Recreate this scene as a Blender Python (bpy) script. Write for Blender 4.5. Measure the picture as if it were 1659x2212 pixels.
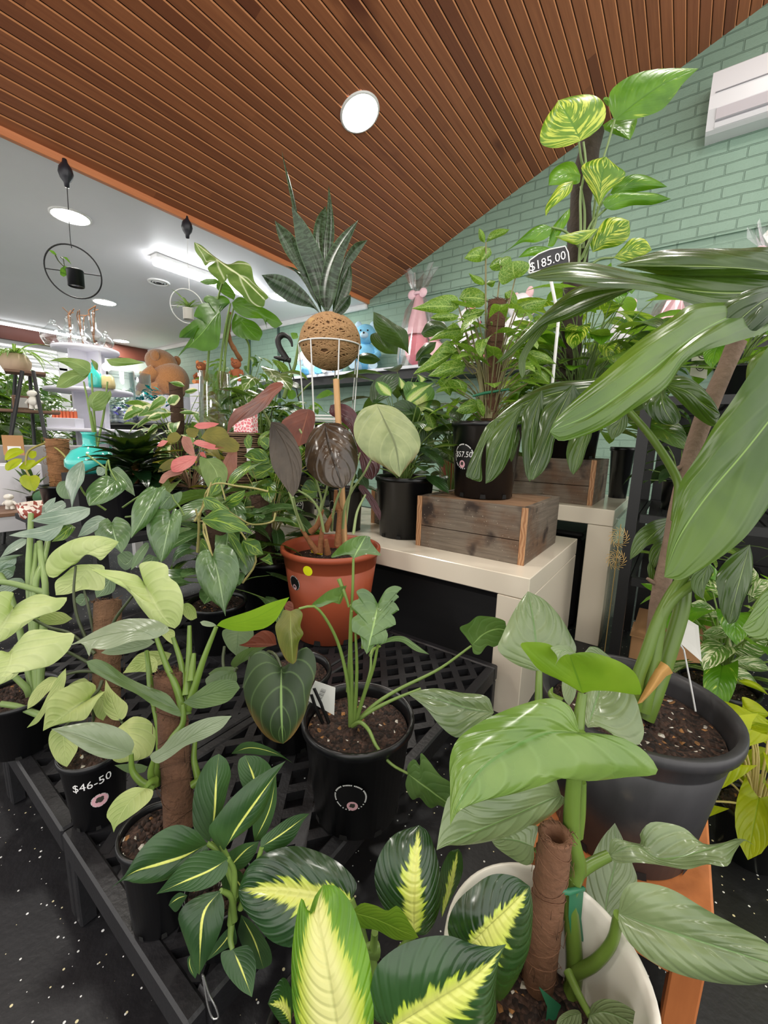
import bpy, math, random
from mathutils import Vector, Matrix
from math import sin, cos, pi, radians, sqrt, atan2, floor

for _o in list(bpy.data.objects): bpy.data.objects.remove(_o)
SC = bpy.context.scene
COL = SC.collection
random.seed(7)

# ------------------------------------------------------------------ camera
FPX = 890.0
YAW, PITCH, ROLL = radians(35.5), radians(9.86), radians(1.6)
CAM = Vector((0, 0, 0.9))
_h = Vector((-sin(YAW), cos(YAW), 0)); _r = Vector((cos(YAW), sin(YAW), 0)); _u = Vector((0, 0, 1))
FWD = _h*cos(PITCH) - _u*sin(PITCH)
UP0 = _u*cos(PITCH) + _h*sin(PITCH)
RGT = _r*cos(ROLL) + UP0*sin(ROLL)
UPV = UP0*cos(ROLL) - _r*sin(ROLL)
cd = bpy.data.cameras.new('camera'); cam = bpy.data.objects.new('camera', cd); COL.objects.link(cam)
cd.sensor_fit = 'HORIZONTAL'; cd.sensor_width = 36; cd.lens = 36*FPX/1659
cd.clip_start = 0.02; cd.clip_end = 100
cam.matrix_world = Matrix(((RGT.x, UPV.x, -FWD.x, CAM.x), (RGT.y, UPV.y, -FWD.y, CAM.y), (RGT.z, UPV.z, -FWD.z, CAM.z), (0, 0, 0, 1)))
SC.camera = cam

# ------------------------------------------------------------------ world, exposure
W = bpy.data.worlds.new('world'); SC.world = W; W.use_nodes = True
_bg = W.node_tree.nodes['Background']; _bg.inputs[0].default_value = (1.0, 0.975, 0.93, 1); _bg.inputs[1].default_value = 1.15
SC.view_settings.view_transform = 'Standard'; SC.view_settings.look = 'None'
SC.view_settings.exposure = 0.82; SC.view_settings.gamma = 1.0
SC.view_settings.use_curve_mapping = False
LAMP = 95.0          # ceiling downlight discs
TUBE = 17.0          # fluorescent battens

# ------------------------------------------------------------------ measuring helpers
Q = [0.0, 0.0, 1.0]
def crop(x0, y0, w, s=1659.0):
    Q[0], Q[1], Q[2] = x0, y0, s/w
def px(x, y): return Q[0]+x/Q[2], Q[1]+y/Q[2]
def ray(x, y):
    x, y = px(x, y)
    return FWD + RGT*((x-829.5)/FPX) - UPV*((y-1106)/FPX)
def at(x, y, d): return CAM + ray(x, y)*d                 # a point at depth d
def onz(x, y, z):
    r = ray(x, y); return CAM + r*((z-CAM.z)/r.z)
def ony(x, y, Y):
    r = ray(x, y); return CAM + r*(Y/r.y)
def onx(x, y, X):
    r = ray(x, y); return CAM + r*(X/r.x)
def pts(s):
    return [tuple(float(v) for v in p.split(',')) for p in s.split()]

# ------------------------------------------------------------------ objects
def tag(o, label=None, cat=None, group=None, kind=None):
    if label: o['label'] = label
    if cat: o['category'] = cat
    if group: o['group'] = group
    if kind: o['kind'] = kind
    return o
def thing(name, label, cat, loc, group=None):
    o = bpy.data.objects.new(name, None); COL.objects.link(o); o.location = loc; o.empty_display_size = 0.05
    return tag(o, label, cat, group)
def origin(o):
    v = Vector((0, 0, 0))
    while o is not None: v += Vector(o.location); o = o.parent
    return v
class MB:
    def __init__(s): s.v = []; s.f = []; s.uv = []; s.mi = []; s.sm = []; s.m = 0; s.flat = False
    def add(s, verts, faces, uvs=None):
        b = len(s.v); s.v += [Vector(p) for p in verts]
        s.uv += uvs if uvs else [(0.0, 0.0)]*len(verts)
        for f in faces: s.f.append(tuple(i+b for i in f)); s.mi.append(s.m); s.sm.append(not s.flat)
    def grid(s, rows, uvs=None, closed=False):
        n, m = len(rows), len(rows[0]); fs = []
        for i in range(n-1):
            for j in range(m if closed else m-1):
                k = (j+1) % m; fs.append((i*m+j, i*m+k, (i+1)*m+k, (i+1)*m+j))
        s.add([p for r in rows for p in r], fs, [u for r in uvs for u in r] if uvs else None)
    def tube(s, P, r, n=8, cap=True):
        P = [Vector(p) for p in P]; rr = r if isinstance(r, (list, tuple)) else [r]*len(P); rows = []
        t = (P[1]-P[0]).normalized(); a = t.orthogonal().normalized()
        for i, p in enumerate(P):
            t = (P[min(i+1, len(P)-1)]-P[max(i-1, 0)]); t = t.normalized() if t.length > 1e-9 else Vector((0, 0, 1))
            a = (a - t*a.dot(t)); a = a.normalized() if a.length > 1e-6 else t.orthogonal().normalized(); b = t.cross(a)
            rows.append([p + (a*cos(2*pi*k/n)+b*sin(2*pi*k/n))*rr[i] for k in range(n)])
        uv = [[(i/(len(P)-1), k/n) for k in range(n)] for i in range(len(P))]
        s.grid(rows, uv, True)
        if cap:
            for row, rev in ((rows[0], True), (rows[-1], False)):
                s.add(row, [tuple(range(n-1, -1, -1)) if rev else tuple(range(n))])
    def ring(s, c, ax, R, r, n=40, m=6):
        ax = Vector(ax).normalized(); a = ax.orthogonal().normalized(); b = ax.cross(a); c = Vector(c)
        rows = []
        for i in range(n+1):
            e = a*cos(2*pi*i/n)+b*sin(2*pi*i/n)
            rows.append([c+e*(R+r*cos(2*pi*k/m))+ax*(r*sin(2*pi*k/m)) for k in range(m)])
        s.grid(rows, None, True)
    def box(s, lo, hi, bev=0.0, rot=None, piv=None):
        x0, y0, z0 = lo; x1, y1, z1 = hi; fl = s.flat; s.flat = True
        b = bev
        if b <= 0:
            V = [(x, y, z) for z in (z0, z1) for y in (y0, y1) for x in (x0, x1)]
            F = [(0, 2, 3, 1), (4, 5, 7, 6), (0, 1, 5, 4), (2, 6, 7, 3), (0, 4, 6, 2), (1, 3, 7, 5)]
        else:
            V = []; idx = {}
            for ix, x in enumerate((x0, x1)):
                for iy, y in enumerate((y0, y1)):
                    for iz, z in enumerate((z0, z1)):
                        sx, sy, sz = (b if ix == 0 else -b), (b if iy == 0 else -b), (b if iz == 0 else -b)
                        for ax, p in (('x', (x, y+sy, z+sz)), ('y', (x+sx, y, z+sz)), ('z', (x+sx, y+sy, z))):
                            idx[(ix, iy, iz, ax)] = len(V); V.append(p)
            I = lambda *k: idx[k]; F = []
            for i in (0, 1):
                q = [I(i, 0, 0, 'x'), I(i, 1, 0, 'x'), I(i, 1, 1, 'x'), I(i, 0, 1, 'x')]; F.append(q if i else q[::-1])
                q = [I(0, i, 0, 'y'), I(1, i, 0, 'y'), I(1, i, 1, 'y'), I(0, i, 1, 'y')]; F.append(q[::-1] if i else q)
                q = [I(0, 0, i, 'z'), I(1, 0, i, 'z'), I(1, 1, i, 'z'), I(0, 1, i, 'z')]; F.append(q if i else q[::-1])
            for i in (0, 1):
                for j in (0, 1):
                    F.append([I(i, j, 0, 'x'), I(i, j, 1, 'x'), I(i, j, 1, 'y'), I(i, j, 0, 'y')])
                    F.append([I(i, 0, j, 'x'), I(i, 1, j, 'x'), I(i, 1, j, 'z'), I(i, 0, j, 'z')])
                    F.append([I(0, i, j, 'y'), I(1, i, j, 'y'), I(1, i, j, 'z'), I(0, i, j, 'z')])
                    for k in (0, 1): F.append([I(i, j, k, 'x'), I(i, j, k, 'y'), I(i, j, k, 'z')])
        if rot is not None:
            pv = Vector(piv) if piv is not None else Vector(((x0+x1)/2, (y0+y1)/2, (z0+z1)/2))
            V = [pv + rot @ (Vector(p)-pv) for p in V]
        s.add(V, [tuple(f) for f in F]); s.flat = fl
    def lathe(s, c, prof, n=40, ax=None):
        c = Vector(c); rows = []; tot = 0; L = [0]
        for i in range(1, len(prof)): tot += sqrt((prof[i][0]-prof[i-1][0])**2+(prof[i][1]-prof[i-1][1])**2); L.append(tot)
        if ax is None: A, B, Z = Vector((1, 0, 0)), Vector((0, 1, 0)), Vector((0, 0, 1))
        else: Z = Vector(ax).normalized(); A = Z.orthogonal().normalized(); B = Z.cross(A)
        for r, z in prof: rows.append([c + A*(r*cos(2*pi*k/n)) + B*(r*sin(2*pi*k/n)) + Z*z for k in range(n+1)])
        s.grid(rows, [[(k/n, L[i]/max(tot, 1e-9)) for k in range(n+1)] for i in range(len(prof))])
    def ball(s, c, r, n=16, m=10, rot=None):
        rx, ry, rz = r if isinstance(r, (tuple, list)) else (r, r, r); c = Vector(c); rows = []
        for i in range(m+1):
            a = -pi/2+pi*i/m
            row = [Vector((rx*cos(a)*cos(2*pi*k/n), ry*cos(a)*sin(2*pi*k/n), rz*sin(a))) for k in range(n+1)]
            rows.append([c+(rot @ p if rot is not None else p) for p in row])
        s.grid(rows, [[(k/n, i/m) for k in range(n+1)] for i in range(m+1)])
    def build(s, name, mats, parent=None, world=None):
        me = bpy.data.meshes.new(name); og = origin(parent) if parent is not None else Vector((0, 0, 0))
        loc = Vector((0, 0, 0))
        if parent is None and world is not None: loc = Vector(world); og = loc
        me.from_pydata([tuple(p-og) for p in s.v], [], s.f)
        if not isinstance(mats, (list, tuple)): mats = [mats]
        for m in mats: me.materials.append(m)
        me.polygons.foreach_set('material_index', s.mi); me.polygons.foreach_set('use_smooth', s.sm)
        ul = me.uv_layers.new(name='UVMap'); li = [0]*len(me.loops); me.loops.foreach_get('vertex_index', li)
        flat = []
        for i in li: flat += s.uv[i]
        ul.data.foreach_set('uv', flat); me.update()
        o = bpy.data.objects.new(name, me); COL.objects.link(o); o.location = loc
        if parent is not None: o.parent = parent
        return o

def catmull(P, n):
    P = [Vector(p) for p in P]
    if len(P) == 2: return [P[0].lerp(P[1], i/(n-1)) for i in range(n)]
    L = [0]
    for i in range(1, len(P)): L.append(L[-1]+max((P[i]-P[i-1]).length, 1e-9)**0.9)
    out = []; k = 0
    for i in range(n):
        t = L[-1]*i/(n-1)
        while k < len(P)-2 and t > L[k+1]: k += 1
        u = (t-L[k])/(L[k+1]-L[k]); h = L[k+1]-L[k]
        m0 = (P[k+1]-P[k-1])/(L[k+1]-L[k-1]) if k > 0 else (P[1]-P[0])/h
        m1 = (P[k+2]-P[k])/(L[k+2]-L[k]) if k+2 < len(P) else (P[k+1]-P[k])/h
        out.append(P[k]*(2*u**3-3*u*u+1)+m0*h*(u**3-2*u*u+u)+P[k+1]*(-2*u**3+3*u*u)+m1*h*(u**3-u*u))
    return out

# ------------------------------------------------------------------ materials
def lin(c):
    c = c/255.0; return c/12.92 if c <= 0.04045 else ((c+0.055)/1.055)**2.4
def rgb(r, g, b): return (lin(r), lin(g), lin(b), 1.0)
class NT:
    def __init__(s, name):
        s.m = bpy.data.materials.new(name); s.m.use_nodes = True; s.t = s.m.node_tree; s.t.nodes.clear()
        s.out = s.t.nodes.new('ShaderNodeOutputMaterial')
    def n(s, typ, ins=None, **kw):
        nd = s.t.nodes.new('ShaderNode'+typ)
        for k, v in kw.items(): setattr(nd, k, v)
        for k, v in (ins or {}).items():
            i = nd.inputs[k]
            if isinstance(v, bpy.types.NodeSocket): s.t.links.new(v, i)
            else: i.default_value = v
        return nd
    def math(s, op, a, b=None, c=None, clamp=False):
        nd = s.t.nodes.new('ShaderNodeMath'); nd.operation = op; nd.use_clamp = clamp
        for i, v in enumerate((a, b, c)):
            if v is None: continue
            if isinstance(v, bpy.types.NodeSocket): s.t.links.new(v, nd.inputs[i])
            else: nd.inputs[i].default_value = v
        return nd.outputs[0]
    def mix(s, f, a, b):
        nd = s.t.nodes.new('ShaderNodeMix'); nd.data_type = 'RGBA'; nd.clamp_factor = True
        for i, v in ((0, f), (6, a), (7, b)):
            if isinstance(v, bpy.types.NodeSocket): s.t.links.new(v, nd.inputs[i])
            else: nd.inputs[i].default_value = v
        return nd.outputs[2]
    def step(s, x, a, b):                    # smooth 0..1 as x goes a..b
        nd = s.t.nodes.new('ShaderNodeMapRange'); nd.interpolation_type = 'SMOOTHSTEP'
        s.t.links.new(x, nd.inputs[0]) if isinstance(x, bpy.types.NodeSocket) else None
        nd.inputs[1].default_value = a; nd.inputs[2].default_value = b
        return nd.outputs[0]
    def obj(s): return s.n('TexCoord').outputs['Object']
    def uv(s): return s.n('TexCoord').outputs['UV']
    def noise(s, vec, scale, detail=3.0, rough=0.5, vscale=None):
        if vscale is not None: vec = s.n('Mapping', {'Vector': vec, 'Scale': vscale}).outputs[0]
        return s.n('TexNoise', {'Vector': vec, 'Scale': scale, 'Detail': detail, 'Roughness': rough}).outputs['Fac']
    def bsdf(s, **kw):
        return s.n('BsdfPrincipled', kw)
    def done(s, sh): s.t.links.new(sh, s.out.inputs['Surface']); return s.m
def plain(name, col, rough=0.5, metal=0.0, var=0.0, vs=8.0, bump=0.0, bs=60.0, spec=0.5, coat=0.0):
    t = NT(name); o = t.obj()
    c = col
    if var: c = t.mix(t.noise(o, vs, 4), tuple(v*(1-var) for v in col[:3])+(1,), tuple(min(1, v*(1+var)) for v in col[:3])+(1,))
    p = t.bsdf(**{'Base Color': c, 'Roughness': rough, 'Metallic': metal, 'Specular IOR Level': spec, 'Coat Weight': coat})
    if bump:
        b = t.n('Bump', {'Height': t.noise(o, bs, 5), 'Strength': bump, 'Distance': 0.004}); t.t.links.new(b.outputs[0], p.inputs['Normal'])
    return t.done(p.outputs[0])
def glow(name, col, st):
    t = NT(name); e = t.n('Emission', {'Color': col, 'Strength': st}); return t.done(e.outputs[0])
def glass(name, col=(0.95, 1, 0.98, 1), rough=0.02, ior=1.2, alpha=0.35):
    t = NT(name); g = t.n('BsdfGlossy', {'Color': (1, 1, 1, 1), 'Roughness': rough}); tr = t.n('BsdfTransparent', {'Color': col})
    lw = t.n('LayerWeight', {'Blend': alpha}); f = t.math('ADD', t.math('MULTIPLY', lw.outputs['Facing'], 0.55), 0.05)
    m = t.n('MixShader'); t.t.links.new(f, m.inputs[0]); t.t.links.new(tr.outputs[0], m.inputs[1]); t.t.links.new(g.outputs[0], m.inputs[2])
    return t.done(m.outputs[0])

def leafmat(name, dark, light, vein=None, mid=None, rough=0.38, nveins=9, slope=0.35, vstr=0.35, midw=0.035, trans=0.25,
            mode=None, c2=None, c3=None, bump=0.35, nscale=14.0, tcol=None, spec=0.5, coat=0.0):
    """A leaf surface: mottled blade, midrib, side veins, optional variegation; u runs base to tip, v across."""
    if not any(k in name for k in ("pink", "rose", "arrowhead", "silver", "pale", "alocasia", "cream_edged")): dark, light = [(c[0]*.98, c[1]*.87, c[2]*.74, 1) for c in (dark, light)]
    t = NT(name); uv = t.n('SeparateXYZ', {0: t.uv()}); u, v = uv.outputs[0], uv.outputs[1]; o = t.obj()
    sgn = t.math('SUBTRACT', v, 0.5); a = t.math('MULTIPLY', t.math('ABSOLUTE', sgn), 2.0)
    side = t.math('GREATER_THAN', sgn, 0.0)
    q = t.math('SUBTRACT', u, t.math('MULTIPLY', t.math('POWER', a, 1.2), slope))
    fr = t.math('PINGPONG', t.math('MULTIPLY', q, float(nveins)), 0.5)          # 0 on a side vein, 0.5 between
    ns = t.noise(o, nscale, 4)
    col = t.mix(t.step(ns, 0.3, 0.72), dark, light)
    if mode == 'centre':       # feathered cream centre
        vec = t.n('CombineXYZ', {0: t.math('MULTIPLY', q, 26.0), 1: t.math('MULTIPLY', side, 7.0), 2: t.math('MULTIPLY', a, 1.6)}).outputs[0]
        jag = t.n('TexNoise', {'Vector': vec, 'Scale': 1.0, 'Detail': 3.0}).outputs['Fac']
        edge = t.math('MULTIPLY', t.math('SUBTRACT', jag, 0.42), 0.75)
        wid = t.math('MULTIPLY', t.math('POWER', t.math('SUBTRACT', 1.0, u, None, True), 0.55), c3[0])
        x = t.math('ADD', t.math('SUBTRACT', wid, a), edge)
        x = t.math('MULTIPLY', t.step(x, 0.0, 0.12), t.step(u, 1.0, 0.86))
        pale = t.mix(t.step(t.math('SUBTRACT', a, t.math('MULTIPLY', wid, 0.55)), -0.15, 0.3), c2, c3[1])
        col = t.mix(x, col, pale)
    if mode == 'streak':       # one pale brush stroke along the midrib
        w = t.math('MULTIPLY', t.math('MULTIPLY', t.step(u, 0.08, 0.25), t.step(u, 0.9, 0.55)), 0.055)
        w = t.math('ADD', w, t.math('MULTIPLY', t.math('SUBTRACT', t.noise(o, 60, 2), 0.5), 0.03))
        x = t.math('SUBTRACT', w, a); col = t.mix(t.step(x, -0.02, 0.012), col, c2)
    if mode == 'marble':
        vec = t.n('CombineXYZ', {0: t.math('MULTIPLY', q, 22.0), 1: t.math('MULTIPLY', side, 9.0), 2: t.math('MULTIPLY', a, 2.2)}).outputs[0]
        vec = t.n('VectorMath', {0: vec, 1: t.n('VectorMath', {0: o, 1: (5, 5, 5)}, operation='MULTIPLY').outputs[0]}, operation='ADD').outputs[0]
        m = t.n('TexNoise', {'Vector': vec, 'Scale': 0.8, 'Detail': 3.0}).outputs['Fac']
        col = t.mix(t.step(m, c3[0], c3[0]+0.09), col, c2)
    if mode == 'edge':
        m = t.math('ADD', a, t.math('MULTIPLY', t.math('SUBTRACT', t.noise(o, 22, 3), 0.5), 1.7))
        col = t.mix(t.step(m, 0.62, 0.74), col, c2)
    if mode == 'bands':        # cross bands of a snake plant
        vec = t.n('CombineXYZ', {0: t.math('MULTIPLY', u, 30.0), 1: t.math('MULTIPLY', v, 1.0), 2: 0.0}).outputs[0]
        m = t.n('TexNoise', {'Vector': t.n('VectorMath', {0: vec, 1: o}, operation='ADD').outputs[0], 'Scale': 1.6, 'Detail': 2.5, 'Distortion': 0.6}).outputs['Fac']
        col = t.mix(t.step(m, 0.46, 0.6), col, c2)
        col = t.mix(t.step(a, 0.9, 0.97), col, c3[1])
    if mode == 'net':
        vo = t.n('TexVoronoi', {'Vector': o, 'Scale': 95.0}, feature='DISTANCE_TO_EDGE').outputs['Distance']
        col = t.mix(t.math('MULTIPLY', t.step(vo, 0.09, 0.0), 0.55), col, c2)
    if mode == 'tips':         # browning margin
        m = t.math('ADD', t.math('MULTIPLY', u, a), t.math('MULTIPLY', t.noise(o, 18, 3), 0.5))
        col = t.mix(t.step(m, 0.75, 1.15), col, c2)
    if vein: col = t.mix(t.math('MULTIPLY', t.step(fr, 0.1, 0.0), vstr*0.6), col, vein)
    if mid: col = t.mix(t.step(a, midw*1.6, midw*0.6), col, mid)
    groove = t.math('MULTIPLY', t.step(fr, 0.0, 0.3), 1.0)
    hgt = t.math('ADD', t.math('ADD', t.math('MULTIPLY', groove, 0.55), t.math('MULTIPLY', t.step(a, 0.0, 0.09), 0.9)), t.math('MULTIPLY', t.noise(o, nscale*1.6, 2), 1.6))
    bp = t.n('Bump', {'Height': hgt, 'Strength': bump*0.6, 'Distance': 0.004}).outputs[0]
    rr = t.math('ADD', rough-0.08, t.math('MULTIPLY', ns, 0.16))
    p = t.bsdf(**{'Base Color': col, 'Roughness': rr, 'Normal': bp, 'Specular IOR Level': spec, 'Coat Weight': coat, 'Coat Roughness': 0.13})
    tc = t.mix(0.75, col, tcol if tcol else (0.32, 0.6, 0.04, 1))
    tl = t.n('BsdfTranslucent', {'Color': tc})
    mx = t.n('MixShader', {0: trans}); t.t.links.new(p.outputs[0], mx.inputs[1]); t.t.links.new(tl.outputs[0], mx.inputs[2])
    return t.done(mx.outputs[0])

# ------------------------------------------------------------------ leaves and stems
def LF(mb, mid, L, R, d, bow=0.0, el=0.0, er=0.0, camber=0.0, nu=22, nv=5, wav=0.0, wn=3):
    """A leaf measured from its midrib and its two margins; d: depth along the midrib, el/er: how far each margin
    lies nearer (-) or farther (+) than the midrib, bow: how far the middle bulges, camber: cross arch."""
    M, A, B = pts(mid), pts(L), pts(R)
    dd = list(d) if isinstance(d, (tuple, list)) else [d, d]
    A = [M[0]]+A+[M[-1]]; B = [M[0]]+B+[M[-1]]
    def line(P): return catmull([Vector((x, y, 0)) for x, y in P], nu)
    lm, la, lb = line(M), line(A), line(B)
    rows, uvs = [], []; ph = random.random()*6
    for i in range(nu):
        t = i/(nu-1); k = t*(len(dd)-1); j = min(int(k), len(dd)-2); dm = dd[j]+(dd[j+1]-dd[j])*(k-j)
        b = sin(pi*t)
        dm += bow*b
        wv = wav*sin(ph+t*wn*2*pi)*b
        pm = at(lm[i].x, lm[i].y, dm); pa = at(la[i].x, la[i].y, dm+(el+wv)*b); pb = at(lb[i].x, lb[i].y, dm+(er-wv)*b)
        nrm = (pb-pa).cross(FWD).cross(pb-pa); nrm = -FWD if nrm.length < 1e-9 else -nrm.normalized()
        row, ur = [], []
        for c in range(-nv, nv+1):
            s = c/nv; e = pb if s > 0 else pa
            p = pm.lerp(e, abs(s)) + nrm*(camber*b*4*abs(s)*(1-abs(s)))
            row.append(p); ur.append((t, 0.5+0.5*s))
        rows.append(row); uvs.append(ur)
    mb.grid(rows, uvs)
def ST(mb, path, d, r, n=8, m=14):
    P = pts(path); dd = list(d) if isinstance(d, (tuple, list)) else [d, d]; out = []
    for i, (x, y) in enumerate(P):
        k = i/(len(P)-1)*(len(dd)-1); j = min(int(k), len(dd)-2)
        out.append(at(x, y, dd[j]+(dd[j+1]-dd[j])*(k-j)))
    C = catmull(out, m)
    if isinstance(r, (tuple, list)): rr = [r[0]+(r[-1]-r[0])*i/(m-1) for i in range(m)]
    else: rr = r
    mb.tube(C, rr, n)
    return C
def prof(kind, t):
    if kind == 'heart': return max(0.0, (1-t))**0.75*(0.62+1.05*t)*1.02*(1.0 if t < 1 else 0), -0.30
    if kind == 'arrow': return max(0.0, 1-t)**0.85*(0.72+0.75*t), -0.42
    if kind == 'lance': return sin(pi*min(1, t)**0.85)**0.95, 0.0
    if kind == 'oval': return sin(pi*t**0.9)**0.68, 0.0
    if kind == 'strap': return (min(1, 0.45+t*2.2)*min(1, (1-t)*2.6)**0.8), 0.0
    return sin(pi*t), 0.0
def PL(mb, base, dr, up, Ln, Wd, kind='heart', droop=0.5, fold=0.15, nu=9, nv=2, twist=0.0, wav=0.0):
    """A modelled leaf growing from base along dr, its face towards up, bending down by droop."""
    base = Vector(base); dr = Vector(dr).normalized(); up = Vector(up); up = up-dr*up.dot(dr)
    up = up.normalized() if up.length > 1e-4 else dr.orthogonal().normalized(); sd = dr.cross(up)
    if twist: R = Matrix.Rotation(twist, 3, dr); up = R @ up; sd = R @ sd
    rows, uvs = [], []; p = base.copy(); ph = random.random()*6
    for i in range(nu):
        t = i/(nu-1); ang = -droop*t; d = dr*cos(ang)+up*sin(ang); nn = up*cos(ang)-dr*sin(ang)
        if i: p = p + d*(Ln/(nu-1))
        w, bk = prof(kind, t); row, ur = [], []
        for c in range(-nv, nv+1):
            s = c/nv; back = bk*Ln*abs(s)**1.4*(1-t)**2.6
            row.append(p + sd*(s*w*Wd*0.5) + d*back + nn*(fold*abs(s)*w*Wd*0.5 + wav*Wd*sin(ph+t*9+s*2)*abs(s)))
            ur.append((t, 0.5+0.5*s))
        rows.append(row); uvs.append(ur)
    mb.grid(rows, uvs)
def bush(fol, stm, c, n, h, spread, Ln, Wd, kind='heart', droop=0.7, seed=1, sr=0.0025, low=0.2, lean=(0, 0), tilt=0.5, fold=0.15, arc=(0, 6.2832), nu=7):
    """Leaves on arching stalks round a crown at c."""
    rn = random.Random(seed); c = Vector(c)
    for i in range(n):
        a = arc[0]+(arc[1]-arc[0])*((i*0.618034) % 1.0)+rn.uniform(-.2, .2); f = low+(1-low)*((i+0.5)/n)**0.8; hh = h*f*rn.uniform(.85, 1.08); sp = spread*(1.08-f*0.55)*rn.uniform(.6, 1.1)
        e = Vector((cos(a), sin(a), 0)); tip = c + e*sp + Vector((lean[0]*f, lean[1]*f, hh))
        b0 = c + e*0.012 + Vector((lean[0]*f*.2, lean[1]*f*.2, 0)); m = b0.lerp(tip, .55)+Vector((0, 0, hh*0.14))-e*sp*0.12
        if stm is not None: stm.tube(catmull([b0, m, tip], 7), [sr, sr, sr, sr, sr*.9, sr*.8, sr*.7], 5, False)
        d = (e*(0.6+rn.random()*.5)+Vector((0, 0, tilt*rn.uniform(-.6, 1)))).normalized(); k = rn.uniform(.72, 1.12)
        PL(fol, tip, d, Vector((0, 0, 1))+e*rn.uniform(-.3, .3)+Vector((rn.uniform(-.3, .3), rn.uniform(-.3, .3), 0)), Ln*k, Wd*k, kind, droop*rn.uniform(.4, 1.3), fold, nu, 2, rn.uniform(-.35, .35))

# ================================================================== THE ROOM
XB, YG, XW = -3.44, 4.4, -9.2          # beam, green wall, window wall
SLOPE = 0.396
def rake(x): return 2.63+SLOPE*(x-XB)

t = NT('black_speckled_floor'); o = t.obj()
vo = t.n('TexVoronoi', {'Vector': o, 'Scale': 78.0, 'Randomness': 1.0}); rnd = t.n('SeparateColor', {0: vo.outputs['Color']})
sp = t.math('MULTIPLY', t.math('LESS_THAN', vo.outputs['Distance'], t.math('MULTIPLY', rnd.outputs[0], 0.2)), t.math('GREATER_THAN', rnd.outputs[1], 0.3))
bc = t.mix(t.noise(o, 5, 5, 0.7), rgb(12, 13, 16), rgb(34, 34, 39))
bc = t.mix(sp, bc, t.mix(rnd.outputs[2], rgb(225, 215, 170), rgb(235, 238, 240)))
hgt = t.n('Bump', {'Height': t.noise(o, 90, 4), 'Strength': 0.25, 'Distance': 0.003})
p = t.bsdf(**{'Base Color': bc, 'Roughness': t.math('ADD', 0.34, t.math('MULTIPLY', t.noise(o, 7, 4), 0.3)), 'Normal': hgt.outputs[0]})
M_floor = t.done(p.outputs[0])
m = MB(); m.box((XW-.2, -4, -.05), (4.5, YG+.2, 0)); f = tag(m.build('floor', M_floor), kind='structure')

t = NT('green_painted_brick'); o = t.obj(); sx = t.n('SeparateXYZ', {0: o})
nz = t.n('TexNoise', {'Vector': o, 'Scale': 9.0, 'Detail': 3.0}); off = t.n('VectorMath', {0: nz.outputs['Color'], 1: (0.014, 0.014, 0.014)}, operation='MULTIPLY')
vec = t.n('VectorMath', {0: t.n('CombineXYZ', {0: sx.outputs[0], 1: sx.outputs[2], 2: 0.0}).outputs[0], 1: off.outputs[0]}, operation='ADD').outputs[0]
br = t.n('TexBrick', {'Vector': vec, 'Color1': (1, 1, 1, 1), 'Color2': (.9, .9, .9, 1), 'Mortar': (0, 0, 0, 1), 'Scale': 1.0, 'Mortar Size': 0.006, 'Mortar Smooth': 0.35, 'Brick Width': 0.242, 'Row Height': 0.0805})
low = t.step(sx.outputs[2], 2.50, 2.545)          # the courses under the ledge are thick with paint
fac = t.math('SUBTRACT', 1.0, br.outputs['Fac'])
c = t.mix(t.noise(o, 3, 5, 0.65), rgb(128, 158, 140), rgb(150, 180, 162))
c = t.mix(t.math('MULTIPLY', br.outputs['Fac'], t.math('ADD', 0.12, t.math('MULTIPLY', low, 0.24))), c, rgb(70, 98, 82))
hh = t.math('ADD', t.math('MULTIPLY', fac, t.math('ADD', 0.25, low)), t.math('MULTIPLY', t.noise(o, 55, 4, .6), 0.28))
bp = t.n('Bump', {'Height': hh, 'Strength': 0.9, 'Distance': 0.012})
p = t.bsdf(**{'Base Color': c, 'Roughness': 0.55, 'Normal': bp.outputs[0]}); M_brick = t.done(p.outputs[0])
m = MB(); m.box((XW-.2, YG, 0), (4.5, YG+.2, 2.55)); m.box((XB-.02, YG-.022, 2.55), (4.5, YG+.2, 6.1)); m.box((XW-.2, YG, 2.55), (XB-.02, YG+.2, 2.75))
tag(m.build('wall_north', M_brick), kind='structure')
# conduit strips on the green wall
M_dgreen = plain('dark_green_paint', rgb(58, 84, 74), 0.5)
for i, q in enumerate(((603, 760), (540, 745))):
    b = ony(q[0], q[1], YG); m = MB(); m.box((b.x-.018, YG-.02, 0.0), (b.x+.018, YG, 2.58)); tag(m.build('trim_%d' % (i+1), M_dgreen), kind='structure')

t = NT('varnished_cedar_boards'); uv = t.n('SeparateXYZ', {0: t.uv()}); along, bi = uv.outputs[0], uv.outputs[1]
wn = t.n('TexWhiteNoise', {'W': bi}, noise_dimensions='1D'); sh = t.math('MULTIPLY', wn.outputs['Value'], 2.7)
seg = t.math('FLOOR', t.math('DIVIDE', t.math('ADD', along, sh), 2.1))
w2 = t.n('TexWhiteNoise', {'Vector': t.n('CombineXYZ', {0: seg, 1: bi, 2: 0.0}).outputs[0]}, noise_dimensions='2D').outputs['Value']
o = t.obj(); gr = t.noise(o, 1.0, 6, 0.6, (60, 2.2, 60)); g2 = t.noise(o, 1.2, 3, 0.5, (3, 1, 3))
c = t.mix(gr, rgb(116, 66, 46), rgb(174, 108, 72)); c = t.mix(t.math('MULTIPLY', w2, 0.8), c, t.mix(gr, rgb(160, 92, 60), rgb(204, 132, 88)))
c = t.mix(t.step(g2, 0.62, 0.8), c, rgb(100, 50, 36))
c = t.mix(t.step(w2, 0.84, 0.9), c, rgb(126, 72, 50))
p = t.bsdf(**{'Base Color': c, 'Roughness': 0.42, 'Specular IOR Level': 0.4}); M_cedar = t.done(p.outputs[0])
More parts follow.
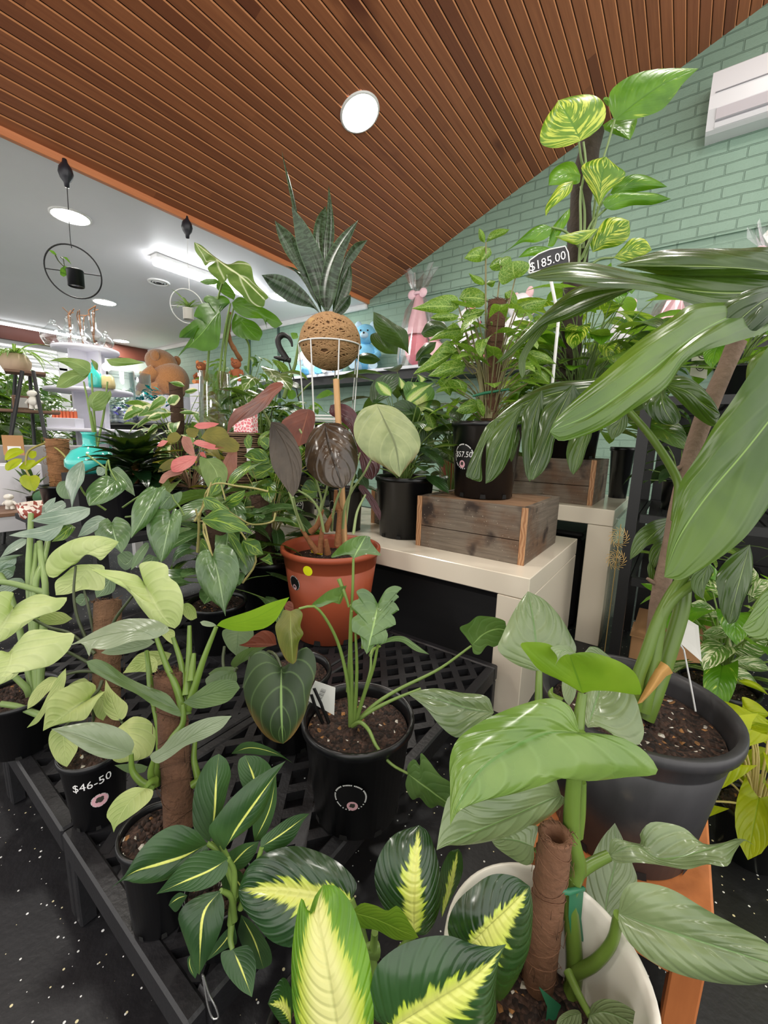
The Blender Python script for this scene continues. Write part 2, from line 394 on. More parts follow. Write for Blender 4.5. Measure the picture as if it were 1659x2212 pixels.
M_gap = plain('dark_board_gap', rgb(70, 36, 20), 0.8)
ca = 1/sqrt(1+SLOPE*SLOPE); sa = SLOPE*ca; pitch = 0.0755
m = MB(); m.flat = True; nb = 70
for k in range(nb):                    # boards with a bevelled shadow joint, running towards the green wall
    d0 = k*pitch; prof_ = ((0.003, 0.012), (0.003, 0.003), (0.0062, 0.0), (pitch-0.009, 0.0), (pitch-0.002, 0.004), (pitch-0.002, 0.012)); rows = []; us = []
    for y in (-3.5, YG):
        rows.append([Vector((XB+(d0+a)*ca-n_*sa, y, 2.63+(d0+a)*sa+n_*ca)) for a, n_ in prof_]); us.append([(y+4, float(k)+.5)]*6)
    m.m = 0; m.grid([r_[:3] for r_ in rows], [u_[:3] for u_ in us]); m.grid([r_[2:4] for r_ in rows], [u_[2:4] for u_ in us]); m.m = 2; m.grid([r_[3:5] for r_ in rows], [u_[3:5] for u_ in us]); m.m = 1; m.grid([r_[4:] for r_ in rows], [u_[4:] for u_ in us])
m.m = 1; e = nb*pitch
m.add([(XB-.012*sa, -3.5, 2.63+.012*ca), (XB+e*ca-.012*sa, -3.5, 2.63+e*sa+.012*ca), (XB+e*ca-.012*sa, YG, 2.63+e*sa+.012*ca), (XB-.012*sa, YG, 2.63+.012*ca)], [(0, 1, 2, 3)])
tag(m.build('ceiling', [M_cedar, M_gap, plain('lit_board_edge', rgb(222, 148, 98), .4)]), kind='structure')  # light caught by one bevel is painted as a paler edge colour

t = NT('orange_pine_beam'); o = t.obj(); gr = t.noise(o, 1.0, 5, 0.6, (40, 3, 40))
c = t.mix(gr, rgb(196, 112, 66), rgb(232, 150, 98)); kn = t.n('TexVoronoi', {'Vector': t.n('Mapping', {'Vector': o, 'Scale': (6, 1.5, 6)}).outputs[0], 'Scale': 1.0})
c = t.mix(t.step(kn.outputs['Distance'], 0.1, 0.04), c, rgb(110, 56, 30))
M_beam = t.done(t.bsdf(**{'Base Color': c, 'Roughness': 0.45}).outputs[0])
m = MB(); m.box((XB-.03, -3.5, 2.585), (XB+.004, YG, 2.655), 0.003); tag(m.build('trim_3', M_beam), kind='structure')

t = NT('white_plaster_ceiling'); o = t.obj()
c = t.mix(t.noise(o, 1.6, 4, 0.6), rgb(238, 237, 240), rgb(246, 245, 248)); M_plaster = t.done(t.bsdf(**{'Base Color': c, 'Roughness': 0.5}).outputs[0])
m = MB(); m.box((XW-.2, -3.5, 2.6), (XB-.005, YG, 2.68)); tag(m.build('ceiling_flat', M_plaster), kind='structure')
M_white = plain('white_paint', rgb(232, 232, 232), 0.4)
m = MB(); m.box((XW, YG-.05, 2.53), (XB-.03, YG, 2.6), 0.012); tag(m.build('trim_4', M_white), kind='structure')

# window wall on the far left, brown timber head over a strip of glass
M_fascia = plain('red_brown_fascia', rgb(104, 54, 42), 0.5, var=.1)
M_wallw = plain('pale_grey_render', rgb(196, 204, 200), 0.6)
m = MB(); m.box((XW-.2, -4, 0), (XW, YG, 0.75)); m.box((XW-.2, 4.15, .75), (XW, YG, 2.4)); tag(m.build('wall_west', M_wallw), kind='structure')
m = MB(); m.box((XW-.2, -4, 2.36), (XW+.03, YG, 2.6)); tag(m.build('trim_5', M_fascia), kind='structure')
M_alu = plain('white_aluminium', rgb(225, 228, 230), 0.35)
for i, y in enumerate((-1.6, -0.1, 1.4, 2.9)):
    m = MB(); y2 = min(y+1.5, 4.15)
    for a, b_, c_, d_ in ((y, .75, y+.06, 2.36), (y2-.06, .75, y2, 2.36), (y, .75, y2, .81), (y, 2.3, y2, 2.36), (y, 1.98, y2, 2.02)): m.box((XW-.12, a, b_), (XW-.06, c_, d_))
    for k in range(4): m.box((XW-.15, y+.06, 2.04+k*.065), (XW-.07, y2-.06, 2.065+k*.065))
    w = tag(m.build('window_%d' % (i+1), M_alu), kind='structure')
    g = MB(); g.box((XW-.095, y+.06, .81), (XW-.088, y2-.06, 1.98)); g.build('pane', glass('window_glass_%d' % i, (1, 1, 1, 1)), w)

# ------------------------------------------------------------------ lamps
M_lamp = glow('lamp_diffuser', (1.0, 0.96, 0.88, 1), LAMP)
M_tube = glow('tube_diffuser', (0.97, 0.99, 1.0, 1), TUBE)
M_trimw = plain('white_lamp_ring', rgb(240, 240, 238), 0.35)
nrm = Vector((-SLOPE, 0, 1)).normalized()
def downlight(x, y, raked, label, R=.13, mat=None):
    z = rake(x) if raked else 2.6; ax = -nrm if raked else Vector((0, 0, -1)); c = Vector((x, y, z))
    r = thing('ceiling_downlight', label, 'ceiling light', c, 'round ceiling downlights')
    m = MB(); m.lathe(c, [(R, 0), (R+.012, 0.0), (R+.012, .006), (R+.004, .011), (R-.004, .012), (R-.006, .006)], 40, ax); m.build('rim', M_trimw, r)
    m = MB(); m.lathe(c, [(R-.005, .007), (R*.5, .0095), (0.0005, .010)], 40, ax); m.build('diffuser', mat or M_lamp, r)
downlight(-2.125, 2.553, True, 'round bright downlight near the middle of the sloping timber boards')
downlight(-4.208, 1.469, False, 'largest round downlight in the white ceiling, behind the black pulley')
downlight(-6.443, 2.55, False, 'round downlight in the white ceiling past the black ring planter')
downlight(-4.243, 3.637, False, 'downlight near the green wall behind the snake plant leaf')
downlight(-8.777, 3.70, False, 'small far downlight in the white ceiling above the soft toy bear')
# the same fittings, unseen, added above and behind the camera for leaf highlights
for i, (x, y) in enumerate(((-2.125, .35), (-2.125, -1.85), (0.275, 2.45), (0.275, .35), (.275, -1.85))):
    downlight(x, y, True, 'unseen round timber-board downlight over the benches, above the top of the photo', .13)

M_tubew = glow('window_tube_diffuser', (0.97, 0.99, 1.0, 1), 4.0)
def batten(a, b, label, w=.075, h=.07, n=None):
    a, b = Vector(a), Vector(b); dr = (b-a).normalized(); sd = Vector((dr.y, -dr.x, 0)); r = thing('batten_light', label, 'ceiling light', a.lerp(b, .5), None)
    rot = Matrix(((sd.x, dr.x, 0), (sd.y, dr.y, 0), (0, 0, 1))); L = (b-a).length/2; c = a.lerp(b, .5)
    m = MB(); m.box((c.x-w/2, c.y-L, c.z-h*.45), (c.x+w/2, c.y+L, c.z), .004, rot, c); m.build('housing', M_trimw, r)
    m = MB(); m.box((c.x-w/2+.008, c.y-L+.01, c.z-h), (c.x+w/2-.008, c.y+L-.01, c.z-h*.45), .012, rot, c); m.build('diffuser', n or M_tube, r)
Q[:] = [0, 0, 1]
b0 = onz(331, 548, 2.6); b1 = b0+Vector((0.0, 1.22, 0)); batten(b0, b1, 'long fluorescent batten on the white ceiling behind the split-leaf plant', .13, .09)
b0 = Vector((XW+.25, 2.0, 2.6)); batten(b0, b0+Vector((0, 1.2, 0)), 'fluorescent batten along the top of the brown window head', n=M_tubew)

# round air vent in the white ceiling
c = Vector((-5.065, 2.578, 2.6)); r = thing('air_vent', 'round white air vent in the flat ceiling by the batten light', 'vent', c)
m = MB(); m.lathe(c, [(.115, 0), (.112, .012), (.085, .014), (.083, .006)], 36, (0, 0, -1)); m.build('frame', M_trimw, r)
m = MB(); m.lathe(c, [(.083, .004), (.001, .004)], 30, (0, 0, -1)); m.build('duct', plain('vent_dark', rgb(60, 60, 60), .7), r)
m = MB()
for R in (.03, .056): m.lathe(c, [(R, .012), (R+.016, .006), (R+.018, .008), (R+.002, .014)], 30, (0, 0, -1))
m.build('louvre', M_trimw, r)

# air conditioner on the green wall
ac0, ac1 = Vector((-.16, 4.17, 3.22)), Vector((1.0, 4.378, 3.60))
r = thing('air_conditioner', 'white wall-mounted air conditioner high on the green brick wall', 'air conditioner', (.42, YG, 3.22))
M_ac = plain('ac_white_plastic', rgb(238, 238, 242), 0.3); M_acd = plain('ac_grey_slot', rgb(150, 150, 156), 0.4)
m = MB(); x0, x1 = ac0.x, ac1.x
prf = [(4.378, 3.60), (4.20, 3.60), (4.165, 3.575), (4.15, 3.42), (4.16, 3.34), (4.225, 3.235), (4.26, 3.222), (4.378, 3.222)]
m.flat = True; m.add([(x0, y, z) for y, z in prf]+[(x1, y, z) for y, z in prf], [(i, (i+1) % 8, 8+(i+1) % 8, 8+i) for i in range(8)]+[tuple(range(7, -1, -1)), tuple(range(8, 16))]); m.build('body', M_ac, r)
def acstrip(name, u0, u1, mat, out, a=4.16, b=3.34, c_=4.225, d=3.235, xa=.05):
    p0 = Vector((0, a, b)).lerp(Vector((0, c_, d)), u0); p1 = Vector((0, a, b)).lerp(Vector((0, c_, d)), u1); n_ = Vector((0, -.85, -.53))*out
    m = MB(); m.flat = True; V = []
    for x in (x0+xa, x1-xa):
        for p_ in (p0, p1, p1+n_, p0+n_): V.append(Vector((x, p_.y, p_.z)))
    m.add(V, [(0, 1, 5, 4), (1, 2, 6, 5), (2, 3, 7, 6), (3, 0, 4, 7), (3, 2, 1, 0), (4, 5, 6, 7)]); m.build(name, mat, r)
acstrip('air_flap', .04, .55, plain('ac_flap', rgb(222, 214, 220), .35), .008); acstrip('air_slot', .6, .68, M_acd, .003); acstrip('lower_flap', .72, .95, M_ac, .006)
m = MB(); m.box((x0+.03, 4.145, 3.43), (x1-.03, 4.156, 3.436)); m.build('panel_seam', M_acd, r)

# ================================================================== BENCHES, TABLES, CRATES
M_bplas = plain('black_bench_plastic', rgb(31, 31, 34), 0.45, var=.25, vs=14, bump=.25, bs=120)
def bench(x0, x1, y0, y1, label, z=0.2):
    r = thing('display_bench', label, 'bench', ((x0+x1)/2, (y0+y1)/2, 0), 'black plastic display benches')
    m = MB(); e = .028; zt, zb = z, z-.05; y0b = y0
    m.box((x0, y0, zb), (x1, y0+e, zt), .004); m.box((x0, y1-e, zb), (x1, y1, zt), .004)
    m.box((x0, y0+e, zb), (x0+e, y1-e, zt), .004); m.box((x1-e, y0+e, zb), (x1, y1-e, zt), .004)
    m.box((x0+e, (y0+y1)/2-.02, zb), (x1-e, (y0+y1)/2+.02, zt-.001)); m.build('rim', M_bplas, r)
    g = MB(); dx, dy, w = .07, .09, .010; X0, X1, Y0, Y1 = x0+e, x1-e, y0+e, y1-e
    for sgn in (1, -1):                       # diamond lattice: two families of slanting ribs
        k = -40
        while k < 60:
            # line x = X0 + k*dx + sgn*(y-Y0)*dx/dy
            pa = []; lo, hi = Y0, Y1
            f = lambda y: X0+k*dx+sgn*(y-Y0)*dx/dy
            ys = [Y0, Y1]
            for xx in (X0, X1):
                y = Y0+sgn*(xx-X0-k*dx)*dy/dx
                ys.append(y)
            c = sorted(y for y in ys if Y0-1e-6 <= y <= Y1+1e-6 and X0-1e-6 <= f(y) <= X1+1e-6)
            if len(c) >= 2 and c[-1]-c[0] > .02:
                a, b = Vector((f(c[0]), c[0], 0)), Vector((f(c[-1]), c[-1], 0)); d = (b-a).normalized(); n_ = Vector((-d.y, d.x, 0))*w
                V = []
                for zz in (zt-.022, zt-.003-(0.0006 if sgn > 0 else 0)):
                    for p_ in (a-n_, b-n_, b+n_, a+n_): V.append((p_.x, p_.y, zz))
                g.flat = True; g.add(V, [(0, 1, 2, 3)[::-1], (4, 5, 6, 7), (0, 1, 5, 4), (1, 2, 6, 5), (2, 3, 7, 6), (3, 0, 4, 7)])
            k += 1
    g.build('lattice_top', M_bplas, r)
    for x in (x0+.012, x1-.012):
        for y in (y0+.02, y1-.02):
            l = MB(); l.box((x-.011, y-.014, 0), (x+.011, y+.014, zb), .003); l.build('leg', M_bplas, r)
bench(-.813, -.40, .182, 1.215, 'black lattice bench carrying the terracotta pot and the pots in front of it')
bench(-1.24, -.817, .182, 1.215, 'black lattice bench under the pale arrowhead plants, next one along')
bench(-1.70, -1.244, .182, 1.215, 'black lattice bench at the far end of the row by the speckled floor')

M_cream = plain('glossy_cream_laminate', rgb(232, 222, 204), 0.16, var=.02, vs=3)
M_inner = plain('black_table_underside', rgb(34, 34, 36), .5)
def table(x0, x1, y0, y1, z, label, th=.072, leg=.1):
    r = thing('cream_table', label, 'table', ((x0+x1)/2, (y0+y1)/2, 0), 'stepped cream display tables')
    m = MB(); m.box((x0, y0, z-th), (x1, y1, z), .0025); m.build('tabletop', M_cream, r)
    for x in (x0, x1-leg): l = MB(); l.box((x, y0, 0), (x+leg, y1, z-th-.002), .002); l.build('leg', M_cream, r)
    return r
table(-1.72, -.338, 1.263, 1.973, .49, 'lower cream gloss table with the wooden crate on its corner')
table(-1.45, -.209, 2.002, 2.64, .63, 'taller cream gloss table behind the lower one')
# closed black box standing below the lower table
r = thing('under_table_box', 'black plastic tub stored under the lower cream table', 'tub', (-.95, 1.6, 0))
m = MB(); m.box((-1.45, 1.42, 0), (-.47, 1.9, .36), .02); m.build('tub', M_inner, r); m = MB(); m.box((-1.47, 1.40, .36), (-.46, 1.92, .385), .008); m.build('lid', M_inner, r)

t = NT('weathered_crate_timber'); o = t.obj(); gr = t.noise(o, 1.0, 7, 0.65, (5, 5, 90)); 
c = t.mix(gr, rgb(44, 35, 30), rgb(150, 136, 120)); c = t.mix(t.step(t.noise(o, 7, 4), .45, .7), c, t.mix(gr, rgb(66, 48, 38), rgb(128, 98, 74))); c = t.mix(t.step(t.noise(o, 9, 3), .56, .7), c, rgb(48, 36, 30)); c = t.mix(t.step(t.noise(o, 160, 2), .7, .75), c, rgb(176, 164, 148))
bp = t.n('Bump', {'Height': gr, 'Strength': .6, 'Distance': .004}); M_crate = t.done(t.bsdf(**{'Base Color': c, 'Roughness': .75, 'Normal': bp.outputs[0]}).outputs[0])
t = NT('pine_end_grain'); o = t.obj(); dist = t.n('TexWave', {'Vector': o, 'Scale': 28.0, 'Distortion': 9.0, 'Detail': 2.0, 'Detail Scale': .6}, bands_direction='X').outputs['Fac']
c = t.mix(dist, rgb(192, 148, 108), rgb(156, 108, 72)); M_end = t.done(t.bsdf(**{'Base Color': c, 'Roughness': .65}).outputs[0])
t = NT('crate_top_board'); o = t.obj(); gr = t.noise(o, 1.0, 6, .6, (4, 50, 4)); c = t.mix(gr, rgb(96, 70, 50), rgb(162, 126, 96)); M_ctop = t.done(t.bsdf(**{'Base Color': c, 'Roughness': .7}).outputs[0])
def crate(x0, x1, y0, y1, z0, z1, label):
    r = thing('wooden_crate', label, 'crate', ((x0+x1)/2, (y0+y1)/2, z0), 'weathered timber crates'); tk = .022
    zm = z0+(z1-z0)*.42
    m = MB(); m.box((x0+tk, y0, z0), (x1-tk, y0+tk, zm-.0012), .0015); m.build('front_board', M_crate, r)
    m = MB(); m.box((x0+tk, y0, zm+.0012), (x1-tk, y0+tk, z1), .0015); m.build('front_board', M_crate, r)
    m = MB(); m.box((x0+tk, y1-tk, z0), (x1-tk, y1, z1), .0015); m.build('back_board', M_crate, r)
    for a, b in ((x0, x0+tk), (x1-tk, x1)):
        m = MB(); m.box((a+(.0004 if a > x0 else 0), y0+.0008, z0), (b-(0 if a > x0 else .0004), y1, z1), .0015); m.build('side_board', M_crate, r)
        m = MB(); m.box((a, y0-.0012, z0), (b, y0+.0006, z1), .0003); m.build('end_grain', M_end, r)
    m = MB(); m.box((x0+tk, y0+tk, z1-.02), (x1-tk, y1-tk, z1-.004), .001); m.build('top_board', M_ctop, r)
crate(-.828, -.396, 1.386, 1.815, .49, .69, 'grey-brown wooden crate on the corner of the lower cream table')
crate(-.80, -.312, 2.083, 2.46, .63, .838, 'grey wooden crate on the taller table behind')
crate(-1.235, -1.03, 1.62, 1.85, .49, .66, 'small wooden crate behind the copper-leaved plant on the lower table')

r = thing('under_table_box', 'black box added to darken the space under the taller cream table', 'tub', (-.85, 2.3, 0))  # added dark filler, keeps the bright wall from showing under the table
m = MB(); m.box((-1.33, 2.12, 0), (-.345, 2.58, .47), .02); m.build('tub', M_inner, r); m = MB(); m.box((-1.34, 2.1, .47), (-.335, 2.6, .495), .008); m.build('lid', M_inner, r)
# clear acrylic screen beside the taller table
M_acr = glass('clear_acrylic', (.93, .95, .92, 1), .03)
r = thing('acrylic_panel', 'clear acrylic panel hanging down the side of the taller cream table', 'panel', (-.19, 2.25, .0))
m = MB(); m.box((-.197, 1.98, .0), (-.190, 2.42, .60)); m.build('sheet', M_acr, r); m = MB(); m.box((-.199, 2.42, .0), (-.188, 2.426, .60)); m.box((-.199, 1.98, .596), (-.188, 2.42, .600)); m.build('polished_edge', plain('acrylic_edge', rgb(205, 215, 210), .15), r)
# timber stool under the large grey pot
t = NT('stool_red_timber'); o = t.obj(); gr = t.noise(o, 1.0, 5, .6, (30, 30, 3)); c = t.mix(gr, rgb(150, 82, 42), rgb(214, 134, 76)); M_stool = t.done(t.bsdf(**{'Base Color': c, 'Roughness': .5}).outputs[0])
r = thing('timber_stool', 'orange timber stool carrying the large grey pot', 'stool', (-.02, .82, 0))
m = MB(); m.box((-.15, .67, .165), (.125, .97, .199), .004); m.build('seat', M_stool, r)
for x in (-.145, .08):
    for y in (.675, .925): m = MB(); m.box((x, y, 0), (x+.04, y+.04, .165), .003); m.build('leg', M_stool, r)
m = MB(); m.box((-.105, .68, .1), (.08, .70, .15), .002); m.build('rail', M_stool, r); m = MB(); m.box((.09, .715, .1), (.115, .925, .15), .002); m.build('rail', M_stool, r)

# ================================================================== POTS
M_bpot = plain('black_pot_plastic', rgb(15, 16, 19), 0.3, var=.12, vs=20)
M_terra = plain('terracotta_plastic', rgb(164, 78, 50), 0.42, var=.06, vs=6)
t = NT('scuffed_grey_pot'); o = t.obj(); gr = t.noise(o, 1.0, 6, .7, (30, 30, 5)); c = t.mix(gr, rgb(34, 34, 37), rgb(66, 65, 68)); c = t.mix(t.step(t.noise(o, 9, 4), .58, .72), c, rgb(86, 80, 74))
M_gpot = t.done(t.bsdf(**{'Base Color': c, 'Roughness': .42}).outputs[0])
M_wpot = plain('white_ceramic', rgb(226, 222, 212), 0.25)
t = NT('bark_potting_mix'); o = t.obj(); vo = t.n('TexVoronoi', {'Vector': o, 'Scale': 150.0}); rc = t.n('SeparateColor', {0: vo.outputs['Color']})
c = t.mix(rc.outputs[0], rgb(26, 18, 14), rgb(84, 60, 48)); c = t.mix(t.math('GREATER_THAN', rc.outputs[1], .982), c, rgb(228, 222, 208)); c = t.mix(t.math('GREATER_THAN', rc.outputs[2], .98), c, rgb(170, 120, 70))
hg = t.math('ADD', t.math('MULTIPLY', vo.outputs['Distance'], -1.0), t.noise(o, 30, 4)); bp = t.n('Bump', {'Height': hg, 'Strength': 1.0, 'Distance': .012})
M_soil = t.done(t.bsdf(**{'Base Color': c, 'Roughness': .85, 'Normal': bp.outputs[0]}).outputs[0])
M_pink = plain('pink_sticker', rgb(226, 176, 186), .5); M_stkb = plain('black_sticker', rgb(14, 14, 16), .45); M_ink = plain('white_marker', rgb(240, 240, 240), .6); M_blot = plain('dark_print', rgb(60, 58, 52), .6)
M_ydot = plain('yellow_dot', rgb(236, 240, 20), .5)
class Pot: pass
M_slot = plain('drain_shadow', rgb(10, 10, 10), .8)
def pot(root, x, y, z0, h, rb, rt, mat, fill=.86, rim=.006, feet=True, soil=True, band=0.0, name='pot'):
    P = Pot(); P.c = (x, y, z0); P.h, P.rb, P.rt = h, rb, rt; w = .0025+rt*.012; ri = rt-rim
    def R(z): return rb+(ri-rb)*z/h
    P.R = R; rh = min(.022, h*.09)
    pr = [(0.001, .006), (rb*.9, .006), (rb*.93, 0.0), (rb, .0015)]
    if band: pr += [(R(h*band), h*band), (R(h*band)-.0012, h*band+.001), (R(h*band+.004)+.0012, h*band+.004)]
    pr += [(R(h-rh), h-rh), (rt-.001, h-rh+.002), (rt, h-rh*.5), (rt-.001, h-.001), (rt-.003, h), (ri-w, h-.002), (ri-w-.001, h-rh), (R(h*.3)-w, h*.3)]
    m = MB(); m.lathe((x, y, z0), pr, 56); P.root = root
    if feet:
        for k in range(8):
            a = 2*pi*(k+.5)/8; e = Vector((cos(a), sin(a), 0)); s_ = Vector((-sin(a), cos(a), 0)); zc = h*.055; c = Vector((x, y, z0+zc*.5+.001))+e*(R(zc*.5)+.0012)
            q = [c+s_*sx*rb*.1+Vector((0, 0, sz*zc*.5)) for sx, sz in ((-1, -1), (1, -1), (.8, 1), (-.8, 1))]; m.flat = True; m.m = 1; m.add(q, [(0, 1, 2, 3)])
    P.o = m.build(name, [mat, M_slot], root)
    if soil:
        m = MB(); rs = R(h*fill)-w*1.2; rn = random.Random(int(x*1000)); rows = []; uv = []
        for i in range(9):
            rr = rs*(i/8); row = []
            for k in range(29):
                a = 2*pi*(k % 28)/28; row.append(Vector((x+rr*cos(a), y+rr*sin(a), z0+h*fill+(rn.uniform(-.005, .006) if 0 < i < 8 else 0)*(1 if k < 28 else 0))))
            row[28] = row[0].copy(); rows.append(row)
        m.grid(rows); P.soil = m.build('soil', M_soil, root)
    return P
def onpot(P, x, y, e=.0009):
    """The point of a pot's wall that the pixel shows, with its tangents."""
    r = ray(x, y); d = 0.1; cx, cy, z0 = P.c
    best = None
    while d < 6:
        p = CAM+r*d; k = sqrt((p.x-cx)**2+(p.y-cy)**2)-P.R(P.h)+max(0, p.z-z0-P.h)*2+max(0, z0-p.z)*2
        if best is None or k < best[0]: best = (k, p)
        if sqrt((p.x-cx)**2+(p.y-cy)**2) < P.R(min(max(p.z-z0, 0), P.h)) and p.z < z0+P.h: break
        d += .001
    else: print('MISS', x, y, best); p = best[1]
    return atan2(p.y-cy, p.x-cx), min(max(p.z-z0, .02), P.h-.02)
def patch(P, th, z, fn, e):
    """Wrap 2-D points (metres: across, up) round the wall."""
    cx, cy, z0 = P.c; out = []
    for u, v in fn:
        R = P.R(z+v)+e; a = th+u/R; out.append(Vector((cx+R*cos(a), cy+R*sin(a), z0+z+v)))
    return out
def disc(m, P, th, z, r, e, ru=None, n=28):
    ru = ru or r; V = patch(P, th, z, [(0, 0)]+[(ru*.5*cos(2*pi*k/n), r*.5*sin(2*pi*k/n)) for k in range(n)]+[(ru*cos(2*pi*k/n), r*sin(2*pi*k/n)) for k in range(n)], e)
    m.add(V, [(0, 1+k, 1+(k+1) % n) for k in range(n)]+[(1+k, 1+n+k, 1+n+(k+1) % n, 1+(k+1) % n) for k in range(n)])
def strokes(txt, size, shear=.12):
    cu = bpy.data.curves.new('hand', 'FONT'); cu.body = txt; cu.size = size; cu.shear = shear; cu.align_x = 'CENTER'; cu.align_y = 'CENTER'; cu.resolution_u = 2
    ob = bpy.data.objects.new('hand', cu); COL.objects.link(ob); dg = bpy.context.evaluated_depsgraph_get(); me = bpy.data.meshes.new_from_object(ob.evaluated_get(dg))
    V = [(v.co.x, v.co.y) for v in me.vertices]; F = [tuple(p.vertices) for p in me.polygons]
    bpy.data.objects.remove(ob); bpy.data.curves.remove(cu); bpy.data.meshes.remove(me); return V, F
def writing(P, x, y, txt, size, rot=0.0, name='price'):
    th, z = onpot(P, x, y); V, F = strokes(txt, size); V = [(u*cos(rot)-v*sin(rot), u*sin(rot)+v*cos(rot)) for u, v in V]
    m = MB(); m.flat = True; m.add(patch(P, th, z, V, .0016), F); m.build(name, M_ink, P.o)
def sticker(P, x, y, r, pink=(0.0, -.62, .36), price=None, black=True, ring=True, flip=1):
    th, z = onpot(P, x, y); m = MB()
    if black: disc(m, P, th, z, r, .0008)
    st = m.build('sticker', M_stkb, P.o) if black else P.o
    if ring:
        m = MB(); m.flat = True; n = 60
        for k in range(n):
            if k % 7 == 6 or (.62*n < k < .9*n and pink[1] < 0 and k % 2): continue
            a0, a1 = 2*pi*k/n, 2*pi*(k+.72)/n
            V = patch(P, th, z, [(r*f*cos(a), r*f*sin(a)) for f, a in ((.9, a0), (.9, a1), (.99, a1), (.99, a0))], .0013); m.add(V, [(0, 1, 2, 3)])
        m.build('sticker_border', M_ink, P.o)
    m = MB(); px_, pz_, pr = pink[0]*r, pink[1]*r, pink[2]*r
    cx = th+px_/P.R(z); disc(m, P, cx, z+pz_, pr, .0016, None, 24); m.build('pink_badge', M_pink, P.o)
    m = MB()
    for a, b, q in ((-.1, .3, .34), (.25, .35, .26), (-.3, 0.0, .24), (.1, -.05, .3), (.3, .05, .2)): disc(m, P, cx+a*pr/P.R(z), z+pz_+b*pr, q*pr, .0021, None, 10)
    m.build('badge_print', M_blot, P.o)
    if price:
        V, F = strokes(price, r*.62); m = MB(); m.flat = True; m.add(patch(P, th, z, [(u, v+r*.15) for u, v in V], .0019), F); m.build('price', M_ink, P.o)
M_coir = plain('coir_pole_fibre', rgb(88, 60, 42), .95, var=.45, vs=45, bump=1.0, bs=180)
def pole(root, P0, P1, r, name='moss_pole', mat=None, hollow=True):
    P0, P1 = Vector(P0), Vector(P1); m = MB(); n = 14; rn = random.Random(int(P0.x*999)); d = (P1-P0)
    pts_ = [P0+d*(i/12) for i in range(13)]; rr = [r*(1+rn.uniform(-.035, .05)) for _ in pts_]
    m.tube(pts_, rr, 18, False); ax = d.normalized(); a = ax.orthogonal().normalized(); b = ax.cross(a)
    e = lambda R, dz: [P1+ax*dz+(a*cos(2*pi*k/18)+b*sin(2*pi*k/18))*R for k in range(18)]
    m.grid([e(r, 0), e(r*.9, .003), e(r*.62, 0.0), e(r*.5, -.02), e(r*.3, -.05)] if hollow else [e(r, 0), e(r*.85, .006), e(r*.4, .007), e(.001, .006)], None, True)
    for k in range(9):                   # binding twine
        f = (k+.5)/9; c = P0+d*f; off = rn.random()*6
        m.tube([c+ax*(.012*sin(2*pi*q/16+off))+(a*cos(2*pi*q/16)+b*sin(2*pi*q/16))*r*1.03 for q in range(17)], r*.035, 4, False)
    for k in range(40):                  # loose fibres
        f = rn.random(); an = rn.random()*6.28; c = P0+d*f+(a*cos(an)+b*sin(an))*r; o_ = (a*cos(an)+b*sin(an))
        m.tube([c, c+o_*r*.25+ax*rn.uniform(-.01, .012), c+o_*r*.3+ax*rn.uniform(-.03, .03)], r*.02, 3, False)
    for k in range(36):                  # ragged rim
        an = rn.random()*6.28; o_ = (a*cos(an)+b*sin(an)); R = r*rn.uniform(.6, 1.05); q = P1+o_*R; tt = (b*cos(an)-a*sin(an))*rn.choice((-1, 1))
        m.tube([q-ax*.004, q+ax*rn.uniform(.001, .006)+tt*r*.3, q+ax*rn.uniform(-.002, .01)+tt*r*.6+o_*r*rn.uniform(-.2, .25)], r*.028, 3, False)
    return m.build(name, mat or M_coir, root)

# ================================================================== LEAF SURFACES
G_alo = leafmat('alocasia_copper', rgb(52, 42, 32), rgb(80, 66, 50), rgb(44, 34, 26), rgb(34, 28, 18), .2, 4.5, .55, .35, .03, .06, bump=1.6, tcol=(.2, .08, .05, 1), coat=.35, spec=.5)
G_alom = leafmat('alocasia_matt', rgb(66, 58, 48), rgb(88, 78, 66), rgb(60, 52, 44), None, .5, 4, .55, .2, .03, .06, bump=.8, tcol=(.2, .08, .05, 1))
G_alop = leafmat('alocasia_pale', rgb(122, 136, 92), rgb(160, 170, 122), rgb(196, 204, 150), rgb(104, 114, 78), .42, 5, .5, .35, .03, .12, bump=.8, mode='tips', c2=rgb(110, 84, 50))
G_alor = leafmat('alocasia_red_underside', rgb(86, 42, 32), rgb(122, 66, 48), rgb(140, 80, 58), rgb(140, 84, 60), .5, 4, .5, .3, .03, .25, tcol=(.35, .08, .04, 1))
G_alov = leafmat('alocasia_dark_purple', rgb(48, 18, 26), rgb(78, 34, 40), rgb(36, 12, 18), rgb(40, 16, 20), .3, 5, .5, .5, .03, .12, bump=.8, tcol=(.25, .05, .05, 1))
G_snake = leafmat('snake_leaf', rgb(16, 32, 24), rgb(30, 52, 38), None, None, .28, 1, 0, 0, .03, .05, 'bands', rgb(60, 80, 62), (0, rgb(70, 96, 66)), bump=.1)
G_philo = leafmat('lobed_leaf_green', rgb(58, 98, 52), rgb(98, 136, 84), rgb(140, 168, 120), rgb(150, 184, 110), .34, 5, .5, .3, .035, .2, bump=.4, coat=.3, spec=.6)
G_hang = leafmat('ageing_leaf', rgb(84, 98, 40), rgb(116, 120, 58), rgb(140, 140, 70), rgb(130, 140, 70), .5, 6, .5, .3, .03, .2, 'tips', rgb(116, 84, 44))
G_velvet = leafmat('velvet_heart_leaf', rgb(26, 48, 26), rgb(46, 70, 40), rgb(110, 140, 84), rgb(124, 156, 90), .5, 4, .75, .6, .028, .1, 'tips', rgb(124, 92, 54), bump=.25)
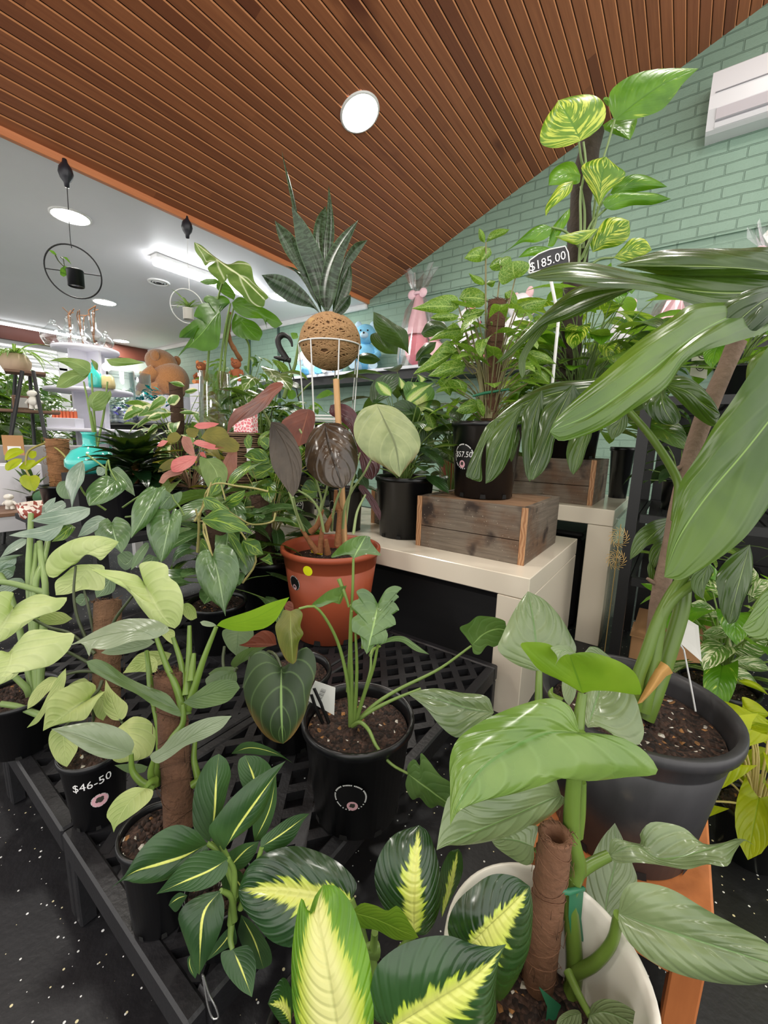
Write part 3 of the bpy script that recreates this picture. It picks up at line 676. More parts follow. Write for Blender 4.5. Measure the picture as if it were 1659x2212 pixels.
G_sword = leafmat('silver_sword_leaf', rgb(98, 118, 78), rgb(132, 150, 106), rgb(150, 166, 122), rgb(104, 140, 78), .27, 6, .5, .3, .025, .2, bump=.7, tcol=(.45, .6, .2, 1), nscale=9, coat=.3, spec=.6)
G_swordg = leafmat('fresh_green_leaf', rgb(92, 136, 58), rgb(128, 166, 88), rgb(150, 184, 112), rgb(92, 138, 52), .27, 6, .5, .25, .025, .25, bump=.9, nscale=7, coat=.3, spec=.6)
G_under = leafmat('bright_leaf_underside', rgb(104, 150, 28), rgb(132, 176, 44), None, rgb(84, 128, 26), .5, 6, .5, .1, .02, .45, bump=.2)
G_dief = leafmat('dumb_cane_dark', rgb(18, 52, 26), rgb(36, 78, 40), rgb(60, 104, 58), None, .27, 11, .42, .16, .02, .14, 'centre', rgb(222, 226, 120), (.44, rgb(190, 214, 60)), bump=.7, coat=.3, spec=.6)
G_diefp = leafmat('dumb_cane_pale', rgb(60, 108, 20), rgb(108, 156, 36), None, rgb(214, 216, 140), .34, 12, .42, .3, .02, .25, 'centre', rgb(226, 226, 150), (1.0, rgb(190, 206, 74)), bump=.7)
G_dieft = leafmat('dumb_cane_new', rgb(96, 140, 40), rgb(140, 174, 66), None, rgb(160, 190, 80), .4, 9, .4, .2, .03, .3)
G_agla = leafmat('streaked_dark_leaf', rgb(32, 66, 38), rgb(58, 96, 58), rgb(78, 114, 74), None, .36, 8, .5, .18, .03, .14, 'streak', rgb(226, 232, 120), bump=.3)
G_pale = leafmat('pale_arrowhead_leaf', rgb(170, 188, 116), rgb(200, 212, 150), rgb(214, 222, 172), rgb(196, 210, 146), .5, 7, .4, .4, .03, .25, bump=.55)
G_palel = leafmat('mottled_arrowhead_leaf', rgb(136, 156, 84), rgb(186, 196, 128), rgb(200, 208, 150), rgb(170, 186, 116), .5, 7, .4, .4, .03, .25, bump=.55)
G_silv = leafmat('grey_silver_leaf', rgb(118, 132, 104), rgb(146, 158, 132), rgb(150, 162, 136), rgb(88, 106, 72), .3, 8, .5, .12, .022, .16, bump=.25)
G_silvd = leafmat('olive_silver_leaf', rgb(70, 92, 56), rgb(98, 118, 78), None, rgb(60, 84, 46), .38, 8, .5, .12, .022, .2, bump=.25)
G_heart = leafmat('heart_leaf_green', rgb(58, 98, 58), rgb(96, 134, 88), rgb(134, 164, 122), rgb(150, 178, 130), .27, 5, .7, .35, .03, .15, bump=.45, coat=.3, spec=.6)
G_hearts = leafmat('heart_leaf_silver', rgb(110, 134, 116), rgb(150, 166, 150), rgb(84, 110, 88), rgb(180, 196, 176), .27, 4, .75, .5, .04, .12, bump=.5, coat=.3, spec=.6)
G_bras = leafmat('two_tone_heart_leaf', rgb(44, 92, 36), rgb(78, 122, 52), None, rgb(150, 180, 70), .3, 5, .7, .2, .06, .2, 'marble', rgb(168, 190, 70), (.56,))
G_giant = leafmat('giant_leaf_green', rgb(36, 66, 20), rgb(70, 102, 40), rgb(110, 132, 80), rgb(140, 164, 96), .27, 3, .9, .12, .018, .14, bump=.9, nscale=7, coat=.2, spec=.5)
G_giantg = leafmat('giant_leaf_bright', rgb(58, 98, 20), rgb(94, 132, 38), rgb(120, 150, 64), rgb(120, 160, 70), .27, 3, .9, .1, .018, .25, bump=.55, nscale=6, coat=.3, spec=.6)
G_gold = leafmat('marbled_pothos_leaf', rgb(66, 122, 18), rgb(110, 158, 34), None, rgb(70, 122, 24), .3, 7, .5, .1, .03, .3, 'marble', rgb(214, 222, 92), (.50,), tcol=(.45, .75, .05, 1))
G_goldg = leafmat('pothos_leaf_green', rgb(58, 118, 20), rgb(92, 150, 36), None, rgb(60, 110, 20), .3, 8, .45, .1, .03, .35, 'marble', rgb(190, 210, 80), (.64,), tcol=(.4, .75, .05, 1))
G_net = leafmat('veined_arrow_leaf', rgb(66, 116, 30), rgb(98, 146, 48), rgb(190, 206, 112), rgb(180, 204, 110), .4, 6, .45, .6, .035, .3, 'net', rgb(190, 206, 112))
G_stem = plain('green_stalk', rgb(112, 138, 66), .4, var=.18, vs=16); G_stemd = plain('dark_stalk', rgb(62, 72, 44), .45, var=.2); G_stemb = plain('deep_green_stalk', rgb(98, 124, 50), .32, var=.2, vs=12)
G_bark = plain('brown_sheath', rgb(140, 92, 56), .8, var=.35, vs=70, bump=.8, bs=140); G_twig = plain('grey_branch', rgb(128, 106, 90), .85, var=.25, vs=30, bump=.8, bs=90); G_dry = plain('dry_orange_sheath', rgb(196, 150, 84), .6, var=.2, vs=20)
M_tie = plain('green_tie_tape', rgb(40, 110, 78), .4)

# ------------------------------------------------ copper-leaved plant in the terracotta pot
Q[:] = [0, 0, 1]
r = thing('potted_alocasia', 'terracotta pot with quilted copper-brown leaves and a bamboo stake', 'potted plant', (-.985, 1.06, .2))
P = pot(r, -.985, 1.06, .2, .325, .128, .178, M_terra, .84, .008, True, True, .8)
m = MB(); th, z = onpot(P, 664, 1219); disc(m, P, th, min(z, .325-.048), .0172, .0014); m.build('yellow_price_dot', M_ydot, P.o)
sticker(P, 637, 1259, .026, (.0, -.55, .36))
m = MB(); q = onz(683, 1192, .482); m.box((q.x-.022, q.y-.004, .476), (q.x+.03, q.y+.004, .492)); m.build('plant_tag', plain('yellow_tag', rgb(236, 206, 40), .5), r)
F = MB(); S = MB(); K = MB()
crop(550, 700, 400)
F.m = 0; LF(F, '625,885 665,1080 720,1250 790,1472', '530,935 468,1050 450,1180 472,1300 560,1400 690,1462', '760,890 850,960 905,1070 925,1190 915,1300 865,1400', (1.34, 1.28), -.01, .03, .03, .008, 28, 8)
F.m = 4; LF(F, '150,875 280,1080 345,1300 345,1550', '135,950 132,1130 160,1280 250,1430', '250,890 350,1010 410,1150 425,1280 395,1460', (1.3, 1.26), 0, .05, -.03)
F.m = 1; LF(F, '1090,715 1180,900 1260,1080 1300,1340 1298,1372', '960,765 895,880 890,990 930,1090 1030,1200 1170,1285', '1250,745 1380,850 1460,960 1487,1080 1450,1180 1370,1275', (1.33, 1.25), -.02, .03, .03, .008, 28, 8)
F.m = 2; LF(F, '485,763 440,930 395,1095', '400,765 310,820 240,885 300,990', '530,785 543,850 528,930 480,1050', (1.45, 1.42), 0, .03, .0)
crop(400, 700, 500); LF(F, '705,430 560,540 420,640 300,785', '690,415 620,425 555,480 450,565 360,612 312,690', '690,470 640,520 590,590 490,660 400,692 340,735', (1.28, 1.2), 0, .02, -.03)
crop(550, 700, 400); F.m = 3; LF(F, '680,725 860,900 960,1150 1050,1395', '670,800 760,860 850,940 910,1080 945,1250 985,1370', '790,712 870,752 918,815 950,990 1020,1180 1125,1240 1108,1330', (1.55, 1.5), 0, -.02, .02)
LF(F, '940,1440 1040,1560 1105,1690 1125,1765', '930,1470 1010,1580 1080,1700', '980,1450 1070,1560 1130,1680', 1.5)
F.build('foliage', [G_alo, G_alop, G_alor, G_alov, G_alom], r)
crop(550, 700, 400)
for p_, d in (('345,1550 380,1700 440,1850', (1.27, 1.42)), ('390,1490 500,1560 580,1680 620,1860', (1.3, 1.42)), ('545,1370 580,1500 600,1600 560,1760 540,1850', (1.4, 1.5)), ('655,1440 610,1620 545,1830', (1.31, 1.48)), ('775,1470 710,1660 690,1850', (1.3, 1.48)),
              ('1055,1195 980,1340 880,1480 810,1640 790,1830', (1.3, 1.48)), ('945,1150 880,1400 840,1600 815,1800', (1.5, 1.52)), ('995,1525 920,1680 885,1880', (1.36, 1.36)), ('400,940 450,1030 470,1090', (1.43, 1.45)), ('40,700 90,800 140,900 250,1300 420,1840', (1.25, 1.3, 1.42, 1.46)), ('470,1090 545,1370', (1.45, 1.42))):
    ST(S, p_, d, (.0032, .0052), 8)
S.build('stems', plain('pale_alocasia_stalk', rgb(150, 168, 112), .45, var=.12), r)
crop(400, 700, 500)
for p_ in ('835,1470 880,1540 945,1635', '985,1440 975,1540 970,1635', '985,1330 950,1440 900,1490', '1010,1545 1022,1645', '1105,1330 1100,1450 1092,1590', '1065,1350 1030,1420 1005,1480', '1080,1190 1085,1290 1105,1340'):
    ST(K, p_, (1.42, 1.45), (.006, .0125), 9, 8)
K.build('brown_sheaths', G_bark, r)
m = MB(); a, b = at(1082, 395, 1.46), at(1145, 1600, 1.50); m.tube([a, a.lerp(b, .5), b], .011, 4); m.build('bamboo_stake', plain('pale_bamboo', rgb(206, 162, 112), .6, var=.1), r)

# ------------------------------------------------ string ball planter on the wire stand
crop(500, 300, 500)
c = at(708, 1455, 2.2); cx, cy = c.x, c.y
r = thing('kokedama_ball', 'brown string-wrapped root ball with banded sword leaves, resting in the white wire stand', 'hanging plant', c)
R = .158; m = MB(); m.ball(c, (R*.975, R*.975, R*.875), 40, 24); m.m = 1; rn = random.Random(4)
t = NT('jute_string'); o = t.obj(); n_ = t.noise(o, 120, 4); cc = t.mix(n_, rgb(132, 96, 62), rgb(206, 166, 120)); bp = t.n('Bump', {'Height': t.noise(o, 300, 3), 'Strength': .8, 'Distance': .002}); M_jute = t.done(t.bsdf(**{'Base Color': cc, 'Roughness': .9, 'Normal': bp.outputs[0]}).outputs[0])
for k in range(110):
    az = k*2.39996; inc = (.62 if k % 2 else -.45)+rn.uniform(-.12, .12); ax = Vector((sin(inc)*cos(az), sin(inc)*sin(az), cos(inc))) if k % 9 else Vector((cos(az), sin(az), rn.uniform(-.3, .3)))
    ax.normalize(); a = ax.orthogonal().normalized(); b = ax.cross(a); o_ = rn.uniform(-.72, .72); rr = sqrt(1-o_*o_)
    m.tube([c+Vector(((v := (a*cos(2*pi*i/36)*rr+b*sin(2*pi*i/36)*rr+ax*o_)).x*R, v.y*R, v.z*R*.9)) for i in range(37)], 0.0042, 5, False)
m.build('string_ball', [plain('ball_core', rgb(104, 74, 48), .95), M_jute], r)
m = MB(); q = at(580, 1315, 2.075); m.lathe(q, [(.001, .002), (.021, .002), (.022, 0), (.021, -.002), (.001, -.002)], 24, (CAM-q)+Vector((0, 0, .3))); m.build('wooden_tag', plain('tag_birch', rgb(190, 152, 96), .6), r)
F = MB()
for md, L_, R_, d, bw in (
    ('480,640 462,500 410,280 358,72', '445,520 405,330 372,160', '470,520 430,330 388,200', (2.213, 2.263), .0),
    ('690,1265 630,1000 540,760 430,485', '600,1120 540,960 470,770 445,600', '705,1120 672,900 600,720 520,590', (2.162, 2.087), .02),
    ('650,1262 560,1050 440,800 310,585', '600,1150 480,945 395,830 335,700', '625,1100 560,950 515,840 440,690', (2.187, 2.162), .0),
    ('700,1150 640,850 640,640 675,480', '650,900 590,760 588,660 615,560', '720,900 700,740 695,640 690,560', (2.263, 2.313), .0),
    ('690,1150 690,800 705,560 697,330', '655,900 650,720 680,560 690,430', '700,900 735,720 734,590 715,440', (2.213, 2.263), .0),
    ('680,1262 700,1000 780,800 910,580', '630,1120 650,960 690,820 780,690', '740,1150 780,960 812,830 870,680', (2.137, 2.087), .02),
    ('735,1230 780,1000 850,830 975,725', '740,1100 785,920 830,815 890,745', '770,1100 810,960 880,870 940,780', (2.187, 2.187), .0),
    ('725,1245 780,1080 830,960 850,880', '730,1150 765,1030 800,950', '800,1180 856,1080 862,950', (2.238, 2.263), .0),
    ('720,1270 780,1200 855,1115', '735,1220 790,1150', '790,1262 850,1190', (2.112, 2.062), .0),
    ('640,1262 540,1150 400,1060 215,975', '600,1190 540,1105 440,1015 330,970', '590,1215 490,1195 400,1165 290,1080', (2.137, 2.011), .0),
    ('640,1210 590,1110 510,980 385,908', '600,1110 520,985 460,930', '590,1150 520,1030 450,945', (2.213, 2.213), .0)):
    LF(F, md, L_, R_, d, bw, .015, .015, -.005, 24, 3)
F.build('foliage', G_snake, r)
r = thing('wire_plant_stand', 'tall white wire stand holding the string-wrapped root ball', 'plant stand', (cx, cy, .49))
m = MB(); m.ring((cx, cy, c.z-.02), (0, 0, 1), .165, .004, 48); m.build('top_ring', M_white, r)
lr = at(650, 1985, 2.16).z
for k in range(7):
    a = 2*pi*k/7+.35; e = Vector((cos(a), sin(a), 0)); w = MB(); w.tube([Vector((cx, cy, c.z-.02))+e*.165, Vector((cx, cy, lr))+e*.14, Vector((cx, cy, .49))+e*.11], .0035, 6); w.build('leg', M_white, r)
m = MB(); m.ring((cx, cy, lr), (0, 0, 1), .14, .0042, 40); m.ring((cx, cy, lr-.018), (0, 0, 1), .14, .0042, 40); m.build('lower_ring', M_white, r)

# ------------------------------------------------ lobed-leaf plant in the front black pot
Q[:] = [0, 0, 1]
r = thing('potted_philodendron', 'round black pot of bare stalks with small lobed leaves on the front bench', 'potted plant', (-.436, .546, .2))
P = pot(r, -.436, .546, .2, .193, .08, .106, M_bpot, .86, .005)
sticker(P, 757, 1722, .0285, (.12, -.62, .34))
F = MB(); S = MB(); crop(450, 1000, 500); F.m = 0
LF(F, '1215,1010 1195,1120 1165,1250 1135,1372', '1170,935 1110,900 1062,922 1078,972 1040,990 1030,1032 1072,1080 1032,1115 1028,1160 1035,1210 1072,1222 1092,1255 1100,1300', '1240,960 1280,902 1335,880 1387,898 1345,935 1368,962 1318,985 1345,1010 1368,1058 1308,1040 1302,1070 1335,1110 1342,1162 1298,1150 1272,1185 1288,1235 1262,1292 1230,1275 1200,1300 1165,1340', (.70, .67), -.01, .02, .01, 0, 64, 6)
LF(F, '1040,685 1085,600 1130,522', '1000,655 880,678 930,610 1000,553 1075,525', '1075,672 1140,655 1236,662 1205,620 1162,560 1160,530', (.74, .76), 0, -.03, .0)
LF(F, '930,1010 955,950 992,878', '880,1000 800,1035 740,1022 790,970 870,912 940,890', '945,1010 968,960 980,915', (.74, .74), 0, -.03, .02)
F.m = 1; LF(F, '590,1062 590,1180 600,1320 605,1442', '540,1055 515,1110 480,1165 492,1250 515,1330 560,1415', '640,1045 676,1082 660,1170 682,1222 648,1285 640,1350 628,1425', (.68, .66), -.01, .02, .02, 0, 30)
F.m = 0; crop(850, 1250, 600)
LF(F, '468,397 540,330 620,300 705,318', '430,345 395,293 450,265 500,225 560,225 610,232 668,255 672,285', '478,445 515,452 560,400 600,408 655,372 640,350 690,355', (.78, .76), 0, -.01, .01, 0, 32)
crop(450, 1300, 550)
LF(F, '1300,1120 1380,1180 1500,1270 1605,1345', '1295,1080 1315,1042 1345,1025 1378,1068 1385,985 1440,1040 1480,1095 1520,1140 1580,1180 1600,1260', '1285,1200 1330,1290 1375,1275 1420,1325 1455,1345 1500,1325 1550,1345', (.68, .66), -.01, .0, .02, 0, 32)
LF(F, '1110,285 1250,240 1440,343', '1180,232 1270,225 1350,275', '1180,262 1260,262 1350,320', (.86, .84))
F.build('foliage', [G_philo, G_hang], r)
b = (.765, )
for p_, d in (('590,45 690,30 775,125 850,280 900,480 922,650 925,810', (.68, .74, .765)), ('935,60 930,300 935,500 938,810', (.71, .765)), ('960,200 968,450 952,800', (.69, .765)), ('1110,250 1075,430 1010,620 955,805', (.69, .765)), ('1060,340 1055,450 1000,650 950,805', (.8, .765)), ('1120,290 1075,310 1058,350', (.84, .8)),
              ('1714,287 1500,440 1250,565 1090,665 950,800', (.77, .78, .765)), ('1385,565 1200,640 1030,730 950,800', (.76, .765)), ('1302,1120 1190,1055 1095,940 1045,835 990,785 940,808', (.68, .72, .76)), ('915,35 905,-5 850,-150', (.74, .74)), ('925,20 1010,130 1010,300', (.72, .74))):
    ST(S, p_, d, (.0021, .0042), 7, 20)
crop(450, 1000, 500); ST(S, '1040,685 1035,900 1022,1100 1012,1400 1000,1640', (.74, .765), (.0023, .0036))
S.build('stems', G_stem, r)
crop(450, 1300, 550); m = MB(); a, b_, c_, d_ = at(697, 515, .74), at(828, 560, .735), at(820, 740, .75), at(640, 640, .755); m.flat = True; m.add([a, b_, c_, d_]+[p_-RGT*.0004+FWD*.001 for p_ in (a, b_, c_, d_)], [(0, 1, 2, 3), (7, 6, 5, 4), (0, 4, 5, 1), (1, 5, 6, 2), (2, 6, 7, 3), (3, 7, 4, 0)]); tg = m.build('price_tag', plain('paper_white', rgb(226, 226, 222), .6), r)
m = MB(); ux, vy = (b_-a), (d_-a); nn = ux.cross(vy).normalized(); nn = nn if nn.dot(CAM-a) > 0 else -nn
for k in range(9): w_ = .012+.014*(k % 3)/2; y0_ = .24+k*.055; pp = [a+ux*.42+vy*y0_, a+ux*.66+vy*y0_, a+ux*.66+vy*(y0_+w_), a+ux*.42+vy*(y0_+w_)]; m.flat = True; m.add([p_+nn*.0006 for p_ in pp], [(0, 1, 2, 3)])
m.build('barcode', M_stkb, tg)
m = MB(); m.tube([at(690, 560, .745), at(735, 660, .75), at(785, 790, .76)], .0035, 6); m.tube([at(672, 600, .75), at(700, 690, .755), at(745, 790, .765)], .0035, 6); m.build('tag_stake', M_stkb, r)

# ------------------------------------------------ velvet heart leaf plant left of it
Q[:] = [0, 0, 1]
r = thing('potted_velvet_philodendron', 'black pot with one broad velvety dark heart leaf and browning tips', 'potted plant', (-.68, .58, .2))
P = pot(r, -.68, .60, .2, .17, .07, .093, M_bpot, .88, .005)
m = MB(); th, z = onpot(P, 495, 1568); disc(m, P, th, z, .011, .001); m.build('yellow_price_dot', M_ydot, P.o)
F = MB(); S = MB(); F.m = 0; crop(450, 1300, 550)
LF(F, '475,430 475,600 480,780 487,925', '440,375 350,315 275,365 237,480 232,600 270,720 345,845 420,908', '525,400 585,318 640,295 690,345 702,450 672,560 640,700 595,805 540,885', (.70, .66), -.012, .02, .01, .006, 30, 7)
F.m = 1; crop(450, 1000, 500); LF(F, '215,1192 210,1290 200,1382', '150,1185 105,1200 100,1240 140,1325', '270,1182 322,1200 312,1290 262,1352', (.84, .82)); F.m = 2
LF(F, '490,1302 350,1300 218,1306', '470,1225 400,1200 330,1235 275,1285', '440,1315 350,1322 270,1318', (.78, .74)); LF(F, '600,1062 605,1020 580,988', '560,1060 545,1035 560,1000', '612,1050 605,1005', .8)
F.m = 1; LF(F, '190,1475 270,1390 340,1330 480,1295', '160,1440 210,1370 320,1318', '230,1440 320,1390 400,1330', (.8, .78)); LF(F, '200,1500 110,1520 -10,1600', '150,1490 60,1495 -20,1550', '205,1560 160,1640 60,1640', (.72, .68)); LF(F, '205,1480 100,1500 0,1510', '170,1460 60,1470', '150,1540 60,1560', (.76, .78))
F.build('foliage', [G_velvet, G_silvd, G_alor], r)
crop(450, 1300, 550)
for p_, d in (('475,430 440,350 380,330 300,480', (.7, .78)), ('105,290 95,380 110,460 180,560', (.8, .76)), ('185,430 160,500 190,580', (.76, .76)), ('290,275 260,420 230,560', (.8, .78))): ST(S, p_, d, .0028)
S.build('stems', G_stemd, r)

# ------------------------------------------------ large silver-leaved climber in the white planter
Q[:] = [0, 0, 1]
r = thing('potted_silver_philodendron', 'white planter holding a coir pole and big glossy silver-green sword leaves', 'potted plant', (-.06, .435, 0))
P = pot(r, -.06, .435, 0, .30, .085, .118, M_wpot, .55, .004, False)
p0 = Vector((-.073, .503, .165)); pt = at(1200, 1802, .53); pole(r, Vector((pt.x, pt.y, .165)), pt, .0205, 'coir_pole', plain('smooth_coir', rgb(112, 78, 56), .85, var=.3, vs=40, bump=.8, bs=120))
F = MB(); S = MB(); crop(850, 1250, 600)
F.m = 0; LF(F, '870,555 850,380 830,220 803,75', '800,540 700,495 622,420 645,350 690,250 745,150', '930,552 1020,530 1092,430 1050,320 990,220 900,125', (.66, .72), 0, -.01, .01, .008, 28, 7)
LF(F, '600,800 450,775 250,715 90,690', '560,705 400,680 260,655 160,665', '560,850 480,905 380,950 280,880 190,770', (.62, .64), 0, .01, -.02, .006)
LF(F, '1160,890 1195,770 1250,620', '1130,840 1133,720 1190,630', '1250,890 1350,958 1460,995 1497,920 1480,830 1435,690 1340,610', (.585, .64), 0, .01, -.03, .006, 24, 7)
LF(F, '1000,1290 700,1420 450,1530 257,1622', '950,1180 700,1280 450,1330 340,1290 288,1440', '1030,1320 960,1400 830,1482 600,1562 400,1590 310,1580', (.56, .49), 0, .0, .03, .006, 26, 7)
LF(F, '838,1600 720,1560 580,1555', '862,1480 800,1478 680,1500', '835,1690 790,1712 690,1660 610,1600', (.54, .56)); LF(F, '1010,590 1060,640 1050,760', '1005,650 1020,720', '1090,600 1085,700', (.64, .62)); LF(F, '1120,460 1200,405 1300,470', '1150,430 1180,405', '1200,455 1260,475', (.64, .66))
F.m = 2; LF(F, '1130,685 1090,570 1052,455', '1000,610 870,545 805,465 758,390 830,378 920,388 1000,430', '1200,668 1330,675 1475,692 1478,645 1440,560 1350,495 1200,445 1110,440', (.56, .53), 0, -.03, -.02, .006, 30, 7)
F.m = 0; LF(F, '1090,445 1010,430 960,530', '1040,400 940,410 980,470', '1040,450 1000,470 970,510', (.525, .50))
F.m = 1; LF(F, '1112,918 900,925 700,1010 520,1140 400,1320 338,1475', '1060,770 950,715 800,740 600,815 450,900 372,975 336,1080 338,1250', '1200,922 1350,945 1500,1030 1578,1160 1400,1185 1150,1210 1030,1188 900,1232 700,1290 520,1330 400,1372', (.535, .50, .45), 0, .03, .02, .008, 36, 9)
crop(1050, 1650, 609); F.m = 0
LF(F, '720,540 880,482 1030,560 1300,505 1500,440 1592,487', '740,440 860,462 912,468 905,415 960,348 1050,345 1170,380 1280,470 1400,462 1490,438', '760,582 900,582 1050,600 1180,622 1300,592 1420,602 1462,525 1520,452', (.56, .5), 0, .02, -.02, 0, 34)
LF(F, '780,880 1000,960 1300,1055 1600,1150 1800,1220', '795,770 850,702 950,700 1100,742 1300,860 1500,965 1660,1060', '778,940 850,1062 1000,1180 1200,1258 1450,1300 1659,1290', (.5, .42), -.01, .02, .0, .01, 28, 7)
LF(F, '690,960 720,750 765,560 758,348', '605,860 588,720 620,560 680,440', '780,890 888,700 862,590 800,430', (.58, .62)); LF(F, '610,1480 700,1460 850,1520 1000,1620', '620,1420 690,1383 790,1402 900,1480', '600,1540 700,1580 850,1620', (.5, .47)); LF(F, '560,1470 490,1480 410,1545', '540,1448 490,1450 430,1490', '560,1530 500,1560', (.5, .48))
F.build('foliage', [G_sword, G_swordg, G_under], r)
crop(850, 1250, 600)
ST(S, '1110,915 1085,1150 1065,1400 1062,1560', (.535, .55), (.0085, .011), 10); ST(S, '1130,685 1112,800 1100,930', (.56, .545), (.006, .008), 10); ST(S, '870,555 868,640 866,740', (.66, .64), (.005, .006)); ST(S, '1120,1210 1115,1400 1100,1540', (.56, .56), (.007, .007)); ST(S, '950,650 940,690 1000,740', (.6, .58), (.001, .008))
crop(1050, 1650, 609)
ST(S, '490,380 520,500 545,600 510,700 490,780 510,1000 520,1200 500,1350 430,1480', (.545, .55, .56, .565), (.010, .011), 10, 24); ST(S, '722,540 620,590 545,640 500,690', (.56, .55), (.0065, .009), 10); ST(S, '780,890 740,1050 640,1170 530,1230', (.5, .55), (.006, .008), 10); ST(S, '290,500 380,640 470,760', (.545, .535), (.0032, .0045)); ST(S, '690,960 640,1100 560,1200', (.58, .56), (.005, .006)); ST(S, '610,1480 540,1350 480,1220', (.5, .54), (.004, .006))
S.build('stems', G_stemb, r)
m = MB(); m.tube([at(360, 730, .53), at(480, 755, .525), at(575, 735, .55)], [.003, .004, .003], 5); rows = [[at(490, 760, .535), at(575, 740, .55)], [at(485, 900, .545), at(560, 910, .555)], [at(500, 1010, .55), at(575, 1050, .56)]]; m.grid(rows); m.grid([[at(310, 1310, .535), at(330, 1330, .54)], [at(360, 1430, .53), at(440, 1420, .545)], [at(350, 1531, .53), at(440, 1531, .54)]]); m.build('green_tie', M_tie, r)

# ------------------------------------------------ variegated dumb cane at the front
Q[:] = [0, 0, 1]
r = thing('potted_dieffenbachia', 'nearest black pot of broad leaves with feathered yellow centres', 'potted plant', (-.243, .278, 0))
P = pot(r, -.243, .278, 0, .22, .068, .088, M_bpot, .9, .005)
writing(P, 600, 2150, 'Def', .024, radians(50), 'marker_writing')
F = MB(); S = MB(); crop(500, 1700, 650); F.m = 0
LF(F, '660,620 450,590 250,565 38,568', '692,540 620,440 500,365 350,325 205,358 90,440', '640,760 460,850 330,885 220,850 120,740 55,650', (.5, .53), 0, .02, -.02, .008, 30, 9)
LF(F, '1005,812 1002,600 1015,400 1035,210', '930,780 825,640 788,500 818,370 900,260', '1080,810 1150,660 1152,500 1132,380 1085,250', (.47, .52), -.01, .015, .015, .008, 30, 9)
LF(F, '1318,866 1420,770 1540,660 1645,548', '1235,880 1192,780 1230,650 1330,550 1440,482 1560,492', '1370,960 1470,1180 1560,1085 1640,900 1660,740 1660,630', (.46, .5), -.01, .01, .02, .008, 30, 9)
LF(F, '880,1330 1150,1170 1350,1040 1515,866', '770,1260 790,1010 900,892 1050,832 1200,820 1330,865 1430,880', '1200,1440 1440,1320 1458,1100 1475,950', (.38, .42), -.01, .0, .02, .008, 30, 9)
LF(F, '1160,720 1215,520 1250,340', '1140,620 1148,480 1200,360', '1200,640 1272,480 1270,370', (.53, .54)); LF(F, '330,1300 290,1220 200,1195', '340,1150 290,1050 230,1120', '330,1350 260,1290', (.5, .48))
F.m = 1; LF(F, '600,1450 560,1180 515,920 475,690 505,540', '400,1400 345,1250 330,1000 345,800 388,610 425,690 455,610', '760,1400 782,1150 762,950 720,800 660,640 575,545', (.37, .40, .44), -.01, .02, .0, .008, 32, 9)
F.m = 2; LF(F, '660,690 800,730 930,790 1032,830', '720,640 800,655 860,682 915,655 990,760', '700,770 800,790 900,842 985,842', (.46, .44))
F.build('foliage', [G_dief, G_diefp, G_dieft], r)
for p_, d in (('660,620 720,800 780,1100', (.5, .49)), ('1005,812 900,950 800,1150', (.47, .49)), ('1318,866 1100,1000 850,1200', (.46, .48)), ('790,800 780,950 790,1150', (.46, .49)), ('880,1330 850,1380 820,1450', (.38, .42)), ('600,1450 650,1500 760,1560', (.37, .42))): ST(S, p_, d, (.004, .006))
b0 = Vector((-.243, .278, .19)); S.tube([b0, b0+Vector((.002, -.004, .15)), at(800, 900, .475)], .009, 10); S.build('stems', G_stem, r)

# ------------------------------------------------ dark leaves with a yellow midrib streak
Q[:] = [0, 0, 1]
r = thing('potted_aglaonema', 'dark pointed leaves with one yellow streak each, at the front bench corner', 'potted plant', (-.457, .262, .2))
P = pot(r, -.452, .262, .2, .085, .036, .047, M_bpot, .9, .003)
F = MB(); S = MB(); crop(0, 1700, 700)
LF(F, '1062,290 940,355 820,392 690,432 568,518', '1000,222 905,193 800,240 720,320 662,410 635,455', '1060,330 960,420 870,470 780,492 690,492 640,470', (.53, .5), -.01, .0, .0, .006)
LF(F, '1168,368 1070,430 930,490 802,548', '1130,330 1040,328 960,368 890,440', '1160,440 1100,500 1000,535 900,532', (.52, .49), -.01)
LF(F, '1075,285 1100,140 1108,-40 1120,-170', '1000,230 985,110 1000,0 1030,-80 1075,-145', '1080,230 1140,110 1168,0 1182,-70 1160,-140', (.55, .57), 0, .01, .01)
LF(F, '1130,530 1050,630 1030,780 1020,962', '1040,548 955,595 912,660 930,740 970,850 992,930', '1148,600 1140,700 1090,830 1050,905', (.52, .5), -.01, .01, .0, .006); LF(F, '960,555 910,570 863,606', '920,540 880,570', '940,590 900,640', .53); LF(F, '1190,830 1235,930 1290,1076', '1132,850 1150,940 1225,1035', '1272,812 1310,905 1302,1005', (.53, .51)); LF(F, '1200,700 1150,790 1060,890', '1150,740 1090,820', '1212,800 1160,828', .54); LF(F, '975,860 970,910 1000,982', '960,880 968,940', '1005,900 1010,950', .53)
LF(F, '1230,650 1300,780 1350,930', '1210,720 1260,860 1310,930', '1300,700 1380,820 1390,900', .56); LF(F, '1160,420 1240,520 1260,640', '1130,470 1180,590', '1230,430 1290,560', .56)
crop(450, 1300, 550)
LF(F, '90,1642 205,1450 335,1265 503,1038', '0,1490 55,1400 150,1280 270,1172 400,1090', '130,1570 230,1502 340,1400 402,1260 440,1120', (.53, .54), -.008, .0, .01, .006)
LF(F, '330,1270 290,1130 240,1000', '235,1220 195,1110 200,1030', '400,1190 412,1085 335,1010', (.57, .58)); LF(F, '300,1560 400,1350 442,1120', '290,1450 360,1260', '360,1540 440,1330', .56); LF(F, '340,1600 480,1510 658,1380', '345,1545 420,1480 520,1410 600,1382', '400,1642 480,1610 560,1540 612,1440', (.54, .56)); LF(F, '130,1740 240,1620 330,1560', '110,1660 220,1580', '220,1740 300,1650', .55)
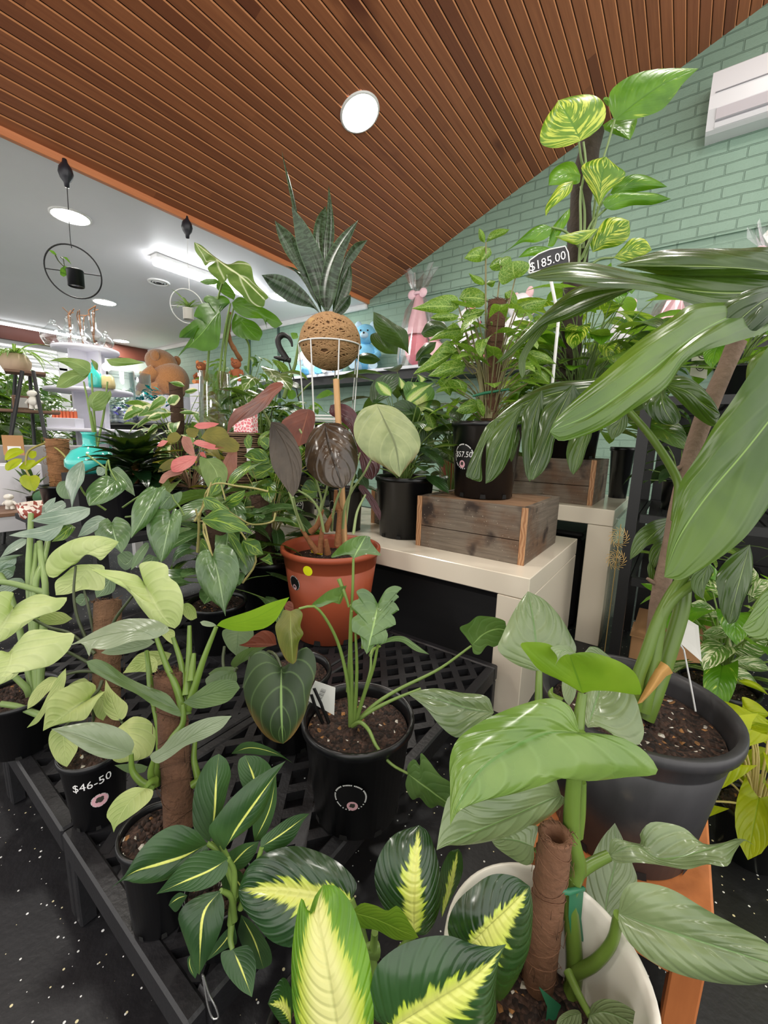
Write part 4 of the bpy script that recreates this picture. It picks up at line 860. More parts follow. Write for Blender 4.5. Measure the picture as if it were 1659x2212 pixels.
LF(F, '150,990 270,950 430,985 550,1050', '210,925 290,912 420,960', '260,990 350,1000 470,1010', (.64, .62))
F.build('foliage', G_agla, r)
crop(0, 1700, 700)
for p_, d in (('1062,290 1120,330 1190,450 1180,700', (.53, .54)), ('1168,368 1200,440 1190,650', (.52, .54)), ('1130,530 1180,560 1200,680', (.52, .54)), ('1190,830 1180,780 1185,700', (.53, .54)), ('1130,290 1170,380 1205,560', (.53, .54)), ('1075,285 1130,350 1210,540', (.55, .545)), ('1340,310 1300,450 1230,620', (.54, .545))): ST(S, p_, d, (.003, .0045))
S.build('stems', G_stem, r)

bush(F, None, (-.452, .262, .27), 12, .12, .05, .085, .045, 'lance', 1.2, 4, .002, -.3) if False else None
crop(0, 1700, 700)
r3 = thing('wire_hook', 'bright bent wire loop hanging below the streaked dark leaves at the bench edge', 'hook', at(1060, 1080, .5))
m = MB(); m.tube(catmull([at(x, y, .5) for x, y in ((1035, 960), (1050, 1040), (1065, 1120), (1090, 1185), (1118, 1180), (1105, 1130), (1070, 1060), (1040, 965))], 30), .0013, 5); m.build('wire_loop', plain('bright_wire', rgb(206, 206, 206), .2, metal=.9), r3)
# ------------------------------------------------ small silver climber on a coir pole
Q[:] = [0, 0, 1]
r = thing('potted_silver_climber', 'grey-leaved climber on a short coir pole in a small black pot at the bench edge', 'potted plant', (-.546, .226, .2))
P = pot(r, -.546, .226, .2, .146, .038, .050, M_bpot, .93, .003)
pt = at(366, 1456, .615); pole(r, at(389, 1785, .595), pt, .0205, 'coir_pole')
F = MB(); S = MB(); crop(0, 1050, 500); F.m = 0
LF(F, '1122,1090 1010,1040 800,1060 488,1146', '1215,1030 1130,965 1000,948 870,960 700,1030 560,1110', '1060,1100 950,1112 800,1162 720,1172 655,1165 640,1222 590,1130', (.6, .57), 0, .03, -.02, 0, 26)
LF(F, '1112,1118 950,1160 722,1196', '1000,1055 850,1110', '1050,1160 900,1202 790,1212', (.63, .62))
crop(0, 1400, 500); F.m = 1
LF(F, '1285,440 1080,345 880,240 620,95', '1200,330 1050,272 900,200 780,112 690,78', '1300,492 1180,452 1080,400 980,330 850,270 700,192 640,152', (.58, .55), 0, .01, -.01, .004); LF(F, '1312,390 1500,330 1720,285', '1400,322 1500,252 1600,225 1690,238', '1400,432 1520,420 1640,378', (.58, .57))
F.m = 0; LF(F, '942,755 760,700 560,622 368,580', '962,680 900,600 780,547 650,530 500,552', '880,790 760,792 640,752 540,692 440,622', (.58, .54), -.008, .01, -.01, .004); LF(F, '1085,805 1300,680 1480,570 1660,486', '1075,765 1150,718 1220,640 1300,580 1450,510 1570,488', '1130,828 1220,782 1330,702 1460,652 1590,575', (.56, .57), -.006)
F.m = 3; LF(F, '1042,1003 930,1100 845,1240 815,1322', '960,998 860,1050 790,1130 763,1205 795,1255', '1097,1020 1080,1085 1000,1160 900,1232 838,1275', (.56, .53), -.006); F.m = 1; LF(F, '1060,850 940,870 820,840', '1000,830 900,830', '1030,890 920,895', .62)
F.m = 2; crop(450, 1000, 500); LF(F, '60,1166 280,1130 450,1050 580,962', '100,1128 300,1060 450,1000', '200,1205 380,1192 472,1140 525,1060', (.6, .62), 0, -.03, .02, 0); F.m = 0; LF(F, '60,1165 0,1150 -60,1140', '30,1145 -30,1130', '20,1175 -40,1165', .6)
F.build('foliage', [G_silv, G_silvd, G_under, G_palel], r)
crop(0, 1050, 500)
for p_, d in (('1122,1090 1190,1280 1270,1460 1320,1640', (.6, .6)), ('1240,1085 1300,1280 1325,1500 1340,1640', (.63, .6)), ('1358,1000 1352,1280 1335,1500', (.64, .6)), ('1550,1010 1460,1240 1390,1460 1345,1600', (.6, .6)), ('1050,1180 1065,1300 1090,1500 1150,1650', (.64, .61)), ('1390,1200 1370,1400', (.62, .6))): ST(S, p_, d, (.003, .0062), 9)
crop(0, 1400, 500)
for p_, d in (('940,758 950,880 1020,965 1110,1000', (.58, .585)), ('1310,400 1310,540 1240,640 1200,720', (.59, .585)), ('1100,420 1130,560 1140,700 1130,900 1120,980', (.6, .6)), ('1400,640 1390,800 1420,960 1380,980', (.61, .6)), ('1100,800 1080,900 1110,980', (.57, .59)), ('1480,870 1420,950 1380,980', (.6, .6)), ('1042,1003 1080,960 1110,950', (.56, .58))): ST(S, p_, d, (.003, .0058), 9)
S.build('stems', G_stemb, r)

# ================================================================== MIDDLE AND BACK PLANTS
G_dark = leafmat('deep_green_glossy', rgb(22, 50, 26), rgb(48, 84, 46), rgb(90, 120, 84), rgb(60, 96, 50), .26, 6, .5, .2, .03, .12)
G_lily = leafmat('dark_lily_leaf', rgb(30, 54, 34), rgb(58, 82, 56), rgb(84, 108, 80), rgb(50, 78, 40), .25, 9, .45, .3, .03, .14)
G_varg = leafmat('cream_centred_leaf', rgb(40, 96, 36), rgb(80, 136, 56), None, rgb(200, 214, 140), .34, 9, .42, .2, .03, .25, 'centre', rgb(214, 222, 150), (.75, rgb(150, 190, 70)))
G_mons = leafmat('split_leaf_green', rgb(38, 84, 14), rgb(60, 112, 26), None, rgb(96, 140, 50), .35, 5, .4, .1, .02, .35, tcol=(.26, .55, .03, 1))
G_monsp = leafmat('split_leaf_veined', rgb(74, 108, 54), rgb(112, 142, 84), rgb(214, 220, 186), rgb(216, 222, 180), .25, 3.2, .3, 1.1, .06, .25, coat=.3)
G_queen = leafmat('cream_edged_leaf', rgb(74, 118, 54), rgb(110, 146, 76), None, rgb(150, 170, 110), .36, 6, .5, .1, .03, .25, 'edge', rgb(226, 224, 178))
G_pinkl = leafmat('pink_leaf', rgb(214, 112, 112), rgb(232, 146, 140), rgb(196, 92, 92), rgb(200, 100, 100), .45, 5, .5, .3, .03, .3, tcol=(.9, .3, .25, 1))
G_rose = leafmat('dusty_rose_leaf', rgb(150, 96, 84), rgb(190, 134, 118), None, rgb(150, 90, 80), .5, 5, .5, .3, .03, .25, tcol=(.7, .3, .2, 1))
G_olive = leafmat('olive_arrow_leaf', rgb(96, 100, 30), rgb(134, 130, 52), None, rgb(120, 116, 44), .45, 5, .5, .2, .03, .35, tcol=(.5, .5, .05, 1))
G_soft = leafmat('soft_mid_green', rgb(94, 128, 66), rgb(128, 158, 98), rgb(150, 176, 120), rgb(150, 176, 112), .4, 6, .5, .2, .03, .25)
G_lime = leafmat('lime_heart_leaf', rgb(160, 190, 20), rgb(196, 216, 40), None, rgb(140, 170, 20), .4, 5, .6, .1, .03, .5, tcol=(.75, .85, .05, 1))
G_fine = leafmat('fine_green_foliage', rgb(40, 84, 36), rgb(90, 134, 66), None, None, .4, 4, .5, .0, .03, .25)
G_spid = leafmat('striped_grass_leaf', rgb(70, 120, 50), rgb(110, 150, 80), None, rgb(220, 224, 180), .4, 3, 0, 0, .18, .25)

# ------------------------------------------------ pale arrowhead plant, price written on its pot
Q[:] = [0, 0, 1]
r = thing('potted_syngonium', 'pale lime arrowhead plant on a coir pole, price $46-50 hand-written on its pot', 'potted plant', (-.804, .239, .2))
P = pot(r, -.804, .239, .2, .138, .041, .056, M_bpot, .93, .003)
crop(0, 1400, 500); writing(P, 655, 975, '$46-50', .0215, radians(8)); sticker(P, 715, 1085, .0135, (0, 0, .92), None, True, True)
Q[:] = [0, 0, 1]
pt = at(233, 1300, .84); pole(r, Vector((-.815, .26, .30)), pt, .0235, 'coir_pole', plain('shaggy_coir', rgb(104, 76, 54), .95, var=.5, vs=60, bump=1.0, bs=220))
F = MB(); S = MB(); crop(0, 1050, 500); F.m = 0
LF(F, '540,560 620,490 720,440 852,400', '480,585 400,655 345,645 327,560 370,480 470,408 560,372 680,355 780,370', '560,545 620,490 690,512 722,533 780,480 830,430', (.86, .84), -.01, .01, .0, .004, 30)
LF(F, '640,560 570,660 400,782', '540,570 450,640 395,690', '742,570 752,640 740,742 600,742 480,776', (.88, .86))
LF(F, '1030,690 1100,820 1170,940 1252,1022', '985,640 930,625 860,608 655,598 780,650 870,682 900,735 950,785 985,840 1030,900 1100,972', '1008,620 1000,560 1100,538 1200,572 1212,650 1272,700 1312,800 1312,900 1290,985', (.77, .74), -.012, .0, .01, .006, 36, 7)
LF(F, '100,872 40,960 -60,1140', '60,820 100,768 0,758 -100,850 -120,1000', '140,832 280,773 400,800 482,800 430,882 330,920 250,950 150,1020 40,1100', (.8, .76), -.01, .0, .01, .004, 30)
LF(F, '90,1158 60,1290 -40,1440', '60,1190 0,1180 -80,1250 -90,1380', '130,1112 200,1040 330,1028 440,1052 532,1058 500,1162 400,1262 310,1302 200,1290 90,1380', (.77, .73), -.01, .0, .01, .004, 30)
F.m = 1
LF(F, '645,1520 490,1620 308,1756', '690,1440 640,1402 550,1412 430,1460 350,1532 322,1640', '752,1470 700,1532 660,1602 610,1672 500,1692 380,1722', (.73, .69), -.008, .0, .0, .004, 28)
LF(F, '410,1370 300,1460 195,1600', '350,1370 262,1440 205,1530', '402,1420 342,1480 262,1560', (.76, .72)); LF(F, '520,950 400,960 268,950', '450,905 345,908', '450,988 330,992', (.86, .84)); LF(F, '1300,900 1350,860 1412,945', '1310,850 1350,838 1400,880', '1330,940 1370,962', .8); LF(F, '1230,1200 1100,1250 900,1310', '1150,1180 1000,1200', '1180,1270 1000,1310', (.84, .8)); LF(F, '1150,1060 1210,1060 1245,1140', '1180,1020 1250,1040', '1170,1080 1200,1110', .75)
crop(0, 1400, 500)
LF(F, '865,520 820,430 757,225', '800,510 742,440 748,330', '900,490 915,410 855,350 795,290', (.72, .74)); LF(F, '880,540 930,640 930,812', '820,600 788,700 800,790 850,822', '960,490 1060,512 1110,580 1112,680 1080,762 1000,802', (.72, .69), -.01, .0, .01, .004); LF(F, '450,575 460,700 480,852', '370,588 348,680 390,790 440,835', '525,640 558,712 512,805', (.72, .7)); LF(F, '472,145 390,330 300,450 192,572', '420,200 340,340 285,450', '472,232 440,322 340,440 270,535', (.74, .7)); LF(F, '640,240 560,270 440,330', '600,215 500,260', '640,290 540,330', .78); LF(F, '1130,100 1020,110 880,180', '1100,60 980,70', '1120,170 1000,170', .78)
LF(F, '660,300 760,420 740,520', '720,300 800,400', '660,400 690,490', .76)
F.build('foliage', [G_pale, G_palel], r)
crop(0, 1050, 500)
for p_, d in (('543,572 528,760 548,920 610,1080 700,1250', (.86, .82, .8)), ('1028,690 940,800 820,965 760,1150', (.77, .8)), ('100,872 230,950 360,1015 500,1055 680,1200', (.8, .79)), ('90,1158 250,1190 450,1180 680,1290', (.77, .79)), ('645,1520 700,1470 730,1400', (.73, .78)), ('600,740 640,900 700,1200', (.88, .82)), ('410,1370 560,1330 700,1330', (.76, .79))): ST(S, p_, d, (.0022, .0034), 7, 18)
crop(0, 1400, 500)
for p_, d in (('865,520 800,400 730,340', (.72, .78)), ('880,540 820,450 740,380', (.72, .78)), ('450,575 560,480 650,420 680,600', (.72, .78)), ('640,240 680,320 690,500', (.78, .78))): ST(S, p_, d, (.002, .003))
S.build('stems', G_stemd, r)

# ------------------------------------------------ black pot at the bench end with silver arrow leaves
Q[:] = [0, 0, 1]
r = thing('potted_arrow_plant', 'black pot at the end bench corner with long whitish arrow leaves on thick stalks', 'potted plant', (-1.137, .21, .2))
P = pot(r, -1.137, .21, .2, .129, .061, .081, M_bpot, .88, .004)
F = MB(); S = MB(); crop(0, 680, 500)
LF(F, '645,1385 480,1430 222,1478', '560,1372 420,1400 300,1432', '640,1432 560,1482 420,1512 300,1495', (1.05, 1.0), -.01); LF(F, '455,1508 290,1560 62,1582', '380,1500 250,1530 150,1552', '420,1570 350,1622 250,1602 150,1595', (1.0, .96), -.01)
crop(0, 1050, 500)
LF(F, '120,505 60,530 -60,560', '165,492 80,495 -20,520', '110,560 40,590 -30,600', (.98, .95)); LF(F, '100,620 40,600 -40,640', '110,570 40,560', '90,650 20,670', (.98, .95)); LF(F, '190,380 100,440 5,510', '150,375 60,430', '180,420 80,480', (1.06, 1.02)); LF(F, '250,540 280,580 180,600', '285,520 270,600', '200,545 180,580', 1.05); LF(F, '180,690 100,700 -20,740', '150,660 60,670', '130,730 40,770', (.95, .92)); LF(F, '320,150 300,190 400,80', '300,150 350,100', '330,190 390,120', 1.08)
F.m = 1; LF(F, '520,280 450,340 370,400', '540,300 470,380', '470,270 410,350', (1.05, 1.0))
F.build('foliage', [G_hearts, G_bras], r)
for p_, d in (('222,200 215,400 205,560 210,760 250,1250 260,1500', (1.02, .95, .92)), ('265,415 245,600 235,760 255,1300 265,1500', (1.0, .93, .92)), ('283,400 300,560 325,735 300,1250 280,1500', (1.0, .93, .92)), ('345,390 310,540 255,700 265,1300 270,1500', (1.02, .93, .92)), ('-60,680 100,700 330,765', (.9, .93)), ('330,765 300,1100 280,1500', (.93, .92)), ('0,1560 120,1580 280,1640', (.86, .88)), ('100,1360 190,1450 215,1510', (.9, .92)), ('-40,560 80,800 240,1500', (.97, .92))): ST(S, p_, d, (.006, .0072), 9, 18)
S.build('stems', plain('pale_thick_stalk', rgb(126, 150, 90), .4, var=.15), r)

# ------------------------------------------------ heart-leaf climbers behind the pale arrowheads
Q[:] = [0, 0, 1]
r = thing('potted_heartleaf_philodendron', 'black pot of big green heart leaves on a dark coir pole behind the pale arrowheads', 'potted plant', (-1.22, .78, .2))
P = pot(r, -1.20, .74, .2, .16, .075, .095, M_bpot, .9, .004)
pole(r, Vector((-1.20, .75, .34)), Vector((-1.20, .75, .66)), .03, 'coir_pole', plain('damp_coir', rgb(70, 50, 38), .95, var=.4, vs=45, bump=1, bs=150))
F = MB(); S = MB(); crop(0, 1050, 500)
LF(F, '1125,15 1060,160 940,375', '1080,2 1000,62 948,155 940,265', '1180,2 1188,62 1140,152 1060,272 985,332', (1.13, 1.08), -.01, .015, .015, .006, 26, 6); LF(F, '1225,208 1200,340 1155,548', '1200,168 1120,168 1060,240 1052,332 1095,455', '1250,160 1300,200 1292,302 1262,402 1200,505', (1.13, 1.09), -.01, .015, .015, .006, 26, 6); LF(F, '800,262 820,350 870,482', '765,230 690,288 680,350 760,402 830,445', '832,220 920,262 942,335 912,422', (1.16, 1.12), -.01, .01, .01)
LF(F, '960,500 900,560 840,500', '960,560 900,602 850,560', '930,470 880,470', 1.22); LF(F, '1065,408 1000,490 938,605', '1040,405 960,500', '1068,440 1010,540', (1.15, 1.12)); LF(F, '1100,500 1060,590 1010,620', '1140,520 1110,590', '1060,490 1010,560', 1.2); LF(F, '800,640 760,720 690,800', '830,680 810,760', '720,670 680,740', 1.2); LF(F, '620,780 580,840 540,830', '640,820 590,860', '580,770 545,800', 1.1)
crop(0, 680, 500)
LF(F, '832,1188 740,1270 638,1370', '765,1150 682,1188 618,1262 625,1340', '882,1178 907,1232 850,1292 740,1352', (1.2, 1.12), -.01, .01, .01, .004, 26, 6); LF(F, '1232,1288 1190,1330 1148,1392', '1180,1258 1148,1322', '1302,1268 1292,1332 1218,1392', 1.25); LF(F, '478,1188 480,1250 502,1322', '425,1200 402,1255 440,1312', '525,1180 525,1262', 1.22); LF(F, '802,1105 880,1170 968,1300', '790,1150 880,1240', '850,1090 940,1190', (1.3, 1.25))
F.m = 1; LF(F, '590,1050 560,1190 515,1392', '560,1060 490,1122 468,1222 498,1302', '607,1080 602,1182 562,1252 530,1335', (1.16, 1.12), -.01, .02, .0, .004, 24); LF(F, '762,1460 660,1520 557,1592', '700,1438 610,1492', '742,1502 640,1572', (1.16, 1.12)); LF(F, '470,1350 400,1390 290,1430', '440,1330 340,1380', '470,1380 380,1420', (1.16, 1.14)); LF(F, '730,1090 740,1120 700,1150', '760,1110 740,1150', '700,1090 690,1120', 1.25)
F.m = 0; bush(F, S, (-1.27, .84, .36), 44, .34, .17, .14, .11, 'heart', 1.0, 11, .002, .0)
F.build('foliage', [G_heart, G_hearts], r)
crop(0, 680, 500)
for p_, d in (('835,1190 790,1110 775,1040 760,1120 780,1300', (1.2, 1.22)), ('590,1050 560,1180 620,1300 760,1400', (1.16, 1.22)), ('1125,1243 1000,1300 880,1380', (1.13, 1.22)), ('1232,1288 1250,1330 1290,1380 1320,1440', (1.25, 1.25)), ('1225,1438 1100,1430 900,1450', (1.13, 1.22)), ('770,1110 690,1050 620,1000', (1.22, 1.25))): ST(S, p_, d, (.0022, .003))
S.build('stems', G_stem, r)

Q[:] = [0, 0, 1]
r = thing('potted_climbing_philodendron', 'black pot with one large glossy heart leaf hanging to its front, beside the terracotta pot', 'potted plant', (-1.278, 1.02, .2))
P = pot(r, -1.278, 1.02, .2, .235, .09, .118, M_bpot, .9, .005); pole(r, Vector((-1.26, 1.0, .40)), Vector((-1.28, .98, .68)), .032, 'coir_pole', plain('dark_damp_coir', rgb(74, 54, 42), .95, var=.4, vs=45, bump=1, bs=150))
F = MB(); S = MB(); crop(450, 1000, 500); F.m = 0
LF(F, '30,672 70,800 124,1100', '0,622 -60,640 -92,722 -72,852 18,982 92,1042', '60,590 130,588 190,640 222,742 212,852 170,952 130,1035', (1.12, 1.06), -.01, .015, .015, .008, 28, 7)
F.m = 1; LF(F, '-45,402 90,420 322,512', '60,330 150,350 232,410 292,472', '-30,430 60,482 150,502 242,492', (1.2, 1.16), -.01); LF(F, '-40,250 30,280 160,345', '20,240 110,300', '-20,320 80,350', (1.24, 1.2)); LF(F, '110,310 180,250 265,195', '130,250 200,210', '180,320 250,250', (1.3, 1.28)); LF(F, '245,560 330,600 395,655', '290,540 362,560 378,600', '230,600 280,660 340,662', (1.3, 1.28)); LF(F, '140,500 200,600 285,760', '180,500 240,600', '150,560 220,670', (1.3, 1.27)); LF(F, '10,240 40,200 90,100', '10,180 50,110', '70,220 100,160', (1.3, 1.32)); LF(F, '370,690 420,700 465,725', '410,670 440,650', '440,730', 1.28); LF(F, '-60,560 -20,600 30,720', '-40,540 10,620', '-60,640 -20,700', 1.25)
F.m = 0; bush(F, S, (-1.35, 1.08, .42), 26, .32, .17, .13, .1, 'heart', 1.0, 13, .002, .0)
F.m = 1; bush(F, S, (-1.35, 1.08, .42), 22, .38, .18, .12, .09, 'heart', 1.0, 14, .002, .0)
F.build('foliage', [G_heart, G_bras], r)
for p_, d in (('30,672 0,560 -30,430 -60,420', (1.12, 1.2, 1.33)), ('-20,220 20,160 90,145 200,165 320,180 430,205', (1.28, 1.32)), ('90,145 150,350 230,490 270,550 340,660 330,740 245,860', (1.3, 1.3)), ('-90,330 -70,450 -80,640', (1.2, 1.24)), ('150,350 230,400 310,440 460,420 480,360', (1.3, 1.36)), ('20,140 -30,300 -100,420', (1.28, 1.24)), ('-20,220 -60,400 -60,640', (1.28, 1.36))): ST(S, p_, d, (.0024, .0036))
S.tube(catmull([at(30, 672, 1.12), at(-20, 420, 1.26), Vector((-1.30, 1.02, .62)), Vector((-1.32, 1.05, .44))], 14), .003, 6, False); S.build('stems', plain('tan_vine', rgb(158, 150, 92), .5, var=.2), r)

# ------------------------------------------------ plants on the lower cream table
Q[:] = [0, 0, 1]
r = thing('potted_brasil_philodendron', 'two-tone heart leaf trailer in a black pot on the left end of the lower cream table', 'potted plant', (-1.59, 1.42, .49))
r['label'] = 'two-tone trailing heart leaf plant in a black pot priced $13-25 on the lower cream table'
P = pot(r, -1.59, 1.42, .49, .25, .109, .128, M_bpot, .9, .004); sticker(P, 633, 1092, .052, (-.1, -.55, .3), '$13.25', True, True)
F = MB(); S = MB(); crop(400, 700, 500)
LF(F, '510,1130 550,1220 650,1400', '470,1140 455,1220 500,1310 580,1370', '560,1120 630,1180 640,1290', (1.85, 1.8), -.01, .01, .01); LF(F, '650,1160 690,1220 720,1300', '620,1180 640,1260', '700,1150 735,1220', 1.86); LF(F, '600,960 540,980 420,945', '560,900 480,895', '600,1000 500,990', 1.84); LF(F, '440,1000 500,1040 560,1110', '450,1060 500,1110', '500,990 580,1040', 1.86); LF(F, '950,1200 900,1200 830,1180', '940,1140 880,1115', '930,1245 870,1245', 1.72); LF(F, '600,880 570,860 540,830', '610,820 570,810', '580,900 540,870', 1.88); LF(F, '640,1000 600,1040 480,1100', '600,980 520,1010', '640,1060 560,1100', 1.85); LF(F, '770,1290 780,1350 790,1390', '745,1310 760,1360', '800,1310 805,1360', 1.76); LF(F, '470,890 440,840 450,790', '440,890 420,840', '480,850 480,810', 1.9)
bush(F, S, (-1.59, 1.42, .7), 46, .26, .19, .12, .095, 'heart', 1.2, 21, .002, -.5)
F.build('foliage', G_bras, r); ST(S, '650,1400 640,1420 530,1435 420,1440', (1.8, 1.9), .003); ST(S, '640,1330 660,1340 760,1310', (1.8, 1.78), .0025); S.tube(catmull([at(650, 1400, 1.8), at(640, 1250, 1.86), Vector((-1.56, 1.36, .76)), Vector((-1.58, 1.41, .71))], 14), .0025, 6, False); S.build('stems', plain('yellow_vine', rgb(186, 176, 96), .5), r)

Q[:] = [0, 0, 1]
r = thing('small_black_pot', 'small black pot with a round sticker behind the copper-leaved plant on the cream table', 'potted plant', (-1.229, 1.417, .49))
P = pot(r, -1.229, 1.417, .49, .195, .069, .081, M_bpot, .9, .004); crop(550, 700, 400); sticker(P, 700, 1640, .03, (0, -.55, .3), None, True, True)
F = MB(); bush(F, None, (-1.229, 1.417, .66), 9, .1, .06, .11, .06, 'lance', .6, 5); LF(F, '935,1290 970,1400 1010,1480', '920,1350 945,1440', '1000,1330 1025,1430', 1.75); F.build('foliage', G_dark, r)

Q[:] = [0, 0, 1]
r = thing('potted_dumb_cane', 'cream-centred broad leaves in a plain black pot beside the wooden crate', 'potted plant', (-.966, 1.504, .49))
P = pot(r, -.966, 1.504, .49, .261, .103, .129, M_bpot, .92, .004)
F = MB(); S = MB(); crop(780, 500, 500); F.m = 1
LF(F, '440,1310 410,1190 370,1080', '340,1230 302,1130 330,1075', '500,1240 527,1150 470,1085', (1.8, 1.84), -.01); LF(F, '330,1230 420,1150 527,1080', '320,1180 400,1110', '360,1230 450,1170', (1.74, 1.72)); LF(F, '430,1085 440,1050 400,1020', '410,1070', '470,1060', 1.9); LF(F, '290,1130 290,1080 270,1040', '270,1100', '335,1100', 1.9); LF(F, '215,1180 160,1120 110,1075', '140,1170 100,1110', '220,1130 160,1080', 1.85)
F.m = 0; LF(F, '440,1368 350,1290 228,1235', '420,1270 370,1230 300,1205', '440,1400 340,1350 265,1290', (1.75, 1.7), -.01); LF(F, '395,1395 500,1320 622,1290', '420,1360 520,1290', '440,1390 540,1340', (1.75, 1.7)); LF(F, '90,1240 160,1130 278,1018', '62,1190 78,1090 160,1030', '190,1190 262,1100', (1.9, 1.95)); LF(F, '400,1600 480,1560 575,1580', '450,1540 530,1550', '440,1640 530,1610', (1.74, 1.7)); LF(F, '480,1480 540,1420 590,1400', '480,1440 550,1400', '520,1480 590,1430', 1.8); LF(F, '470,1520 400,1440 390,1390', '420,1510 370,1440', '480,1460 430,1400', 1.78)
bush(F, S, (-.966, 1.504, .72), 26, .34, .15, .17, .085, 'oval', .5, 31, .004, .1)
F.m = 1; bush(F, S, (-.966, 1.504, .74), 9, .36, .14, .17, .08, 'oval', .5, 33, .004, .3)
F.build('foliage', [G_dark, G_varg], r); S.build('stems', G_stem, r)

# ------------------------------------------------ net-veined arrowhead on the crate
Q[:] = [0, 0, 1]
r = thing('potted_veined_syngonium', 'tall pale-veined arrowhead plant on a coir pole, pot standing on the front crate', 'potted plant', (-.642, 1.587, .69))
P = pot(r, -.642, 1.587, .69, .291, .112, .14, M_bpot, .95, .004); sticker(P, 1001, 986, .049, (-.12, -.6, .3), '$57.50', True, True)
pt = at(1072, 670, 1.66); pole(r, Vector((-.642, 1.60, .93)), Vector((-.642, 1.60, pt.z)), .034, 'coir_pole')
F = MB(); S = MB(); crop(780, 500, 500)
L3 = [('700,545 560,535 362,552', '690,470 620,452 520,478 440,520', '640,580 560,588 450,572', 1.6), ('700,480 800,475 908,492', '740,415 815,402 880,440', '780,530 850,545', 1.64), ('705,605 600,612 495,620', '640,585 540,590', '660,640 550,640', 1.58), ('720,610 800,590 892,562', '760,560 830,555', '770,640 850,610', 1.6), ('895,78 960,40 1065,-15', '925,10 990,-20', '960,52 1030,20', 1.64), ('885,82 860,40 845,-25', '850,60 840,10', '890,40 875,0', 1.64), ('890,188 820,170 738,192', '900,115 850,108 790,130', '860,216 800,218', 1.62), ('925,120 910,140 860,215', '935,160 900,200', '880,110 860,160', 1.62), ('1040,232 980,230 918,252', '1005,185 950,205', '1005,275 945,280', 1.64), ('1070,180 1020,200 990,240', '1080,210 1040,250', '1040,178 1000,200', 1.62), ('1105,335 1090,280 1090,212', '1015,382 983,330 1000,270 1050,225', '1145,325 1202,270 1202,228 1150,210', 1.58), ('892,372 840,345 770,298', '860,330 800,310', '870,385 810,365', 1.6), ('895,375 930,370 965,355', '920,350', '940,400', 1.62),
    ('692,850 560,930 372,1025', '620,780 560,830 480,920 405,985', '650,890 560,972 470,1002', 1.6), ('752,960 620,990 478,1038', '702,918 600,935 530,990', '722,1012 640,1032 560,1042', 1.55), ('660,780 640,700 660,650', '620,760 615,700', '710,740 700,680', 1.7), ('740,700 590,730 480,790', '690,690 560,720', '720,760 570,770', 1.62), ('1100,570 1180,520 1340,490', '1100,530 1220,490', '1130,620 1280,560', 1.64), ('980,720 940,690 925,645', '960,690 935,660', '1000,690 985,650', 1.56), ('1110,540 1060,480 1030,440', '1060,520 1030,470', '1120,480 1080,420', 1.66), ('640,1180 600,1100 560,1060', '590,1140 550,1080', '660,1110 620,1060', 1.62), ('740,1180 700,1080 640,1060', '650,1120 620,1070', '760,1100 700,1060', 1.58), ('860,1240 760,1250 680,1290', '800,1200 720,1240', '830,1290 740,1310', 1.56), ('880,1330 840,1260 830,1200', '850,1310 820,1250', '890,1270 860,1210', 1.55), ('1230,620 1320,660 1420,640', '1270,600 1360,610', '1270,680 1360,700', 1.66), ('1180,880 1280,900 1400,950', '1230,850 1330,880', '1230,940 1330,950', 1.66), ('1050,1140 1110,1110 1190,1100', '1070,1110 1140,1085', '1090,1150 1150,1140', 1.58), ('1230,1000 1290,1030 1350,1090', '1280,990 1350,1040', '1240,1050 1290,1090', 1.68), ('1180,940 1230,960 1170,1000', '1230,920 1260,960', '1170,950 1160,980', 1.6), ('480,1270 500,1350 520,1420', '450,1300 480,1390', '530,1290 540,1370', 1.66)]
for a, b, c_, d in L3: LF(F, a, b, c_, (d+.02, d-.02), -.006, .015, .015, .004, 18, 4)
bush(F, S, (-.642, 1.60, .97), 52, .44, .2, .11, .085, 'arrow', .8, 41, .0028, .1)
F.build('foliage', G_net, r)
for x, y in ((700, 545), (745, 500), (895, 78), (892, 188), (1005, 240), (1105, 335), (892, 372), (692, 850), (752, 960), (660, 780), (740, 700), (1100, 570), (1060, 480), (1180, 880), (720, 610), (1230, 620)):
    bx = 870+(x-700)*.12; ST(S, '%d,%d %d,%d %d,1000 %d,1340' % (x, y, x*.55+bx*.45, y*.55+500, bx+(x-bx)*.15, bx), (1.62, 1.6, 1.6), (.0028, .0042), 6, 12)
S.build('stems', plain('brown_green_stalk', rgb(118, 112, 74), .5, var=.2), r)
m = MB(); m.tube([at(800, 1180, 1.57), at(880, 1160, 1.555), at(1060, 1130, 1.57)], [.004, .006, .004], 5); m.build('green_tie', M_tie, r)

